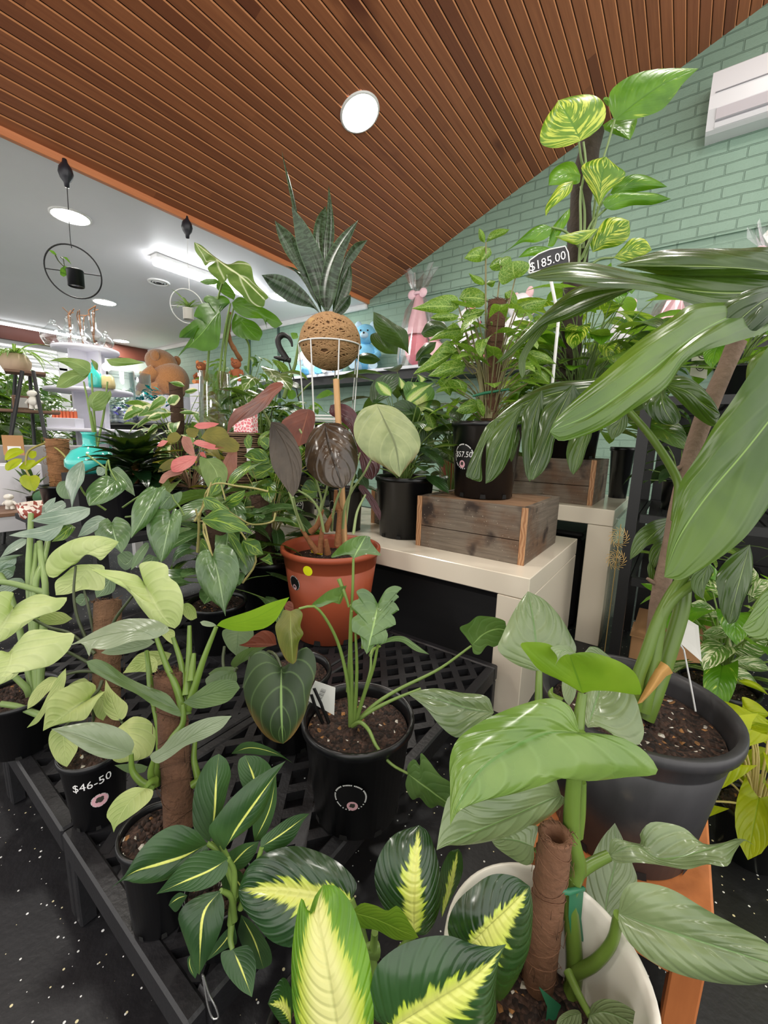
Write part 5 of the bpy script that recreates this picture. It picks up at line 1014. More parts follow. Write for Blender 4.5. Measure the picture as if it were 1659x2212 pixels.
# ------------------------------------------------ tall marbled pothos on the rear crate
Q[:] = [0, 0, 1]
r = thing('potted_golden_pothos', 'tall yellow-marbled pothos climbing a dark bark pole on the rear crate', 'potted plant', (-.52, 2.28, .838))
P = pot(r, -.50, 2.285, .838, .235, .145, .165, M_bpot, .92, .005)
crop(1000, 100, 659)
a, b, c_ = at(705, 470, 1.95), at(645, 800, 1.95), at(620, 1200, 1.95); m = MB(); m.tube(catmull([Vector((c_.x, c_.y, 1.0)), c_, b, a], 16), [.05*(1+.1*sin(i*2.1)) for i in range(16)], 12); m.build('bark_pole', plain('dark_bark', rgb(54, 44, 36), .9, var=.4, vs=25, bump=1.0, bs=60), r)
F = MB(); S = MB(); F.m = 0
for a, b, c_, d in (('640,515 600,430 518,294', '560,545 480,553 425,530 422,465 455,385 495,330', '700,482 760,422 778,350 752,290 690,262 600,270', 1.8), ('740,870 750,740 778,600', '700,790 662,720 645,655 700,620', '790,790 852,742 885,690 830,645', 1.8), ('705,1120 790,1030 905,950', '690,1060 730,1000 780,938 850,930', '770,1102 850,1082 905,1030', 1.85)): LF(F, a, b, c_, (d, d-.04), -.01, .02, .02, .01, 26, 6)
for a, b, c_, d in (('820,1150 930,1110 1028,1108', '870,1092 920,1045 990,1050', '880,1172 960,1150', 1.85), ('600,730 540,790 450,925', '540,740 490,800 448,880', '588,790 520,850 470,890', 1.84), ('735,990 620,1045 498,1034', '640,1002 560,1022', '690,1040 620,1078 560,1062', 1.8)): LF(F, a, b, c_, (d, d-.04), -.005, .01, .01, .004, 22)
F.m = 1
for a, b, c_, d in (('825,402 950,300 1100,200 1282,120', '795,332 800,250 860,190 950,145 1050,124 1180,118', '880,402 980,385 1080,345 1140,282 1200,200', 1.82), ('800,400 850,450 908,510', '755,440 820,477 870,495', '942,388 935,450', 1.95), ('640,700 550,700 465,757', '600,628 530,640 475,690', '630,745 550,752', 1.86), ('800,800 930,750 1112,765', '830,750 900,702 980,698 1060,730', '830,810 950,792 1050,774', 1.84), ('778,882 900,830 1132,830', '760,845 830,800 950,794 1050,800', '820,892 920,866 1030,862', 1.8), ('482,985 380,1020 190,1145', '440,968 380,988 320,1038 260,1095', '470,1032 400,1066 320,1068', 1.8), ('582,880 520,970 460,1088', '530,930 478,1000', '578,935 525,1025 490,1088', 1.86), ('485,1100 400,1110 300,1150', '440,1088 360,1095', '460,1130 370,1140', 1.8), ('800,330 790,300 760,290', '790,280 770,275', '780,320', 1.95)): LF(F, a, b, c_, (d, d-.05), -.008, .015, .015, .006, 22, 6)
F.m = 0; bush(F, S, (-.50, 2.25, 1.05), 46, .52, .34, .17, .13, 'heart', 1.0, 51, .003, -.2, (.06, -.04))
F.m = 1; bush(F, S, (-.46, 2.25, 1.05), 60, .58, .38, .17, .13, 'heart', 1.0, 52, .003, -.2, (.1, -.05))
F.m = 2; bush(F, S, (-.44, 2.2, 1.05), 60, .36, .4, .17, .14, 'heart', 1.1, 53, .003, -.3, (.12, -.1))
F.build('foliage', [G_gold, G_goldg, leafmat('dark_pothos_leaf', rgb(40, 72, 24), rgb(74, 108, 40), None, rgb(70, 110, 36), .28, 7, .5, .1, .03, .2, 'marble', rgb(160, 170, 70), (.62,))], r)
for p_, d in (('825,402 780,560 735,700 700,1000 640,1250', (1.82, 1.9)), ('655,520 668,640 640,800 640,1000 630,1200', (1.8, 1.88)), ('630,520 650,640 690,700', (1.8, 1.88)), ('640,760 662,900 655,1100', (1.84, 1.88)), ('800,800 740,880 700,1000', (1.84, 1.9)), ('780,882 700,960 650,1080', (1.82, 1.88)), ('482,985 560,1010 640,1100', (1.8, 1.88)), ('735,870 720,960 650,1150', (1.8, 1.88)), ('820,1150 740,1160 660,1220', (1.85, 1.9)), ('735,990 680,1080 640,1160', (1.8, 1.88))): ST(S, p_, d, (.0045, .0065), 7)
S.build('stems', plain('pale_pothos_stalk', rgb(126, 148, 92), .45, var=.15), r)

# chalkboard price sign on a white stem
r = thing('price_sign', 'black arched price sign with a white border reading $185.00', 'sign', at(490, 1200, 1.62))
crop(1000, 100, 659); d = 1.62
pl = [(360, 1235), (362, 1165), (410, 1130), (470, 1105), (555, 1088), (572, 1120), (577, 1165), (577, 1180)]; f = [at(x, y, d) for x, y in pl]; bk = [p_+FWD*.004 for p_ in f]; n_ = len(f)
m = MB(); m.flat = True; m.add(f+bk, [tuple(range(n_)), tuple(range(2*n_-1, n_-1, -1))]+[(i, (i+1) % n_, n_+(i+1) % n_, n_+i) for i in range(n_)]); m.build('board', plain('chalkboard', rgb(44, 44, 48), .6), r)
m = MB(); m.tube(f+[f[0]], .0028, 5); m.build('border', M_ink, r)
V, Fc = strokes('$185.00', .047, .25); o_ = at(456, 1172, d-.004); ux = (at(560, 1140, d-.004)-at(380, 1205, d-.004)).normalized(); uy = ux.cross(FWD); uy = uy if uy.z > 0 else -uy
m = MB(); m.flat = True; m.add([o_+ux*u+uy*v for u, v in V], Fc); m.build('price', M_ink, r)
m = MB(); a, b = at(472, 1240, d), at(520, 1480, d); a.z += .0; m.tube([a, b, Vector((b.x, b.y, 1.0))], .007, 6); m.build('stem', M_white, r)

# ================================================================== GIANT PHILODENDRON, GREY POT
Q[:] = [0, 0, 1]
r = thing('potted_giant_philodendron', 'wide scuffed grey pot with huge glossy lobed leaves tied to a bare branch', 'potted plant', (-.018, .819, .2))
P = pot(r, -.018, .819, .2, .258, .113, .158, M_gpot, .83, .009, True, True, .8)
F = MB(); S = MB(); F.m = 0
crop(1000, 500, 659)
LF(F, '1800,300 1500,335 1200,318 900,265 600,222 338,247', '1700,230 1400,215 1100,235 1000,228 900,218 800,190 680,168 560,170 440,202', '1750,420 1480,470 1250,395 1100,345 950,318 850,308 700,298 560,275 420,268', (.66, .72, .70), -.01, .03, -.02, .006, 44, 7)
LF(F, '1800,235 1500,200 1200,190 830,188', '1700,95 1500,92 1300,92 1100,100 950,138', '1700,320 1500,305 1250,285 1100,245 950,208', (.66, .74), -.01, .02, .03, .01, 34, 7, .006, 2)
LF(F, '960,300 700,370 450,490 300,612 172,722', '850,262 640,295 560,340 470,420 375,512 280,612 212,680', '860,345 700,425 560,482 450,512 380,562 300,640 230,695', (.76, .80), -.01, .01, .0, .008, 34, 6)
LF(F, '470,470 390,580 330,680 322,800', '400,520 350,600 305,690 305,760', '460,520 405,590 345,690 338,770', .8)
F.m = 1; LF(F, '1680,360 1300,540 980,790 700,990 472,1088', '1540,380 1240,400 1120,480 950,600 750,782 600,922 498,1030', '1680,520 1470,605 1330,645 1200,722 1110,845 950,952 780,1062 620,1122 520,1138', (.68, .62, .56), -.015, .02, .0, .012, 44, 9)
F.m = 0; LF(F, '1760,310 1600,400 1420,560', '1650,290 1450,370 1380,470', '1800,430 1660,500 1500,590', (.66, .66), -.01, .0, .0, .01)
# second leaf, its lobes hanging
LF(F, '1050,850 700,845 420,905 172,1022', '940,800 800,785 660,808 500,820 350,880 240,962', '1000,960 780,990 600,1010 450,1010 300,1050 220,1050', (.78, .78), -.012, .03, .0, .008, 34, 7)
for a, b, c_, d in (('180,1015 120,1150 50,1350', '130,1055 80,1152 15,1325', '200,1080 125,1155 100,1240 102,1358', (.77, .76)), ('330,930 210,1150 123,1372', '220,1010 135,1135 125,1250', '300,1030 270,1182 222,1292 165,1352', (.77, .75)), ('300,1070 285,1160 262,1255', '280,1120 250,1210', '310,1120 278,1230', (.79, .79)), ('430,860 370,1100 365,1362', '335,960 318,1100 325,1232 345,1332', '450,960 410,1120 392,1262', (.77, .75)), ('600,830 480,1080 382,1352', '440,960 408,1100 375,1232 352,1342', '650,920 560,1042 500,1132 482,1222 440,1302', (.76, .74)), ('690,1040 640,1180 600,1324', '600,1090 562,1200 578,1290', '702,1100 672,1182 642,1272', (.78, .77))): LF(F, a, b, c_, d, -.006, .008, .008, .004, 24, 5)
crop(1180, 750, 479)
LF(F, '592,475 540,590 492,692', '530,530 450,585 470,655', '612,540 598,605 545,660', (.76, .76)); LF(F, '860,315 880,450 955,578', '790,350 720,425 760,500 830,560 900,580', '890,290 895,350 975,440 1008,530 985,570', (.74, .72), -.005, .01, .01, .004, 24); LF(F, '880,280 1050,330 1180,430 1302,505', '930,215 1060,225 1155,290 1250,400', '900,310 1020,430 1150,545 1255,592', (.74, .72), -.008, .01, .01, .008, 26, 6)
# third leaf, the great blade close by
F.m = 2; LF(F, '1900,250 1500,760 1180,1140 980,1450 882,1720', '1720,-40 1530,190 1390,400 1250,600 1120,830 1010,1000 962,1150 935,1330 905,1500', '2000,700 1800,1000 1610,1270 1480,1430 1347,1541 1200,1640 1117,1683 1000,1740', (.66, .60, .52), -.012, .02, .0, .012, 48, 9)
F.m = 0
crop(1300, 1100, 359, 1134); 
LF(F, '1010,240 950,450 905,620 868,785', '890,310 780,450 790,562 815,702', '1030,340 1022,502 962,642 925,762', (.68, .66), -.006, .01, .01, .006, 24, 6); LF(F, '730,370 690,480 692,615', '650,420 608,470 625,562', '765,420 712,522', (.68, .68)); LF(F, '490,60 350,170 192,345', '440,60 345,82 240,160 198,270', '480,140 430,205 310,250 255,302', (.86, .84), -.006); LF(F, '480,150 400,270 345,412', '400,190 330,275 322,362', '500,180 430,250 402,302 368,392', (.85, .84)); LF(F, '330,350 350,440 372,510', '310,400 330,480', '365,420 385,480', .84)
F.m = 1; LF(F, '1200,560 1080,720 955,812', '1120,560 1048,660 1000,742', '1240,700 1134,872 1020,872', (.6, .58))
F.build('foliage', [G_giant, G_giantg, leafmat('giant_leaf_near', rgb(48, 84, 18), rgb(84, 120, 36), rgb(120, 150, 70), rgb(130, 166, 76), .36, 3, .9, .12, .014, .24, bump=.6, nscale=6)], r)
ST(S, '590,420 480,570 380,770 300,1000 240,1180 245,1360', (.72, .72, .73), (.0085, .0115), 10, 20); ST(S, '640,500 500,600 415,720 395,800 345,1100 285,1380', (.71, .72, .725), (.008, .0115), 10, 20); ST(S, '560,470 545,680 450,1000 350,1300 300,1430', (.74, .74), (.0125, .014), 10, 20); ST(S, '390,960 390,1000 370,1060', (.715, .72), (.001, .004))
crop(1180, 750, 479); ST(S, '612,470 760,640 900,840 990,1020 985,1150 970,1300', (.76, .75, .745), (.0058, .0085), 10, 22); ST(S, '1659,50 1560,120 1540,300', (.72, .74), (.009, .009), 8); S.build('stems', G_stemb, r)
crop(1300, 1100, 359, 1134); m = MB(); rows = []
for a, b, c_ in (((240, 1330), (255, 1325), (275, 1320)), ((285, 1240), (330, 1235), (350, 1245)), ((360, 1090), (405, 1110), (440, 1140)), ((400, 1035), (450, 1065), (487, 1118))): rows.append([at(a[0], a[1], .715), at(b[0], b[1], .70), at(c_[0], c_[1], .715)])
m.grid([catmull(x, 7) for x in rows]); m.build('dry_sheath', G_dry, r)
Q[:] = [0, 0, 1]; m = MB(); a, b, c_ = at(1592, 738, .80), at(1512, 940, .83), at(1432, 1270, .87); g = Vector((a.x-.125, a.y, .40))
Pth = catmull([at(1400, 1500, .86), at(1418, 1330, .84), at(1450, 1170, .82), at(1500, 960, .80), at(1592, 738, .77)], 16); m.tube(Pth, [.0155*(1+.07*sin(i*1.7)) for i in range(16)], 12); k = Pth[9]
for i_, (dx, dz) in ((5, (-.03, .012)), (10, (-.028, -.008))): m.tube([Pth[i_], Pth[i_]+RGT*dx*.6+UPV*dz*.3, Pth[i_]+RGT*dx+UPV*dz], [.007, .005, .003], 6)
m.build('branch_stake', G_twig, r)
m = MB(); e = Pth[-1]; ax = (Pth[-1]-Pth[-2]).normalized(); m.lathe(e+ax*.0006, [(.001, .001), (.014, .0005), (.0152, -.001)], 14, ax); m.build('cut_end', plain('cut_wood', rgb(222, 180, 130), .8, var=.3, vs=90), r)
crop(1300, 1100, 359, 1134); m = MB(); m.flat = True; qd = [at(565, 738, .78), at(660, 795, .775), at(682, 1042, .77), at(512, 895, .775)]; bk = [p_+FWD*.0008 for p_ in qd]
m.add(qd+bk, [(0, 1, 2, 3), (7, 6, 5, 4), (0, 4, 5, 1), (1, 5, 6, 2), (2, 6, 7, 3), (3, 7, 4, 0)]); tg = m.build('price_tag', plain('grey_card', rgb(206, 204, 198), .6), r)
m = MB(); m.tube([at(520, 900, .775), at(560, 960, .77), at(605, 1190, .75), at(640, 1380, .735)], .0016, 5); m.build('tag_wire', plain('clear_wire', rgb(190, 190, 190), .2), tg)

# ================================================================== BLACK RACK AND PLANTS AT THE RIGHT
M_rack = plain('black_steel', rgb(26, 26, 28), .45)
r = thing('steel_rack', 'black steel shelf rack against the brick wall behind the grey pot', 'shelf rack', (.45, 2.0, 0))
for x in (-.125, 1.0):
    for y in (1.76, 2.3): m = MB(); m.box((x-.018, y-.018, 0), (x+.018, y+.018, 1.09)); m.build('post', M_rack, r)
m = MB(); m.box((-.1, 2.318, .05), (.98, 2.326, 1.09)); m.build('dark_backing', M_rack, r)  # added black sheet, stands in for the dark depth behind the shelves
for z in (.42, .66, 1.075):
    m = MB(); m.box((-.10, 1.745, z-.03), (.98, 1.775, z)); m.box((-.10, 2.285, z-.03), (.98, 2.315, z)); m.box((-.14, 1.78, z-.03), (-.108, 2.28, z))
    for k in range(22): m.box((-.105+k*.051, 1.775, z-.012), (-.092+k*.051, 2.285, z-.004))
    m.build('shelf', M_rack, r)
M_card = plain('brown_cardboard', rgb(178, 134, 92), .8, var=.06)
r = thing('cardboard_box', 'open brown cardboard box on the floor under the black rack', 'box', (.05, 2.0, 0))
m = MB(); m.box((-.08, 1.84, 0), (.2, 2.2, .16), .003); m.build('box', M_card, r); m = MB(); m.box((-.085, 1.83, .16), (.06, 1.99, .163)); m.build('flap', M_card, r)
r = thing('gold_ornament', 'gold wire ornament of curled spokes by the acrylic panel', 'ornament', (-.085, 1.70, .5))
m = MB(); o_ = Vector((-.155, 1.72, .53))
for k in range(2):
    c = o_+Vector((0, 0, .04-k*.085))
    for i in range(16):
        a = 2*pi*i/16; e = RGT*cos(a)+UPV*sin(a); e2 = RGT*cos(a+.7)+UPV*sin(a+.7); m.tube([c+e*.008, c+e*.026, c+e2*.04], .0011, 4, False)
m.tube([o_+Vector((0, 0, .09)), o_-Vector((0, 0, .6))], .0016, 5); m.build('wire_spokes', plain('gold_wire', rgb(206, 172, 110), .3, metal=.8), r); r.location = (-.155, 1.72, 0)
for ch in r.children:
    for v in ch.data.vertices: v.co += Vector((-.085, 1.70, .5))-Vector((-.155, 1.72, 0))
def rackplant(name, label, x, y, z, seed, fm, kind, n, h, sp, Ln, Wd, ph=.13, pr=.07, mats=None, droop=.9, low=-.1, cat='potted plant', potm=None, group=None):
    r = thing(name, label, cat, (x, y, z), group); pot(r, x, y, z, ph, pr*.8, pr, potm or M_bpot, .9, .004, False); F = MB(); S = MB()
    bush(F, S, (x, y, z+ph*.92), n, h, sp, Ln, Wd, kind, droop, seed, .0024, low); F.build('foliage', fm, r); S.build('stems', G_stem, r); return r
rackplant('potted_pothos', 'dark green pothos on top of the black rack by the pole', .12, 2.05, 1.075, 61, G_goldg, 'heart', 34, .26, .24, .14, .1)
rackplant('potted_fern', 'bright leafy plant on the black rack top beside the branch stake', .42, 1.95, 1.075, 62, G_net, 'lance', 30, .25, .24, .17, .05)
rackplant('potted_begonia', 'white-striped dark plant on the middle rack shelf', .0, 1.98, .66, 63, G_lily, 'lance', 18, .16, .12, .14, .05, .12, .06)
rackplant('potted_ivy', 'trailing light green plant on the lowest rack shelf', .06, 1.95, .42, 64, G_net, 'arrow', 26, .12, .15, .08, .05, .09, .06)
rackplant('potted_spider_plant', 'grassy light green plant on the lowest rack shelf further along', .5, 1.95, .42, 65, G_spid, 'strap', 30, .15, .14, .2, .02, .1, .07)
Q[:] = [0, 0, 1]
r = thing('printed_card', 'ivory card printed with two rings, standing on the black rack top', 'card', onz(1515, 830, 1.075))
c = at(1512, 780, 1.72); m = MB(); m.flat = True; q = [c+RGT*a+UPV*b for a, b in ((-.042, -.06), (.028, -.075), (.04, .06), (-.03, .06))]; m.add(q+[p_+FWD*.002 for p_ in q], [(0, 1, 2, 3), (7, 6, 5, 4), (0, 4, 5, 1), (1, 5, 6, 2), (2, 6, 7, 3), (3, 7, 4, 0)]); m.build('card', plain('ivory_card', rgb(226, 220, 206), .6), r)
m = MB()
for a, b, R in ((.012, .03, .02), (.0, -.025, .016)): m.ring(c+RGT*a+UPV*b-FWD*.001, FWD, R, .0018, 20, 4); m.ring(c+RGT*a+UPV*b-FWD*.001, FWD, R*.5, .0014, 16, 4)
m.build('printed_rings', M_blot, r)

r = thing('potted_marble_pothos', 'black pot of white-splashed pothos behind the grey pot', 'potted plant', (.155, 1.40, 0))
P = pot(r, .155, 1.40, .0, .27, .075, .095, M_bpot, .92, .004)
F = MB(); S = MB(); crop(1300, 1100, 359, 1134); F.m = 1
for a, b, c_, d in (('880,960 980,900 1134,900', '920,890 1040,880', '940,1010 1080,1010', 1.1), ('880,1040 1000,1060 1150,1100', '950,1000 1080,1020', '960,1090 1080,1110', 1.08), ('800,1110 950,1150 1100,1250', '880,1070 1000,1110', '880,1170 1000,1210', 1.06), ('780,990 740,900 690,850', '790,930 730,860', '740,980 690,900', 1.12), ('800,740 720,660 610,640', '780,690 680,620', '740,740 640,720', 1.14), ('1000,640 1060,540 1134,480', '1000,570 1060,480', '1060,620 1134,560', 1.16), ('900,870 820,830 690,840', '850,800 760,800', '840,880 750,880', 1.12), ('1010,520 1020,450 1030,395', '985,480 1000,430', '1060,500 1070,450', 1.16)): LF(F, a, b, c_, (d, d-.03), -.004, .01, .01, .004)
F.m = 0; bush(F, S, (.16, 1.42, .27), 22, .28, .17, .14, .10, 'heart', 1.0, 66, .003, .0); F.m = 1; bush(F, S, (.18, 1.42, .27), 14, .26, .18, .13, .09, 'heart', 1.0, 67, .003, .0)
F.build('foliage', [G_goldg, leafmat('white_splashed_leaf', rgb(70, 112, 52), rgb(104, 146, 74), None, rgb(96, 140, 70), .3, 6, .5, .1, .03, .25, 'marble', rgb(226, 226, 190), (.5,))], r); S.build('stems', G_stem, r)
r = thing('potted_lime_philodendron', 'lime yellow leafy plant in a black pot on the speckled floor by the grey pot', 'potted plant', (.225, 1.14, 0))
P = pot(r, .225, 1.14, .0, .12, .055, .07, M_bpot, .9, .004, False)
F = MB(); S = MB()
for a, b, c_, d in (('960,1330 1010,1380 1150,1400', '960,1280 1060,1320', '960,1420 1080,1440', .98), ('940,1560 1010,1480 1150,1450', '960,1460 1060,1400', '1000,1580 1120,1560', .97), ('900,1800 1010,1720 1150,1640', '930,1700 1060,1620', '960,1790 1100,1760', .96), ('880,1790 1000,1830 1140,1900', '990,1770 1100,1820', '950,1850 1060,1920', .97), ('960,1960 1040,2040 1150,2140', '1010,1950 1120,2060', '980,2020 1080,2130', .96), ('930,1170 1000,1180 1140,1270', '990,1160 1080,1200', '980,1200 1060,1230', 1.02), ('860,1810 940,1800 970,1830', '910,1780', '900,1840', .97)): LF(F, a, b, c_, (d, d-.02), -.004, .01, .01, .004)
bush(F, S, (.23, 1.14, .12), 26, .2, .13, .12, .08, 'heart', .9, 68, .0025, .0)
F.build('foliage', G_lime, r); S.build('stems', plain('pale_root_stalk', rgb(196, 180, 120), .6), r)

# ================================================================== LEFT AND BACK
M_drape = plain('black_table_cloth', rgb(30, 30, 33), .8)
r = thing('plant_table', 'black plant table carrying the vase, dracaena and pink arrowhead', 'table', (-2.15, 1.3, 0))
m = MB(); m.box((-2.62, .56, .47), (-1.73, 1.98, .5), .004); m.build('tabletop', M_drape, r)
for x in (-2.58, -1.81):
    for y in (.6, 1.9): m = MB(); m.box((x, y, 0), (x+.04, y+.04, .47)); m.build('leg', M_drape, r)

# ------------------------------------------------ split-leaf cuttings in a clear vase
Q[:] = [0, 0, 1]
M_vase = glass('clear_glass_vase', (.93, .97, .95, 1), .02, alpha=.55)
vc = at(466, 860, 2.2); r = thing('glass_vase', 'tall clear tapering vase holding the split-leaf stems', 'vase', (vc.x, vc.y, .5))
zt = at(466, 806, 2.2).z; m = MB(); m.lathe((vc.x, vc.y, .5), [(.001, .004), (.112, .004), (.115, 0), (.116, .01), (.075, zt-.5), (.072, zt-.5), (.112, .014), (.001, .014)], 36); m.build('vase', M_vase, r)
m = MB(); m.box((vc.x-.02, vc.y-.085, zt-.03), (vc.x+.01, vc.y-.083, zt-.012)); m.build('price_label', M_white, r)
r = thing('monstera_cuttings', 'split-leaf cuttings with long stalks standing in the clear vase', 'plant', (vc.x, vc.y, .52))
F = MB(); S = MB(); crop(280, 440, 360); F.m = 1
LF(F, '642,382 800,500 950,612 1150,762 1350,960', '720,418 850,528 985,605 1090,568 1200,612 1248,780 1382,930', '655,470 720,560 755,618 800,580 870,580 775,640 860,740 932,800 958,705 1000,800 1110,905 1200,995 1330,1028', (2.1, 2.0), -.02, .05, -.05, .0, 54, 6)
F.m = 0
LF(F, '1000,985 850,1130 700,1310 472,1535', '985,950 915,912 850,925 770,912 732,960 790,985 700,1000 640,1122 712,1132 640,1160 590,1202 510,1270 495,1335 560,1290 685,1212 600,1350', '900,1005 908,1132 902,1302 870,1432 740,1468 640,1440 545,1440', (2.12, 2.05), -.02, .02, .0, .0, 70, 6)
LF(F, '1018,985 1200,1050 1400,1150 1522,1195', '1085,930 1185,960 1345,1042 1455,1112', '1045,1062 1150,1132 1250,1142 1335,1152 1370,1250 1352,1170 1440,1238 1500,1215', (2.1, 2.05), -.01, .0, .02, 0, 40); LF(F, '1050,1090 1150,1215 1290,1366', '1018,1180 1030,1282 1100,1332 1185,1352', '1150,1140 1250,1182 1322,1282', (2.16, 2.12), 0, .0, .0, 0, 26); LF(F, '880,762 790,765 695,775', '860,800 760,805', '850,748 760,748', 2.2); LF(F, '880,760 900,850 1040,960', '862,830 930,900', '960,780 1050,900', 2.16)
F.build('foliage', [G_mons, G_monsp], r)
for p_, d in (('955,680 890,900 820,1200 775,1620 740,1900', (2.06, 2.15, 2.2)), ('1005,990 950,1250 900,1620 860,1900', (2.1, 2.2)), ('1040,1020 985,1250 935,1640 900,1900', (2.12, 2.2)), ('1000,1100 960,1300 945,1640', (2.14, 2.2)), ('1130,1300 1190,1420 1180,1660', (2.14, 2.25))): ST(S, p_, d, (.0045, .007), 7)
S.build('stems', G_stem, r); m = MB(); C_ = catmull([at(1000, 1080, 2.15), at(985, 1320, 2.18), at(1060, 1480, 2.2), at(1110, 1560, 2.24)], 14); m.tube(C_, [.012*(1+.15*sin(i*2.3)) for i in range(14)], 8); m.build('aerial_root', G_bark, r)

# ------------------------------------------------ pink and olive arrowhead
Q[:] = [0, 0, 1]
r = thing('potted_pink_syngonium', 'pink and olive arrowhead plant in a black pot on the plant table', 'potted plant', (-1.80, .98, .5))
P = pot(r, -1.83, 1.02, .5, .16, .07, .085, M_bpot, .9, .004)
F = MB(); S = MB(); crop(0, 680, 500); F.m = 0
LF(F, '1388,800 1480,788 1572,780', '1420,775 1520,770', '1430,818 1520,808', 1.64); LF(F, '1415,1015 1320,1060 1222,1092', '1330,1008 1240,1042', '1385,1072 1300,1122 1238,1125', (1.62, 1.6)); LF(F, '1205,905 1160,925 1118,950', '1160,900', '1170,940', 1.66); LF(F, '1380,920 1480,945 1610,955', '1420,895 1520,925', '1420,940 1520,965', 1.62); LF(F, '1430,985 1455,1010 1480,1025', '1460,985', '1440,1010', 1.66)
F.m = 1; LF(F, '1400,1020 1350,930 1310,870', '1330,980 1300,910', '1390,960 1360,880', 1.62); LF(F, '1320,1110 1220,1150 1138,1200', '1260,1100 1170,1140', '1300,1140 1210,1170 1170,1210', (1.62, 1.6)); LF(F, '1700,950 1620,1080 1640,1220', '1640,980 1590,1100', '1700,1050 1690,1180', 1.66)
F.m = 2; LF(F, '1430,820 1390,850 1330,830', '1400,880 1350,870', '1400,815 1350,810', 1.66); LF(F, '1440,880 1540,860 1660,900', '1500,810 1600,810', '1520,930 1620,940', (1.64, 1.62)); LF(F, '1300,870 1230,880 1190,910', '1260,840 1210,860', '1270,910 1220,920', 1.68); LF(F, '1540,950 1620,910 1720,930', '1570,900 1660,880', '1600,980 1700,980', 1.62); LF(F, '1280,1050 1190,1080 1130,1130', '1230,1030 1150,1080', '1260,1090 1180,1120', 1.66)
F.m = 3; LF(F, '1480,1030 1550,1130 1570,1280', '1430,1020 1450,1150 1510,1260', '1560,1030 1630,1110 1610,1230', (1.6, 1.58)); F.m = 2; bush(F, S, (-1.83, 1.02, .66), 16, .22, .17, .12, .09, 'arrow', .9, 71, .0022, .0); F.m = 3; bush(F, S, (-1.83, 1.02, .66), 12, .14, .2, .12, .09, 'arrow', .9, 72, .0022, -.1); F.m = 1; bush(F, S, (-1.83, 1.02, .66), 6, .12, .2, .1, .07, 'arrow', .9, 73, .0022, -.1)
F.build('foliage', [G_pinkl, G_rose, G_olive, G_soft], r); S.build('stems', plain('pinkish_stalk', rgb(150, 120, 96), .5), r)

# ------------------------------------------------ dark dracaena, marble queen, brasil on lime pole
def strapplant(name, label, x, y, z, n, Ln, Wd, mat, seed, ph=.14, pr=.07, up=.9, cat='potted plant', potm=None, droop=1.0, zc=None):
    r = thing(name, label, cat, (x, y, z)); pot(r, x, y, z, ph, pr*.8, pr, potm or M_bpot, .9, .004, False); F = MB(); rn = random.Random(seed); c = Vector((x, y, zc or z+ph*.9))
    for i in range(n):
        a = i*2.39996; f = i/n; e = Vector((cos(a), sin(a), 0)); d = e*(1.15-f*.8)+Vector((0, 0, up*(.25+f))); PL(F, c+Vector((0, 0, f*.09))+e*.008, d, Vector((0, 0, 1))-e*.3, Ln*rn.uniform(.75, 1.05), Wd, 'strap' if Wd/Ln < .22 else 'lance', droop*rn.uniform(.6, 1.2), .3, 10, 2)
    F.build('foliage', mat, r)
    if zc: m = MB(); m.tube([(x, y, z+ph*.8), (x, y, zc+.06)], .012, 8); m.build('trunk', G_bark, r)
    return r
strapplant('potted_dracaena', 'very dark rosette dracaena on the plant table', -1.86, .80, .5, 60, .2, .07, leafmat('dracaena_leaf', rgb(10, 30, 18), rgb(22, 48, 30), None, None, .22, 5, 0, 0, .03, .06), 74, .2, .085, .8, zc=.72)
r = rackplant('potted_marble_queen', 'cream-edged pothos on a dark pole beside the clear vase', -2.36, 1.26, .5, 75, G_queen, 'heart', 40, .42, .26, .16, .11, .2, .1, droop=1.1, low=-.1)
pole(r, Vector((-2.36, 1.26, .68)), Vector((-2.36, 1.26, 1.18)), .035, 'coir_pole', plain('dark_coir', rgb(74, 54, 42), .95, var=.4, vs=50, bump=1, bs=150))
F = MB(); crop(240, 720, 260)
for a, b, c_, d in (('450,1050 330,1090 165,1180', '430,1000 330,985 230,1040', '420,1090 300,1160 190,1205', 2.05), ('590,1120 430,1220 350,1310', '520,1130 400,1210', '560,1180 430,1270', 2.1), ('760,900 640,950 500,1080', '690,860 580,930', '740,980 600,1050', 2.1), ('920,850 830,900 800,980', '820,850 770,930', '950,900 880,990', 2.05), ('1020,730 920,690 800,675', '960,670 870,660', '960,740 880,720', 2.1), ('1200,780 1100,790 1010,800', '1130,750 1060,770', '1120,830 1050,830', 2.1), ('700,1120 600,1150 500,1180', '620,1090 540,1130', '680,1180 590,1210', 2.05), ('1190,1100 1060,1090 940,1090', '1080,1060 1000,1065', '1100,1120 1010,1115', 2.1), ('640,1260 560,1330 500,1400', '580,1250 510,1330', '640,1330 570,1400', 2.1), ('560,1400 430,1430 310,1450', '480,1380 380,1400', '500,1450 400,1480', 2.05)): LF(F, a, b, c_, (d, d-.03), -.01, .02, .02)
F.build('upper_foliage', G_queen, r)
Q[:] = [0, 0, 1]
mp = at(128, 1000, 1.95); r = thing('potted_lime_heartleaf', 'lime heart leaf vine hanging from a thick coir pole beside the white table', 'potted plant', (mp.x, mp.y, .5))
P = pot(r, mp.x, mp.y, .5, .15, .07, .09, M_bpot, .9, .004); pole(r, Vector((mp.x, mp.y, .62)), Vector((mp.x, mp.y, at(120, 950, 1.95).z)), .045, 'coir_pole', plain('tan_coir', rgb(142, 100, 66), .95, var=.45, vs=40, bump=1, bs=150))
F = MB(); S = MB(); crop(0, 900, 260)
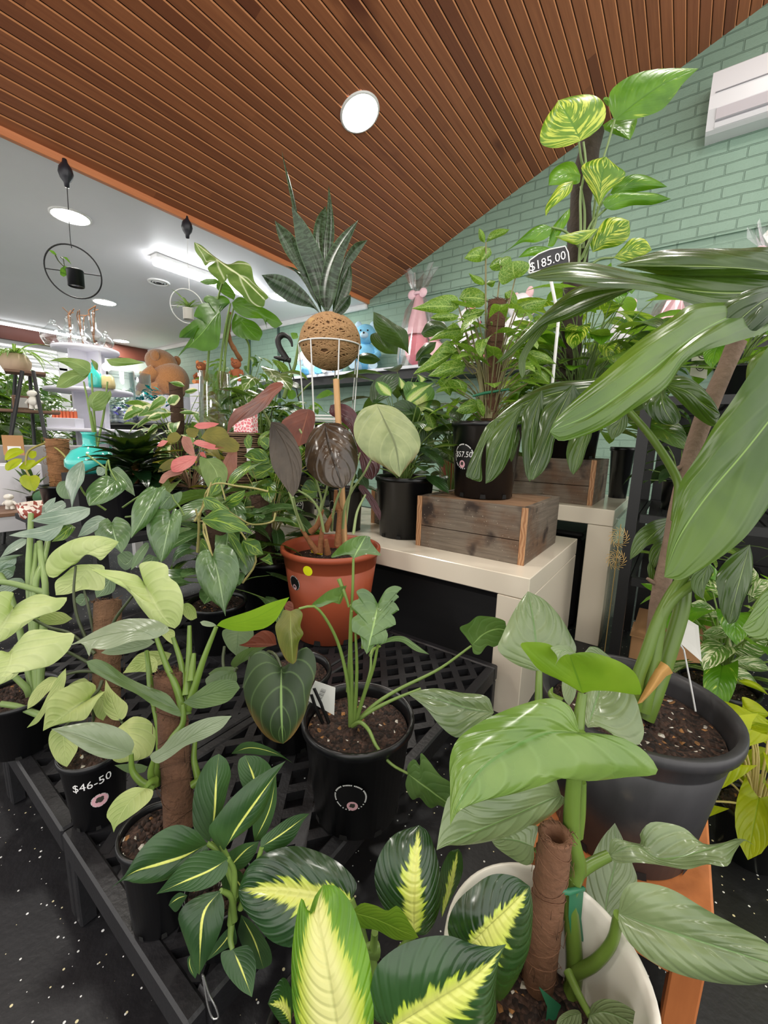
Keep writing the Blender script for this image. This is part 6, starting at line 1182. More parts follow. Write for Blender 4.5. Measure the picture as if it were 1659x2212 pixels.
for a, b, c_, d in (('410,820 420,900 480,1028', '340,800 270,850 290,930 380,1000', '490,805 550,850 540,930 500,1000', 1.86), ('330,470 200,500 65,600', '250,430 130,450 70,530', '330,490 200,560 100,600', 1.9), ('300,580 180,640 100,745', '200,580 80,650 70,720', '300,620 230,690 130,740', 1.88), ('350,600 370,680 280,720', '300,650 260,700', '480,600 480,650 390,730', 1.9), ('400,560 430,500 500,480', '380,500 440,470', '450,580 500,540', 1.92), ('370,740 500,640 660,540', '420,680 560,580', '420,720 560,620', 1.9)): LF(F, a, b, c_, (d, d-.02), -.004, .01, .01)
F.build('foliage', G_lime, r); ST(S, '640,360 480,420 390,480 360,580 365,740 410,830', (1.93, 1.88), .0045); ST(S, '610,345 780,440 870,520 940,610', (1.9, 1.9), .004); S.build('stems', plain('lime_vine', rgb(150, 140, 70), .5), r)
m = MB()
for f in (.88, .5): c = Vector((mp.x, mp.y, .62+(at(120, 950, 1.95).z-.62)*f)); m.ring(c, (0, 0, 1), .046, .006, 24, 5)
m.build('green_tie', M_tie, r)

# turquoise vase with green cuttings
Q[:] = [0, 0, 1]
M_turq = plain('turquoise_glass', rgb(70, 200, 190), .12, var=.15, vs=20, coat=.6)
tc = at(196, 985, 1.85); r = thing('turquoise_vase', 'squat turquoise glass vase with a narrow neck in front of the white stand', 'vase', (tc.x, tc.y, tc.z-.075))
m = MB(); m.lathe((tc.x, tc.y, tc.z-.075), [(.001, 0), (.07, 0), (.10, .03), (.098, .06), (.07, .10), (.03, .118), (.026, .13), (.026, .17), (.032, .18), (.022, .175), (.022, .12)], 40); m.build('vase', M_turq, r)
r2 = thing('riser_block', 'black riser under the turquoise vase', 'riser', (tc.x, tc.y, .5)); m = MB(); m.box((tc.x-.09, tc.y-.09, .5), (tc.x+.09, tc.y+.09, tc.z-.076)); m.build('block', M_drape, r2)
r = thing('philodendron_cuttings', 'upright green cuttings in the turquoise vase', 'plant', (tc.x, tc.y, tc.z+.1)); F = MB(); S = MB(); crop(0, 680, 500)
for a, b, c_, d in (('650,410 520,340 350,330', '640,340 520,310 420,310', '600,440 520,390 430,340', 1.85), ('640,420 540,440 405,520', '560,390 450,420 410,480', '620,450 560,490 470,525', 1.87), ('760,320 880,345 1035,345', '800,315 920,310', '800,365 920,362', 1.85), ('680,690 660,620 720,545', '640,650 635,590 680,550', '740,680 772,620 775,560', 1.8), ('790,540 770,600 740,680', '770,560', '800,580', 1.84), ('700,400 680,350 650,315', '680,390', '700,350', 1.86)): LF(F, a, b, c_, (d, d-.02), -.006, .01, .01)
F.build('foliage', G_soft, r)
for p_, d in (('655,420 665,600 680,800 690,960', (1.84, 1.85)), ('600,480 625,600 660,800 685,960', (1.87, 1.85)), ('770,480 745,700 705,900 695,960', (1.85, 1.85)), ('650,690 670,800 690,900', (1.8, 1.85))): ST(S, p_, d, (.0035, .006), 7)
S.build('stems', G_stem, r)

# ------------------------------------------------ black hanging-basket pot with its hook, by the wire stand
Q[:] = [0, 0, 1]
hp = at(664, 925, 2.7); r = thing('hanging_basket_pot', 'black pot with a large black hanging hook on wires, standing behind the copper-leaved plant', 'hanging pot', (hp.x, hp.y, hp.z-.16))
P = pot(r, hp.x, hp.y, hp.z-.16, .2, .1, .125, M_bpot, .9, .005, False); zr_ = hp.z+.04
crop(500, 700, 220, 931); hk = catmull([at(x, y, 2.7) for x, y in ((555, 205), (548, 165), (520, 120), (470, 100), (430, 130), (428, 180), (450, 235), (485, 290), (510, 330))], 26)
m = MB(); m.tube(hk, [.006+.014*min(1, i/10) for i in range(26)], 8); q = [at(x, y, 2.7) for x, y in ((420, 325), (470, 300), (540, 330), (530, 345), (430, 345))]; m.tube([at(388, 302, 2.7), at(440, 312, 2.7), at(540, 332, 2.7)], [.006, .014, .016], 8); m.build('hook', M_rack, r)
for (x, y), (x2, y2) in (((437, 330), (425, 560)), ((478, 340), (350, 880)), ((522, 340), (635, 780))): m = MB(); m.tube([at(x, y, 2.7), at((x+x2)/2+10, (y+y2)/2, 2.7), Vector(at(x2, y2, 2.7))], .0045, 5); m.build('wire', M_rack, r)
F = MB(); S = MB(); LF(F, '605,100 575,120 540,82', '610,125 560,135', '600,85 565,78', 2.7); LF(F, '560,690 555,620 510,590', '520,680 505,620', '590,660 575,610', 2.7); LF(F, '480,700 430,690 410,720', '450,680', '440,720', 2.65); LF(F, '940,640 850,610 770,680', '880,600 800,640', '880,660 810,680', 2.7); bush(F, S, (hp.x, hp.y, zr_-.02), 12, .16, .12, .1, .06, 'heart', .8, 77, .003, .2); F.build('foliage', G_goldg, r); ST(S, '480,680 520,540 580,380 610,200 630,110', (2.68, 2.7), (.014, .007), 8); ST(S, '600,670 680,580 740,530', 2.7, .006); S.build('stems', G_stem, r)
r2 = thing('riser_stand', 'dark riser under the hook pot on the taller table', 'riser', (hp.x, hp.y, .5)); m = MB(); m.box((hp.x-.1, hp.y-.1, .502), (hp.x+.1, hp.y+.1, hp.z-.161)); m.build('block', M_drape, r2)

# dark lily and other pots filling the back of the tables
Q[:] = [0, 0, 1]
r = rackplant('potted_peace_lily', 'dark broad-leaved lily standing behind the dumb cane', -1.38, 2.06, .63, 81, G_lily, 'lance', 24, .5, .22, .32, .11, .2, .1, droop=.8, low=.2)
F = MB(); crop(780, 500, 500)
for a, b, c_, d in (('340,880 260,730 88,575', '330,720 240,660 150,600', '310,850 180,790 95,690', (2.3, 2.2)), ('260,880 190,850 130,720', '160,870 75,800 70,740', '260,800 200,740', (2.35, 2.3)), ('430,730 540,670 640,720', '480,650 580,650', '460,760 560,740', (2.3, 2.3)), ('390,930 460,830 540,790', '400,870 470,800', '430,920 520,850', (2.3, 2.3)), ('410,970 440,900 560,930', '410,920 470,870', '470,950', (2.3, 2.3)), ('140,920 60,890 -40,900', '90,880 20,870', '90,950 0,940', (2.3, 2.25))): LF(F, a, b, c_, d, -.02, .03, .03, 0, 22)
F.build('upper_foliage', G_lily, r); Q[:] = [0, 0, 1]
fill = [('potted_fig', 'leafy glossy pot plant behind the copper-leaved plant on the taller table', -1.12, 2.25, .63, G_dark, 'oval', 30, .4, .2, .16, .09), ('potted_rubber_plant', 'bright green pot plant between the dumb cane and the crate pot', -.98, 2.2, .63, G_varg, 'oval', 26, .3, .2, .17, .09), ('potted_zz_plant', 'small-leaved upright plant by the terracotta pot behind the crate', -.92, 1.86, .49, G_dark, 'oval', 34, .26, .14, .09, .04),
        ('potted_calathea', 'silver-striped broad plant beside the hook pot', -2.06, 1.62, .5, G_monsp, 'oval', 30, .72, .22, .2, .1), ('potted_ficus', 'dense small-leaved green plant behind the clear vase', -2.45, 1.75, .5, G_fine, 'lance', 200, .74, .3, .1, .04), ('potted_croton', 'mixed green foliage plant left of the hook pot', -1.95, 1.5, .5, G_dark, 'heart', 44, .56, .22, .14, .1)]
for i, (nm, lb, x, y, z, mt, kd, n, h, sp, Ln, Wd) in enumerate(fill): rackplant(nm, lb, x, y, z, 90+i, mt, kd, n, h, sp, Ln, Wd, .15, .08, low=.1)
rackplant('potted_anthurium', 'terracotta pot of dark leaves behind the wooden crate', -1.02, 2.10, .63, 97, G_dark, 'lance', 22, .3, .16, .18, .06, .17, .085, potm=M_terra)
r = thing('nursery_pot', 'narrow black nursery pot at the edge of the taller cream table', 'pot', (-.262, 2.53, .63)); pot(r, -.262, 2.53, .63, .27, .042, .062, M_bpot, .9, .004)
# woven basket
bk = at(525, 945, 2.065); r = thing('wicker_basket', 'brown wicker basket with a price card behind the pink arrowhead', 'basket', (bk.x, bk.y, .5)); t = NT('woven_wicker'); o = t.obj(); sx = t.n('SeparateXYZ', {0: o}); wv = t.n('TexWave', {'Vector': o, 'Scale': 30.0, 'Distortion': 2.0}, bands_direction='Z').outputs['Fac']
M_wick = t.done(t.bsdf(**{'Base Color': t.mix(wv, rgb(84, 60, 44), rgb(168, 136, 108)), 'Roughness': .8, 'Normal': t.n('Bump', {'Height': wv, 'Strength': 1.0, 'Distance': .01}).outputs[0]}).outputs[0])
m = MB(); rn = random.Random(5)
for k in range(22): z = .51+k*.019; m.ring((bk.x, bk.y, z), (0.02*rn.uniform(-1, 1), 0.02*rn.uniform(-1, 1), 1), .078+.018*k/22, .0105, 26, 6)
m.lathe((bk.x, bk.y, .5), [(.001, .002), (.072, .002), (.088, .42), (.075, .42), (.065, .02)], 24); m.build('basket', M_wick, r); q = at(533, 968, 1.96); m = MB(); m.flat = True; m.add([q, q+RGT*.035, q+RGT*.035-UPV*.06, q-UPV*.06], [(0, 1, 2, 3)]); m.build('price_card', M_white, r)
q = at(532, 910, 2.08); r = thing('pink_pattern_bag', 'pink patterned gift bag standing in the wicker basket', 'gift bag', (q.x, q.y, q.z-.08)); t = NT('pink_pattern'); vo = t.n('TexVoronoi', {'Vector': t.obj(), 'Scale': 55.0}, feature='DISTANCE_TO_EDGE'); M_pbag = t.done(t.bsdf(**{'Base Color': t.mix(t.step(vo.outputs['Distance'], .06, .12), rgb(250, 235, 235), rgb(232, 130, 140))}).outputs[0])
m = MB(); m.box((q.x-.06, q.y-.03, q.z-.08), (q.x+.05, q.y+.03, q.z+.06), .006, Matrix.Rotation(.3, 3, 'Z')); m.build('bag', M_pbag, r)

# ------------------------------------------------ wall shelf with soft toys and wrapped gifts
r = thing('wall_shelf', 'long white wall shelf with a black underside along the green wall', 'wall shelf', (-2.2, 4.2, 1.73)); m = MB(); m.box((-5.6, 4.06, 1.70), (.9, 4.395, 1.735), .003); m.build('board', plain('pale_grey_shelf', rgb(214, 218, 226), .4), r); m = MB(); m.box((-4.65, 4.10, 1.60), (.85, 4.39, 1.70)); m.build('underside_box', M_rack, r)
def fur(n, c, v=.1): return plain(n, c, .95, var=v, vs=30, bump=.7, bs=220)
def toy(name, label, x, y, z, s, mats, face=0.0, cat='soft toy', group=None, ears=.28, head=(.0, -.12, 1.0)):
    """A seated plush: one body, with head, ears, arms, legs, muzzle, eyes."""
    r = thing(name, label, cat, (x, y, z), group); Rz = Matrix.Rotation(face, 3, 'Z'); o = Vector((x, y, z)); T = lambda a, b, c: o+Rz @ Vector((a*s, b*s, c*s))
    m = MB(); m.ball(T(0, 0, .36), (.3*s, .27*s, .37*s), 18, 12, Rz); m.build('torso', mats[0], r); m = MB(); h = T(head[0], head[1], .62+head[2]*.28); m.ball(h, (.26*s, .25*s, .24*s), 18, 12, Rz); m.build('head', mats[0], r)
    for sx in (-1, 1):
        m = MB(); m.ball(h+Rz @ Vector((sx*.19*s, 0, .2*s)), (.095*s, .05*s, ears*.4*s), 12, 8, Rz); m.build('ear', mats[1], r)
        m = MB(); m.tube([T(sx*.24, -.05, .55), T(sx*.34, -.2, .4), T(sx*.25, -.32, .3)], [.09*s, .085*s, .08*s], 10); m.build('arm', mats[0], r)
        m = MB(); m.tube([T(sx*.17, -.1, .12), T(sx*.24, -.32, .1), T(sx*.26, -.46, .11)], [.12*s, .115*s, .11*s], 10); m.build('leg', mats[1], r)
        m = MB(); m.ball(h+Rz @ Vector((sx*.09*s, -.235*s, .04*s)), .022*s, 8, 6); m.build('eye', M_stkb, r)
    m = MB(); m.ball(h+Rz @ Vector((0, -.2*s, -.06*s)), (.11*s, .09*s, .085*s), 12, 8, Rz); m.build('muzzle', mats[1], r); m = MB(); m.ball(h+Rz @ Vector((0, -.29*s, -.03*s)), .026*s, 8, 6); m.build('nose', M_stkb, r); return r
K_w, K_b, K_b2, K_p, K_p2 = fur('white_plush', rgb(240, 240, 244)), fur('sky_blue_plush', rgb(130, 200, 236), .2), fur('pale_blue_plush', rgb(196, 226, 244)), fur('pink_plush', rgb(240, 150, 160)), fur('pale_pink_plush', rgb(248, 206, 210))
zs = 1.736
toy('blue_soft_toy', 'white and sky-blue plush on the wall shelf beside the black hook', -4.25, 4.2, zs, .52, (K_w, K_b), .5); toy('blue_soft_toy', 'sky-blue plush peeping out past the string ball on the wall shelf', -3.35, 4.22, zs, .48, (K_b, K_b2), .5); toy('white_soft_toy', 'white and blue plush lying low behind the wire stand on the wall shelf', -3.85, 4.22, zs, .36, (K_b2, K_w), .3)
toy('pink_soft_toy', 'pale pink plush below the wrapped pink gift', -2.35, 4.16, zs, .36, (K_p2, K_w), .6); toy('white_soft_toy', 'white plush with pink feet seen through the veined arrowhead plant', -2.0, 4.12, zs, .46, (K_w, K_p), 2.4); toy('white_soft_toy', 'white plush sitting above the coir pole of the veined arrowhead', -1.45, 4.1, zs, .5, (K_w, K_p2), 2.6); toy('white_soft_toy', 'white plush almost hidden behind the giant leaf on the wall shelf', -.55, 4.12, zs, .3, (K_w, K_p2), 2.6)
M_cello = glass('clear_cellophane', (.97, .93, .96, 1), .22, alpha=.6)
def gift(label, x, y, z, h, w, col, seed):
    r = thing('wrapped_gift', label, 'gift', (x, y, z)); rn = random.Random(seed); rows = []; n = 26
    for zz, rr in ((0, .9), (.1, 1.0), (.4, .92), (.62, .62), (.76, .24), (.79, .2), (.84, .34), (1.0, .75)):
        rows.append([Vector((x+w*rr*cos(2*pi*k/n)*(1+rn.uniform(-.1, .1)*(1 if zz < .8 else 3)), y+w*rr*.7*sin(2*pi*k/n)*(1+rn.uniform(-.1, .1)*(1 if zz < .8 else 3)), z+h*(zz+(rn.uniform(-.07, .06) if zz == 1.0 else 0)))) for k in range(n)])
    m = MB(); m.flat = True; m.grid(rows, None, True); m.build('cellophane', M_cello, r)
    m = MB(); m.ball((x, y, z+h*.2), (w*.6, w*.48, h*.19), 14, 10); m.build('plush_filling', col, r); m = MB(); m.lathe((x, y, z+h*.34), [(w*.5, 0), (w*.46, h*.12), (w*.3, h*.28), (w*.16, h*.42)], 16); m.build('pale_tissue', K_p2, r)
    m = MB(); m.ring((x, y, z+h*.775), (0, 0, 1), w*.22, w*.07, 18, 6); 
    for sx in (-1, 1): m.ball((x+sx*w*.3, y-w*.15, z+h*.77), (w*.22, w*.1, h*.05), 10, 6)
    m.build('ribbon', plain('pale_pink_ribbon', rgb(244, 206, 216), .4), r)
gift('tall cellophane-wrapped pink gift tied with ribbon on the wall shelf', -2.60, 4.2, zs, 1.0, .24, K_p, 3); gift('red and pink wrapped gift showing under the giant leaf', -.21, 4.2, zs, .5, .2, fur('red_pink_plush', rgb(232, 92, 112), .3), 4); gift('wrapped gift whose clear top sticks up by the right end of the shelf', .33, 4.22, zs, .75, .2, K_p2, 5)

# ------------------------------------------------ ring planters hung from the beam on pulleys
def ringplanter(label, hookp, pul, rope, top, c, R, pc, pr, ph, mr, mp_, fol, tilt=0):
    """hook on the beam, pulley, line, ring with a crossbar and a small pot"""
    r = thing('hanging_ring_planter', label, 'hanging planter', c)
    hx, px_ = at(*hookp), at(*pul); m = MB(); m.tube([hx, hx+Vector((.012, 0, -.02)), px_+Vector((0, 0, .075))], .003, 5); m.build('hook', M_alu, r)
    m = MB(); m.lathe(px_, [(.001, .085), (.012, .08), (.016, .06), (.036, .03), (.042, 0), (.034, -.03), (.016, -.055), (.014, -.08), (.001, -.085)], 18); m.build('pulley', plain('pulley_plastic', rgb(36, 36, 44), .4), r)
    m = MB(); m.tube([px_-Vector((0, 0, .08))]+[at(*q) for q in rope]+[at(*top)], .0025, 5); m.build('cord', M_rack if mr is M_rack else M_white, r)
    C0 = Vector(c); ax = (C0-CAM).normalized()*.86+Vector((.25, .1, .05)); m = MB(); m.ring(C0, ax, R, .0045, 48, 6); m.build('ring', mr, r); ax.normalize(); hx_ = Vector((-ax.y, ax.x, 0)).normalized()
    m = MB(); m.tube([C0-hx_*R-Vector((0, 0, .0)), C0+hx_*R], .0035, 6); m.build('crossbar', mr, r)
    P0 = Vector(pc); pot(r, P0.x, P0.y, P0.z-ph*.6, ph, pr*.92, pr, mp_, .9, .003, False); return r
r = ringplanter('large black ring planter with a small black pot hung from the orange beam', (140, 344, 2.64), (142, 374, 2.64), ((147, 440, 2.64), (152, 520, 2.66)), (155, 536, 2.68), at(159, 588, 2.68), .154, at(163, 598, 2.66), .05, .1, M_rack, M_bpot, None)
F = MB(); S = MB(); crop(0, 260, 300); LF(F, '760,1870 745,1800 775,1740', '720,1840 725,1770', '825,1830 830,1770', 2.64); LF(F, '680,1610 630,1580 575,1545', '640,1600', '640,1560', 2.66); LF(F, '750,1630 810,1660 855,1725', '800,1640', '820,1690', 2.66); F.build('foliage', G_mons, r); ST(S, '790,1770 700,1680 660,1610', 2.66, .004); ST(S, '770,1740 755,1660 725,1635', 2.66, .003); S.build('stems', G_stemd, r)
Q[:] = [0, 0, 1]
r = ringplanter('smaller white ring planter with a spider plant hung from the orange beam', (404, 476, 3.29), (404, 491, 3.3), ((405, 560, 3.3), (408, 600, 3.3)), (409, 628, 3.3), at(404, 662, 3.3), .125, at(407, 676, 3.28), .043, .085, M_white, M_wpot, None)
F = MB(); c = at(407, 666, 3.28); rn = random.Random(9)
for i in range(26): a = i*2.4; PL(F, c, Vector((cos(a), sin(a), rn.uniform(.5, 1.8))), Vector((0, 0, 1)), rn.uniform(.12, .19), .014, 'strap', rn.uniform(.8, 1.8), .2, 8, 1)
F.build('foliage', G_spid, r)
# ------------------------------------------------ ladder shelf
r = thing('ladder_shelf', 'black A-frame ladder shelf with timber boards near the bright window', 'shelf', (-3.95, 1.05, 0)); Q[:] = [0, 0, 1]
tl, tr = at(52, 802, 3.1), at(80, 802, 3.25); 
for a, b in (((48, 802, 3.05), (-6, 1110, 2.85)), ((34, 802, 3.3), (12, 1110, 3.3)), ((72, 802, 3.05), (128, 1110, 2.95)), ((64, 802, 3.3), (84, 1110, 3.35))):
    A, B = at(*a), at(*b); d = (B-A); k = -A.z/d.z; m = MB(); m.tube([A, A+d*k], .014, 6); m.build('leg', M_rack, r)
M_wood = plain('brown_shelf_board', rgb(122, 92, 72), .6, var=.2)
for (x, y, d_, w, dp) in ((55, 803, 3.18, .12, .1), (50, 886, 3.15, .22, .12), (40, 1000, 3.12, .3, .14)):
    c = at(x, y, d_); m = MB(); m.box((c.x-dp, c.y-w, c.z-.02), (c.x+dp, c.y+w, c.z), .002, Matrix.Rotation(-.25, 3, 'Z')); m.build('board', M_wood, r)
def spider(name, label, px0, py0, d, R, mat, sd, n=30, Ln=.34):
    c = at(px0, py0, d); r = thing(name, label, 'potted plant', (c.x, c.y, c.z-R)); m = MB(); m.lathe((c.x, c.y, c.z-R*.85), [(.001, 0), (R*.8, .0), (R*1.1, R*.6), (R*1.15, R), (R*.85, R*1.6), (R*.6, R*1.72), (R*.5, R*1.6), (.001, R*1.55)], 26); m.build('bowl', mat, r); F = MB(); rn = random.Random(sd)
    for i in range(n): a = i*2.4; PL(F, c+Vector((0, 0, R*.6)), Vector((cos(a), sin(a), rn.uniform(.6, 1.8))), Vector((0, 0, 1)), Ln*rn.uniform(.6, 1.1), .022, 'strap', rn.uniform(1.0, 2.2), .2, 9, 1)
    F.build('foliage', G_spid, r)
spider('potted_chlorophytum', 'spider plant in a round beige bowl on top of the ladder shelf', 34, 785, 3.18, .085, plain('beige_stone', rgb(196, 170, 146), .7, var=.1), 12)
def figure(label, px0, py0, d, s):
    c = at(px0, py0, d); r = thing('figure_planter', label, 'figurine', c); M_f = M_wpot; m = MB(); m.ball(c+Vector((0, 0, .42*s)), (.3*s, .26*s, .27*s), 16, 10); m.build('torso', M_f, r); m = MB(); m.ball(c+Vector((0, 0, .82*s)), (.3*s, .27*s, .19*s), 16, 10); m.build('head', M_f, r)
    for sx in (-1, 1):
        e = RGT*sx; m = MB(); m.tube([c+e*.14*s+Vector((0, 0, .25*s)), c+e*.17*s+Vector((0, 0, .02*s))], [.11*s, .12*s], 10); m.build('leg', M_f, r); m = MB(); m.tube([c+e*.26*s+Vector((0, 0, .5*s)), c+e*.44*s+Vector((0, 0, .32*s))], [.08*s, .07*s], 10); m.build('arm', M_f, r)
figure('white round-headed figurine on the middle board of the ladder shelf', 75, 884, 3.05, .135); figure('white round-headed figurine on the brown board of the low white table', 22, 1100, 2.3, .085)
c = at(48, 884, 3.1); r = thing('photo_frame', 'small wooden house frame beside the figurine on the ladder shelf', 'ornament', c); m = MB(); m.box((c.x-.02, c.y-.05, c.z), (c.x+.0, c.y+.05, c.z+.1), .003); m.build('frame', M_wood, r); m = MB(); m.box((c.x-.0, c.y-.035, c.z+.012), (c.x+.004, c.y+.035, c.z+.085)); m.build('picture', plain('grey_print', rgb(190, 190, 186), .5), r)
# low white table with small things
r = thing('low_white_table', 'low white table with a brown top behind the arrow-leaf pot', 'table', (-3.3, .7, 0)); m = MB(); m.box((-3.75, .15, .44), (-2.9, 1.3, .46), .002); m.build('tabletop', M_wood, r); m = MB(); m.box((-3.74, .16, .36), (-2.905, 1.29, .44)); m.build('apron', plain('pale_grey_apron', rgb(196, 196, 200), .4), r)
for x in (-3.7, -2.97):
    for y in (.2, 1.22): m = MB(); m.box((x, y, 0), (x+.05, y+.05, .36)); m.build('leg', M_white, r)
def cactus(label, px0, py0, d, s, ball=True):
    c = onz(px0, py0, .46); r = thing('potted_cactus', label, 'cactus', c); m = MB(); m.lathe(c, [(.001, 0), (.8*s, 0), (s, 1.2*s), (.9*s, 1.2*s), (.8*s, .9*s), (.001, .9*s)], 20); m.build('pot', plain('wood_slice_pot', rgb(186, 146, 104), .6, var=.2), r); F = MB()
    n = 18; rows = []
    for i in range(9):
        a = -pi/2+pi*i/8; rows.append([c+Vector((0, 0, 1.9*s))+Vector((cos(a)*cos(2*pi*k/36)*s*(1+.12*cos(k*pi)), cos(a)*sin(2*pi*k/36)*s*(1+.12*cos(k*pi)), sin(a)*s)) for k in range(36)])
    F.grid(rows, None, True); F.build('cactus_body', plain('cactus_green', rgb(70, 112, 76), .6, var=.3, vs=60), r)
cactus('round green cactus in a tan pot on the low white table', 96, 1104, 2.3, .04); cactus('second round cactus beside the yellow hoop on the low white table', 112, 1102, 2.3, .034)
c = onz(26, 1085, .46); strapplant('potted_sansevieria', 'small upright dark snake plant on the low white table', c.x-.05, c.y+.05, .46, 9, .16, .035, G_snake, 14, .05, .03, 2.4, droop=.1); c = onz(70, 1090, .46); strapplant('potted_haworthia', 'dark spiky succulent by the white paper bags on the low white table', c.x, c.y, .46, 14, .13, .03, G_dark, 15, .05, .03, 1.4, droop=.3)
r = thing('paper_bag', 'white paper bag standing behind the small snake plant', 'bag', (-3.2, .6, .46)); m = MB(); m.box((-3.36, .42, .46), (-3.2, .84, .70), .008, Matrix.Rotation(.15, 3, 'Z')); m.build('bag', plain('white_paper', rgb(226, 226, 234), .7), r)
r = thing('paper_bag', 'lavender-white paper bag behind the cactus', 'bag', (-3.15, 1.1, .46)); m = MB(); m.box((-3.3, .96, .46), (-3.12, 1.24, .72), .008, Matrix.Rotation(-.1, 3, 'Z')); m.build('bag', plain('lavender_paper', rgb(216, 212, 232), .7), r)
c = at(29, 962, 2.5); r = thing('hang_tag_card', 'brown hang-tag card with a white label above the lime leaves', 'card', c); m = MB(); m.box((c.x-.004, c.y-.05, c.z-.06), (c.x+.004, c.y+.05, c.z+.06), .001, Matrix.Rotation(-.5, 3, 'Z')); m.build('card', M_card, r); m = MB(); m.box((c.x+.0045, c.y-.028, c.z-.05), (c.x+.0065, c.y+.036, c.z-.005), 0, Matrix.Rotation(-.5, 3, 'Z'), c); m.build('white_label', M_white, r)
r = thing('display_riser', 'grey riser box at the back of the low white table', 'riser', (-3.5, .8, .46)); m = MB(); m.box((-3.72, .3, .46), (-3.42, 1.28, .80)); m.build('box', plain('grey_riser', rgb(150, 148, 146), .6), r)
r = thing('patterned_bowl', 'red and white patterned bowl at the end of the low white table', 'bowl', (-2.7, .74, 0)); t = NT('red_white_mosaic'); vo = t.n('TexVoronoi', {'Vector': t.obj(), 'Scale': 70.0}); M_mos = t.done(t.bsdf(**{'Base Color': t.mix(t.math('GREATER_THAN', t.n('SeparateColor', {0: vo.outputs['Color']}).outputs[0], .5), rgb(150, 62, 44), rgb(240, 226, 214)), 'Roughness': .4}).outputs[0])
c = at(95, 1108, 2.0); m = MB(); m.lathe((c.x, c.y, c.z-.05), [(.001, 0), (.05, 0), (.09, .04), (.1, .1), (.092, .1), (.08, .04), (.001, .02)], 26); r.location = (c.x, c.y, c.z-.05); m.build('bowl', M_mos, r)
q = thing('riser_block', 'black riser under the patterned bowl', 'riser', (c.x, c.y, 0)); m = MB(); m.box((c.x-.06, c.y-.06, 0), (c.x+.06, c.y+.06, c.z-.051)); m.build('block', M_drape, q)

# ------------------------------------------------ white tiered stand
Q[:] = [0, 0, 1]
M_stand = plain('lavender_white_board', rgb(222, 220, 232), .45)
sc_ = at(195, 850, 4.0); sx, sy = sc_.x, sc_.y; r = thing('tiered_stand', 'white three-tier round display stand topped with glass jars', 'display stand', (sx, sy, 0))
zt_ = [at(195, y, 4.0).z for y in (757, 843, 926)]
for z, R in zip(zt_, (.27, .36, .43)): m = MB(); m.lathe((sx, sy, z-.03), [(.001, 0), (R-.004, 0), (R, .004), (R, .028), (R-.004, .03), (.001, .03)], 44); m.build('tier', M_stand, r)
m = MB()
for a, w in ((.3, .17), (1.87, .17)): m.box((sx-w, sy-.012, 0), (sx+w, sy+.012, zt_[0]-.03), 0, Matrix.Rotation(a, 3, 'Z'), (sx, sy, 0))
m.build('upright', M_stand, r)
M_glass = glass('jar_glass', (.96, .98, .98, 1), .02, alpha=.45)
rn = random.Random(22); prev = []
for i, (dx, dy, s_, kind) in enumerate(((-.17, -.1, .11, 0), (-.05, -.16, .08, 0), (.02, -.02, .09, 1), (.14, -.12, .1, 1), (.2, -.02, .07, 0), (-.1, .06, .1, 1))):
    z = zt_[0]; c = Vector((sx+RGT.x*dx*1.2-FWD.x*.06, sy+RGT.y*dx*1.2-FWD.y*.06, z))+Vector((-FWD.x, -FWD.y, 0))*dy*-.6; r = thing('glass_jar', ('round clear glass bauble jar', 'small round clear jar', 'bottle-shaped clear jar with a tall stopper', 'conical clear jar with a brown sprig', 'little clear jar at the rim', 'clear jar at the back')[i]+' on the top tier of the white stand', 'jar', c); s_ *= .95
    m = MB(); m.lathe(c, [(.001, 0), (s_*.7, 0), (s_, s_*.6), (s_*.95, s_*1.1), (s_*.45, s_*1.6), (s_*.3, s_*(2.6 if kind else 1.8)), (s_*.36, s_*(2.7 if kind else 1.85))], 20); m.build('jar', M_glass, r); m = MB(); m.ball(c+Vector((0, 0, s_*(2.9 if kind else 2.0))), s_*.26, 10, 8); m.build('stopper', M_glass, r)
    if kind: m = MB(); [m.tube([c+Vector((0, 0, s_*.3)), c+Vector((rn.uniform(-.03, .03), rn.uniform(-.03, .03), s_*3.2)), c+Vector((rn.uniform(-.08, .08), rn.uniform(-.08, .08), s_*3.6))], .004, 4) for _ in range(4)]; m.build('dried_sprig', G_bark, r)
c = at(207, 840, 3.75); r = thing('turquoise_bottle', 'small turquoise bottle on the middle tier of the white stand', 'bottle', (c.x, c.y, zt_[1])); m = MB(); m.lathe((c.x, c.y, zt_[1]), [(.001, 0), (.05, 0), (.055, .02), (.052, .12), (.02, .16), (.018, .21), (.024, .215), (.001, .212)], 20); m.build('bottle', M_turq, r)
c = at(234, 838, 3.8); r = thing('candle_jar', 'gold jar with a glowing lamp on the middle tier of the white stand', 'lamp', (c.x, c.y, zt_[1])); m = MB(); m.lathe((c.x, c.y, zt_[1]), [(.001, 0), (.055, 0), (.06, .03), (.05, .1), (.03, .12), (.001, .12)], 20); m.build('jar', plain('gold_jar', rgb(212, 194, 140), .3), r); m = MB(); m.ball((c.x, c.y, zt_[1]+.19), .036, 14, 10); m.build('bulb', glow('warm_bulb', (1, .92, .78, 1), 9), r); m = MB(); m.tube([(c.x, c.y, zt_[1]+.12), (c.x, c.y, zt_[1]+.17)], .008, 6); m.build('socket', M_rack, r)
c = at(142, 917, 3.72); r = thing('soap_box', 'white box holding a row of orange candles on the lowest tier of the white stand', 'box', (c.x, c.y, zt_[2])); rot = Matrix.Rotation(YAW, 3, 'Z'); m = MB(); m.box((c.x-.125, c.y-.06, zt_[2]), (c.x+.125, c.y+.06, zt_[2]+.085), .003, rot); m.build('box', M_stand, r)
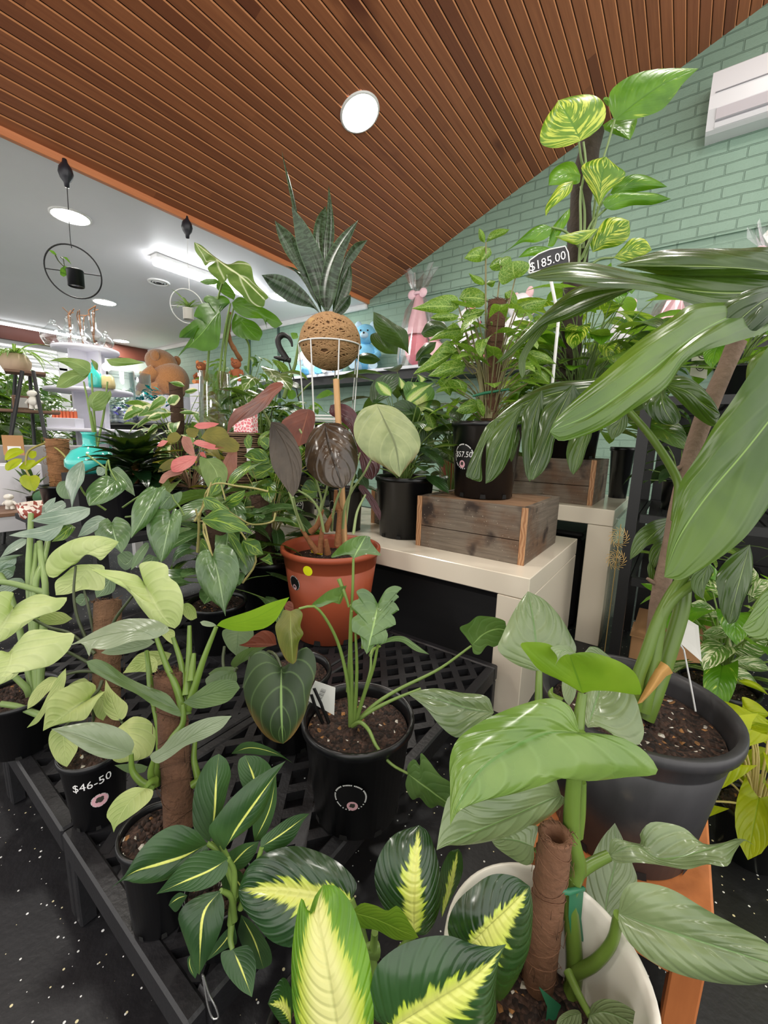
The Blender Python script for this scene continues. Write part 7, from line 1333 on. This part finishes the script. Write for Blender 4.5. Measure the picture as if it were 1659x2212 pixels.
for k in range(7):
    p_ = Vector((c.x, c.y, 0))+rot @ Vector((-.1+k*.033, 0, 0)); q = thing('orange_candle', 'orange white-tipped candle in the white box on the stand', 'candle', (p_.x, p_.y, zt_[2]+.085), 'orange candles in the white box'); m = MB(); m.tube([(p_.x, p_.y, zt_[2]+.08), (p_.x, p_.y, zt_[2]+.145)], .014, 8); m.build('candle', plain('orange_wax', rgb(222, 112, 74), .5), q) if k == 0 else None
    if k == 0: om = q.children[0].data
    else: o2 = bpy.data.objects.new('candle', om); COL.objects.link(o2); o2.parent = q
    m = MB(); m.ball((p_.x, p_.y, zt_[2]+.157), .013, 8, 6); m.build('white_tip', M_white, q)

# dark counter with coloured glass flowers, teddy and other toys by the wall
r = thing('black_counter', 'black counter by the green wall carrying the soft toys and glass flowers', 'counter', (-5.6, 3.2, 0)); m = MB(); m.box((-7.9, 2.5, 0), (-4.0, 4.3, 1.0), .006); m.build('cabinet', M_drape, r); m = MB(); m.box((-7.95, 2.45, 1.0), (-3.95, 4.32, 1.03), .004); m.build('countertop', M_rack, r)
M_teal, M_purp = plain('teal_glass', rgb(20, 140, 140), .2, var=.4, vs=30), plain('violet_glass', rgb(70, 56, 170), .2, var=.5, vs=30)
def bunch(label, px0, py0, Y, mat, n, R, sd):
    c = ony(px0, py0, Y); r = thing('glass_flower_bunch', label, 'ornament', (c.x, c.y, 1.03)); m = MB(); rn = random.Random(sd)
    for i in range(n): a = i*2.4; q = c+Vector((rn.uniform(-1, 1)*R, rn.uniform(-.6, .6)*R, rn.uniform(-.5, .6)*R)); PL(m, q, Vector((cos(a), sin(a), rn.uniform(-.1, 1))), Vector((0, 0, 1)), R*.55, R*.24, 'lance', .5, .3, 6, 1)
    m.build('petals', mat, r); m = MB(); m.lathe((c.x, c.y, 1.03), [(.001, 0), (R*.7, 0), (R*.9, (c.z-1.03)*.9), (R*.85, (c.z-1.03)*.9), (R*.66, .01)], 18); m.build('holder', M_stand, r)
bunch('teal glass flowers heaped in a white bowl below the teddy', 325, 862, 2.9, M_teal, 60, .22, 31); bunch('violet glass flowers in the bowl beside the white stand', 270, 905, 2.7, M_purp, 70, .26, 32); bunch('teal and blue glass leaves between the stand and the violet flowers', 255, 880, 2.8, M_teal, 40, .2, 33)
for i, (x, y, Y, h, R, lb) in enumerate(((262, 850, 2.6, .6, .17, 'tall clear cylinder vase left of the teddy'), (305, 850, 3.0, .55, .14, 'tall clear cylinder vase nearer the teddy'))):
    c = ony(x, y, Y); r = thing('cylinder_vase', lb, 'vase', (c.x, c.y, 1.03)); m = MB(); m.lathe((c.x, c.y, 1.03), [(.001, 0), (R, 0), (R, c.z-1.03+h*.5), (R-.006, c.z-1.03+h*.5), (R-.006, .01)], 24); m.build('vase', M_vase, r)
# big brown bear, head bowed, seated in profile
t = NT('golden_brown_fur'); o = t.obj(); n_ = t.noise(o, 60, 4); M_fur = t.done(t.bsdf(**{'Base Color': t.mix(n_, rgb(164, 104, 58), rgb(206, 146, 92)), 'Roughness': 1.0, 'Sheen Weight': .6, 'Normal': t.n('Bump', {'Height': n_, 'Strength': .8, 'Distance': .02}).outputs[0]}).outputs[0])
M_fur2 = plain('cream_fur', rgb(226, 196, 150), 1.0)
bc = ony(365, 855, 3.9); bz = 1.14; s_ = ony(360, 758, 3.9).z-ony(360, 853, 3.9).z; r = thing('teddy_bear', 'big golden-brown teddy bear seated in profile with bowed head by the green wall', 'soft toy', (bc.x, bc.y, bc.z)); rz = Matrix.Rotation(-YAW*0+radians(20), 3, 'Z'); T = lambda a, b, c: Vector((bc.x, bc.y, bc.z))+rz @ Vector((a*s_, b*s_, c*s_))
m = MB(); m.ball(T(.08, 0, .36), (.40*s_, .42*s_, .40*s_), 24, 16, rz @ Matrix.Rotation(.15, 3, 'Y')); m.build('torso', M_fur, r)
m = MB(); m.ball(T(-.14, -.02, .76), (.36*s_, .35*s_, .29*s_), 24, 16, rz @ Matrix.Rotation(.5, 3, 'Y')); m.build('head', M_fur, r)
m = MB(); m.ball(T(-.36, -.02, .60), (.15*s_, .16*s_, .13*s_), 16, 10, rz); m.build('muzzle', M_fur2, r); m = MB(); m.ball(T(-.47, -.02, .53), (.05*s_, .05*s_, .04*s_), 12, 8); m.build('nose', M_stkb, r)
for sy_ in (-1, 1): m = MB(); m.ball(T(-.02, sy_*.33, .86), (.12*s_, .06*s_, .12*s_), 14, 10, rz); m.build('ear', M_fur, r); m = MB(); m.tube(catmull([T(.0, sy_*.36, .52), T(-.14, sy_*.46, .38), T(-.36, sy_*.36, .28)], 8), [.16*s_, .16*s_, .155*s_, .15*s_, .14*s_, .135*s_, .13*s_, .1*s_], 12); m.build('arm', M_fur, r); m = MB(); m.tube(catmull([T(.05, sy_*.26, .14), T(-.25, sy_*.34, .12), T(-.5, sy_*.34, .13)], 8), [.18*s_]*6+[.17*s_, .12*s_], 12); m.build('leg', M_fur, r)
q = thing('toy_pedestal', 'grey pedestal under the teddy bear', 'pedestal', (bc.x, bc.y, 1.03)); m = MB(); m.box((bc.x-.5*s_, bc.y-.36*s_, 1.03), (bc.x+.45*s_, bc.y+.36*s_, bc.z-.02)); m.build('block', M_stand, q)
c = ony(318, 838, 3.6); toy('tan_soft_toy', 'small tan lion toy in front of the big teddy bear', c.x, c.y, c.z-.14, .34, (fur('tan_plush', rgb(206, 176, 136), .25), M_fur2), .6); q = thing('toy_pedestal', 'grey pedestal under the small tan toy', 'pedestal', (c.x, c.y, 1.03)); m = MB(); m.box((c.x-.16, c.y-.16, 1.03), (c.x+.16, c.y+.16, c.z-.142)); m.build('block', M_stand, q)
K_br = fur('brown_plush', rgb(150, 84, 50)); K_or = fur('orange_plush', rgb(214, 136, 84))
c = ony(438, 815, 4.05); toy('monkey_soft_toy', 'brown monkey toy with an orange face beside the clear vase', c.x, c.y, zs, .32, (K_br, K_or), .6); c = ony(512, 790, 4.1); toy('brown_soft_toy', 'dark brown toy on the wall shelf behind the split-leaf stems', c.x, c.y, zs, .3, (K_br, K_br), .6)

for i_, n_ in enumerate(('monkey_soft_toy', 'brown_soft_toy')):
    l_ = bpy.data.objects[n_].location; q = thing('toy_pedestal', ('grey pedestal under the brown monkey toy', 'grey pedestal under the dark brown toy')[i_], 'pedestal', (l_.x, l_.y, 1.03)); m = MB(); m.box((l_.x-.13, l_.y-.17, 1.03), (l_.x+.13, l_.y+.13, zs-.002)); m.build('block', M_stand, q)
# ------------------------------------------------ garden beyond the window
t = NT('outdoor_foliage'); M_out = leafmat('garden_leaf', rgb(30, 52, 26), rgb(76, 104, 54), None, None, .5, 4, .5, 0, .03, .3)
rn = random.Random(77)
for i in range(9):
    y = -1.1+i*.72; x = XW-1.2-rn.random()*1.2; h = 1.45+rn.uniform(-.15, .3); r = thing('garden_shrub', ('leafy garden shrub outside the window, first from the door end', 'second garden shrub outside the window', 'third garden shrub outside the window', 'fourth garden shrub outside the window', 'fifth garden shrub outside the window', 'sixth garden shrub outside the window', 'seventh garden shrub outside the window', 'eighth garden shrub outside the window', 'last garden shrub outside the window, by the green wall')[i], 'shrub', (x, y, 0), 'garden shrubs outside the window')
    F = MB(); rr = random.Random(i)
    for k in range(300):
        a = rr.random()*6.28; el = rr.uniform(-.4, 1.5); R = .3*rr.uniform(.6, 1.1); q = Vector((x+R*cos(a)*cos(el), y+R*sin(a)*cos(el), h*.72+h*.4*sin(el)*rr.uniform(.5, 1.1))); PL(F, q, Vector((cos(a), sin(a), rr.uniform(-.3, .8))), Vector((0, 0, 1)), .18, .08, 'lance', .6, .2, 5, 1)
    F.build('foliage', M_out, r); m = MB(); m.tube([(x, y, -.02), (x, y, h*.8)], .03, 7); m.build('trunk', G_bark, r)
m = MB(); m.box((XW-5, -5, -.06), (XW-.21, 6, -.02)); tag(m.build('ground', plain('garden_paving', rgb(150, 150, 146), .8)), kind='structure')
r = rackplant('indoor_tree', 'leafy indoor plant in front of the bright window by the white stand', -6.6, 1.7, 0, 88, G_fine, 'lance', 260, 1.3, .45, .16, .06, .3, .15, low=.3)
r = rackplant('indoor_tree', 'leafy indoor plant in front of the bright window by the ladder shelf', -5.6, 1.2, 0, 89, G_fine, 'lance', 260, 1.15, .55, .16, .06, .3, .15, low=.3)
r = rackplant('indoor_tree', 'large leafy indoor plant behind the ladder shelf legs', -5.0, .75, 0, 87, M_out, 'oval', 240, 1.05, .5, .2, .1, .3, .15, low=.3)
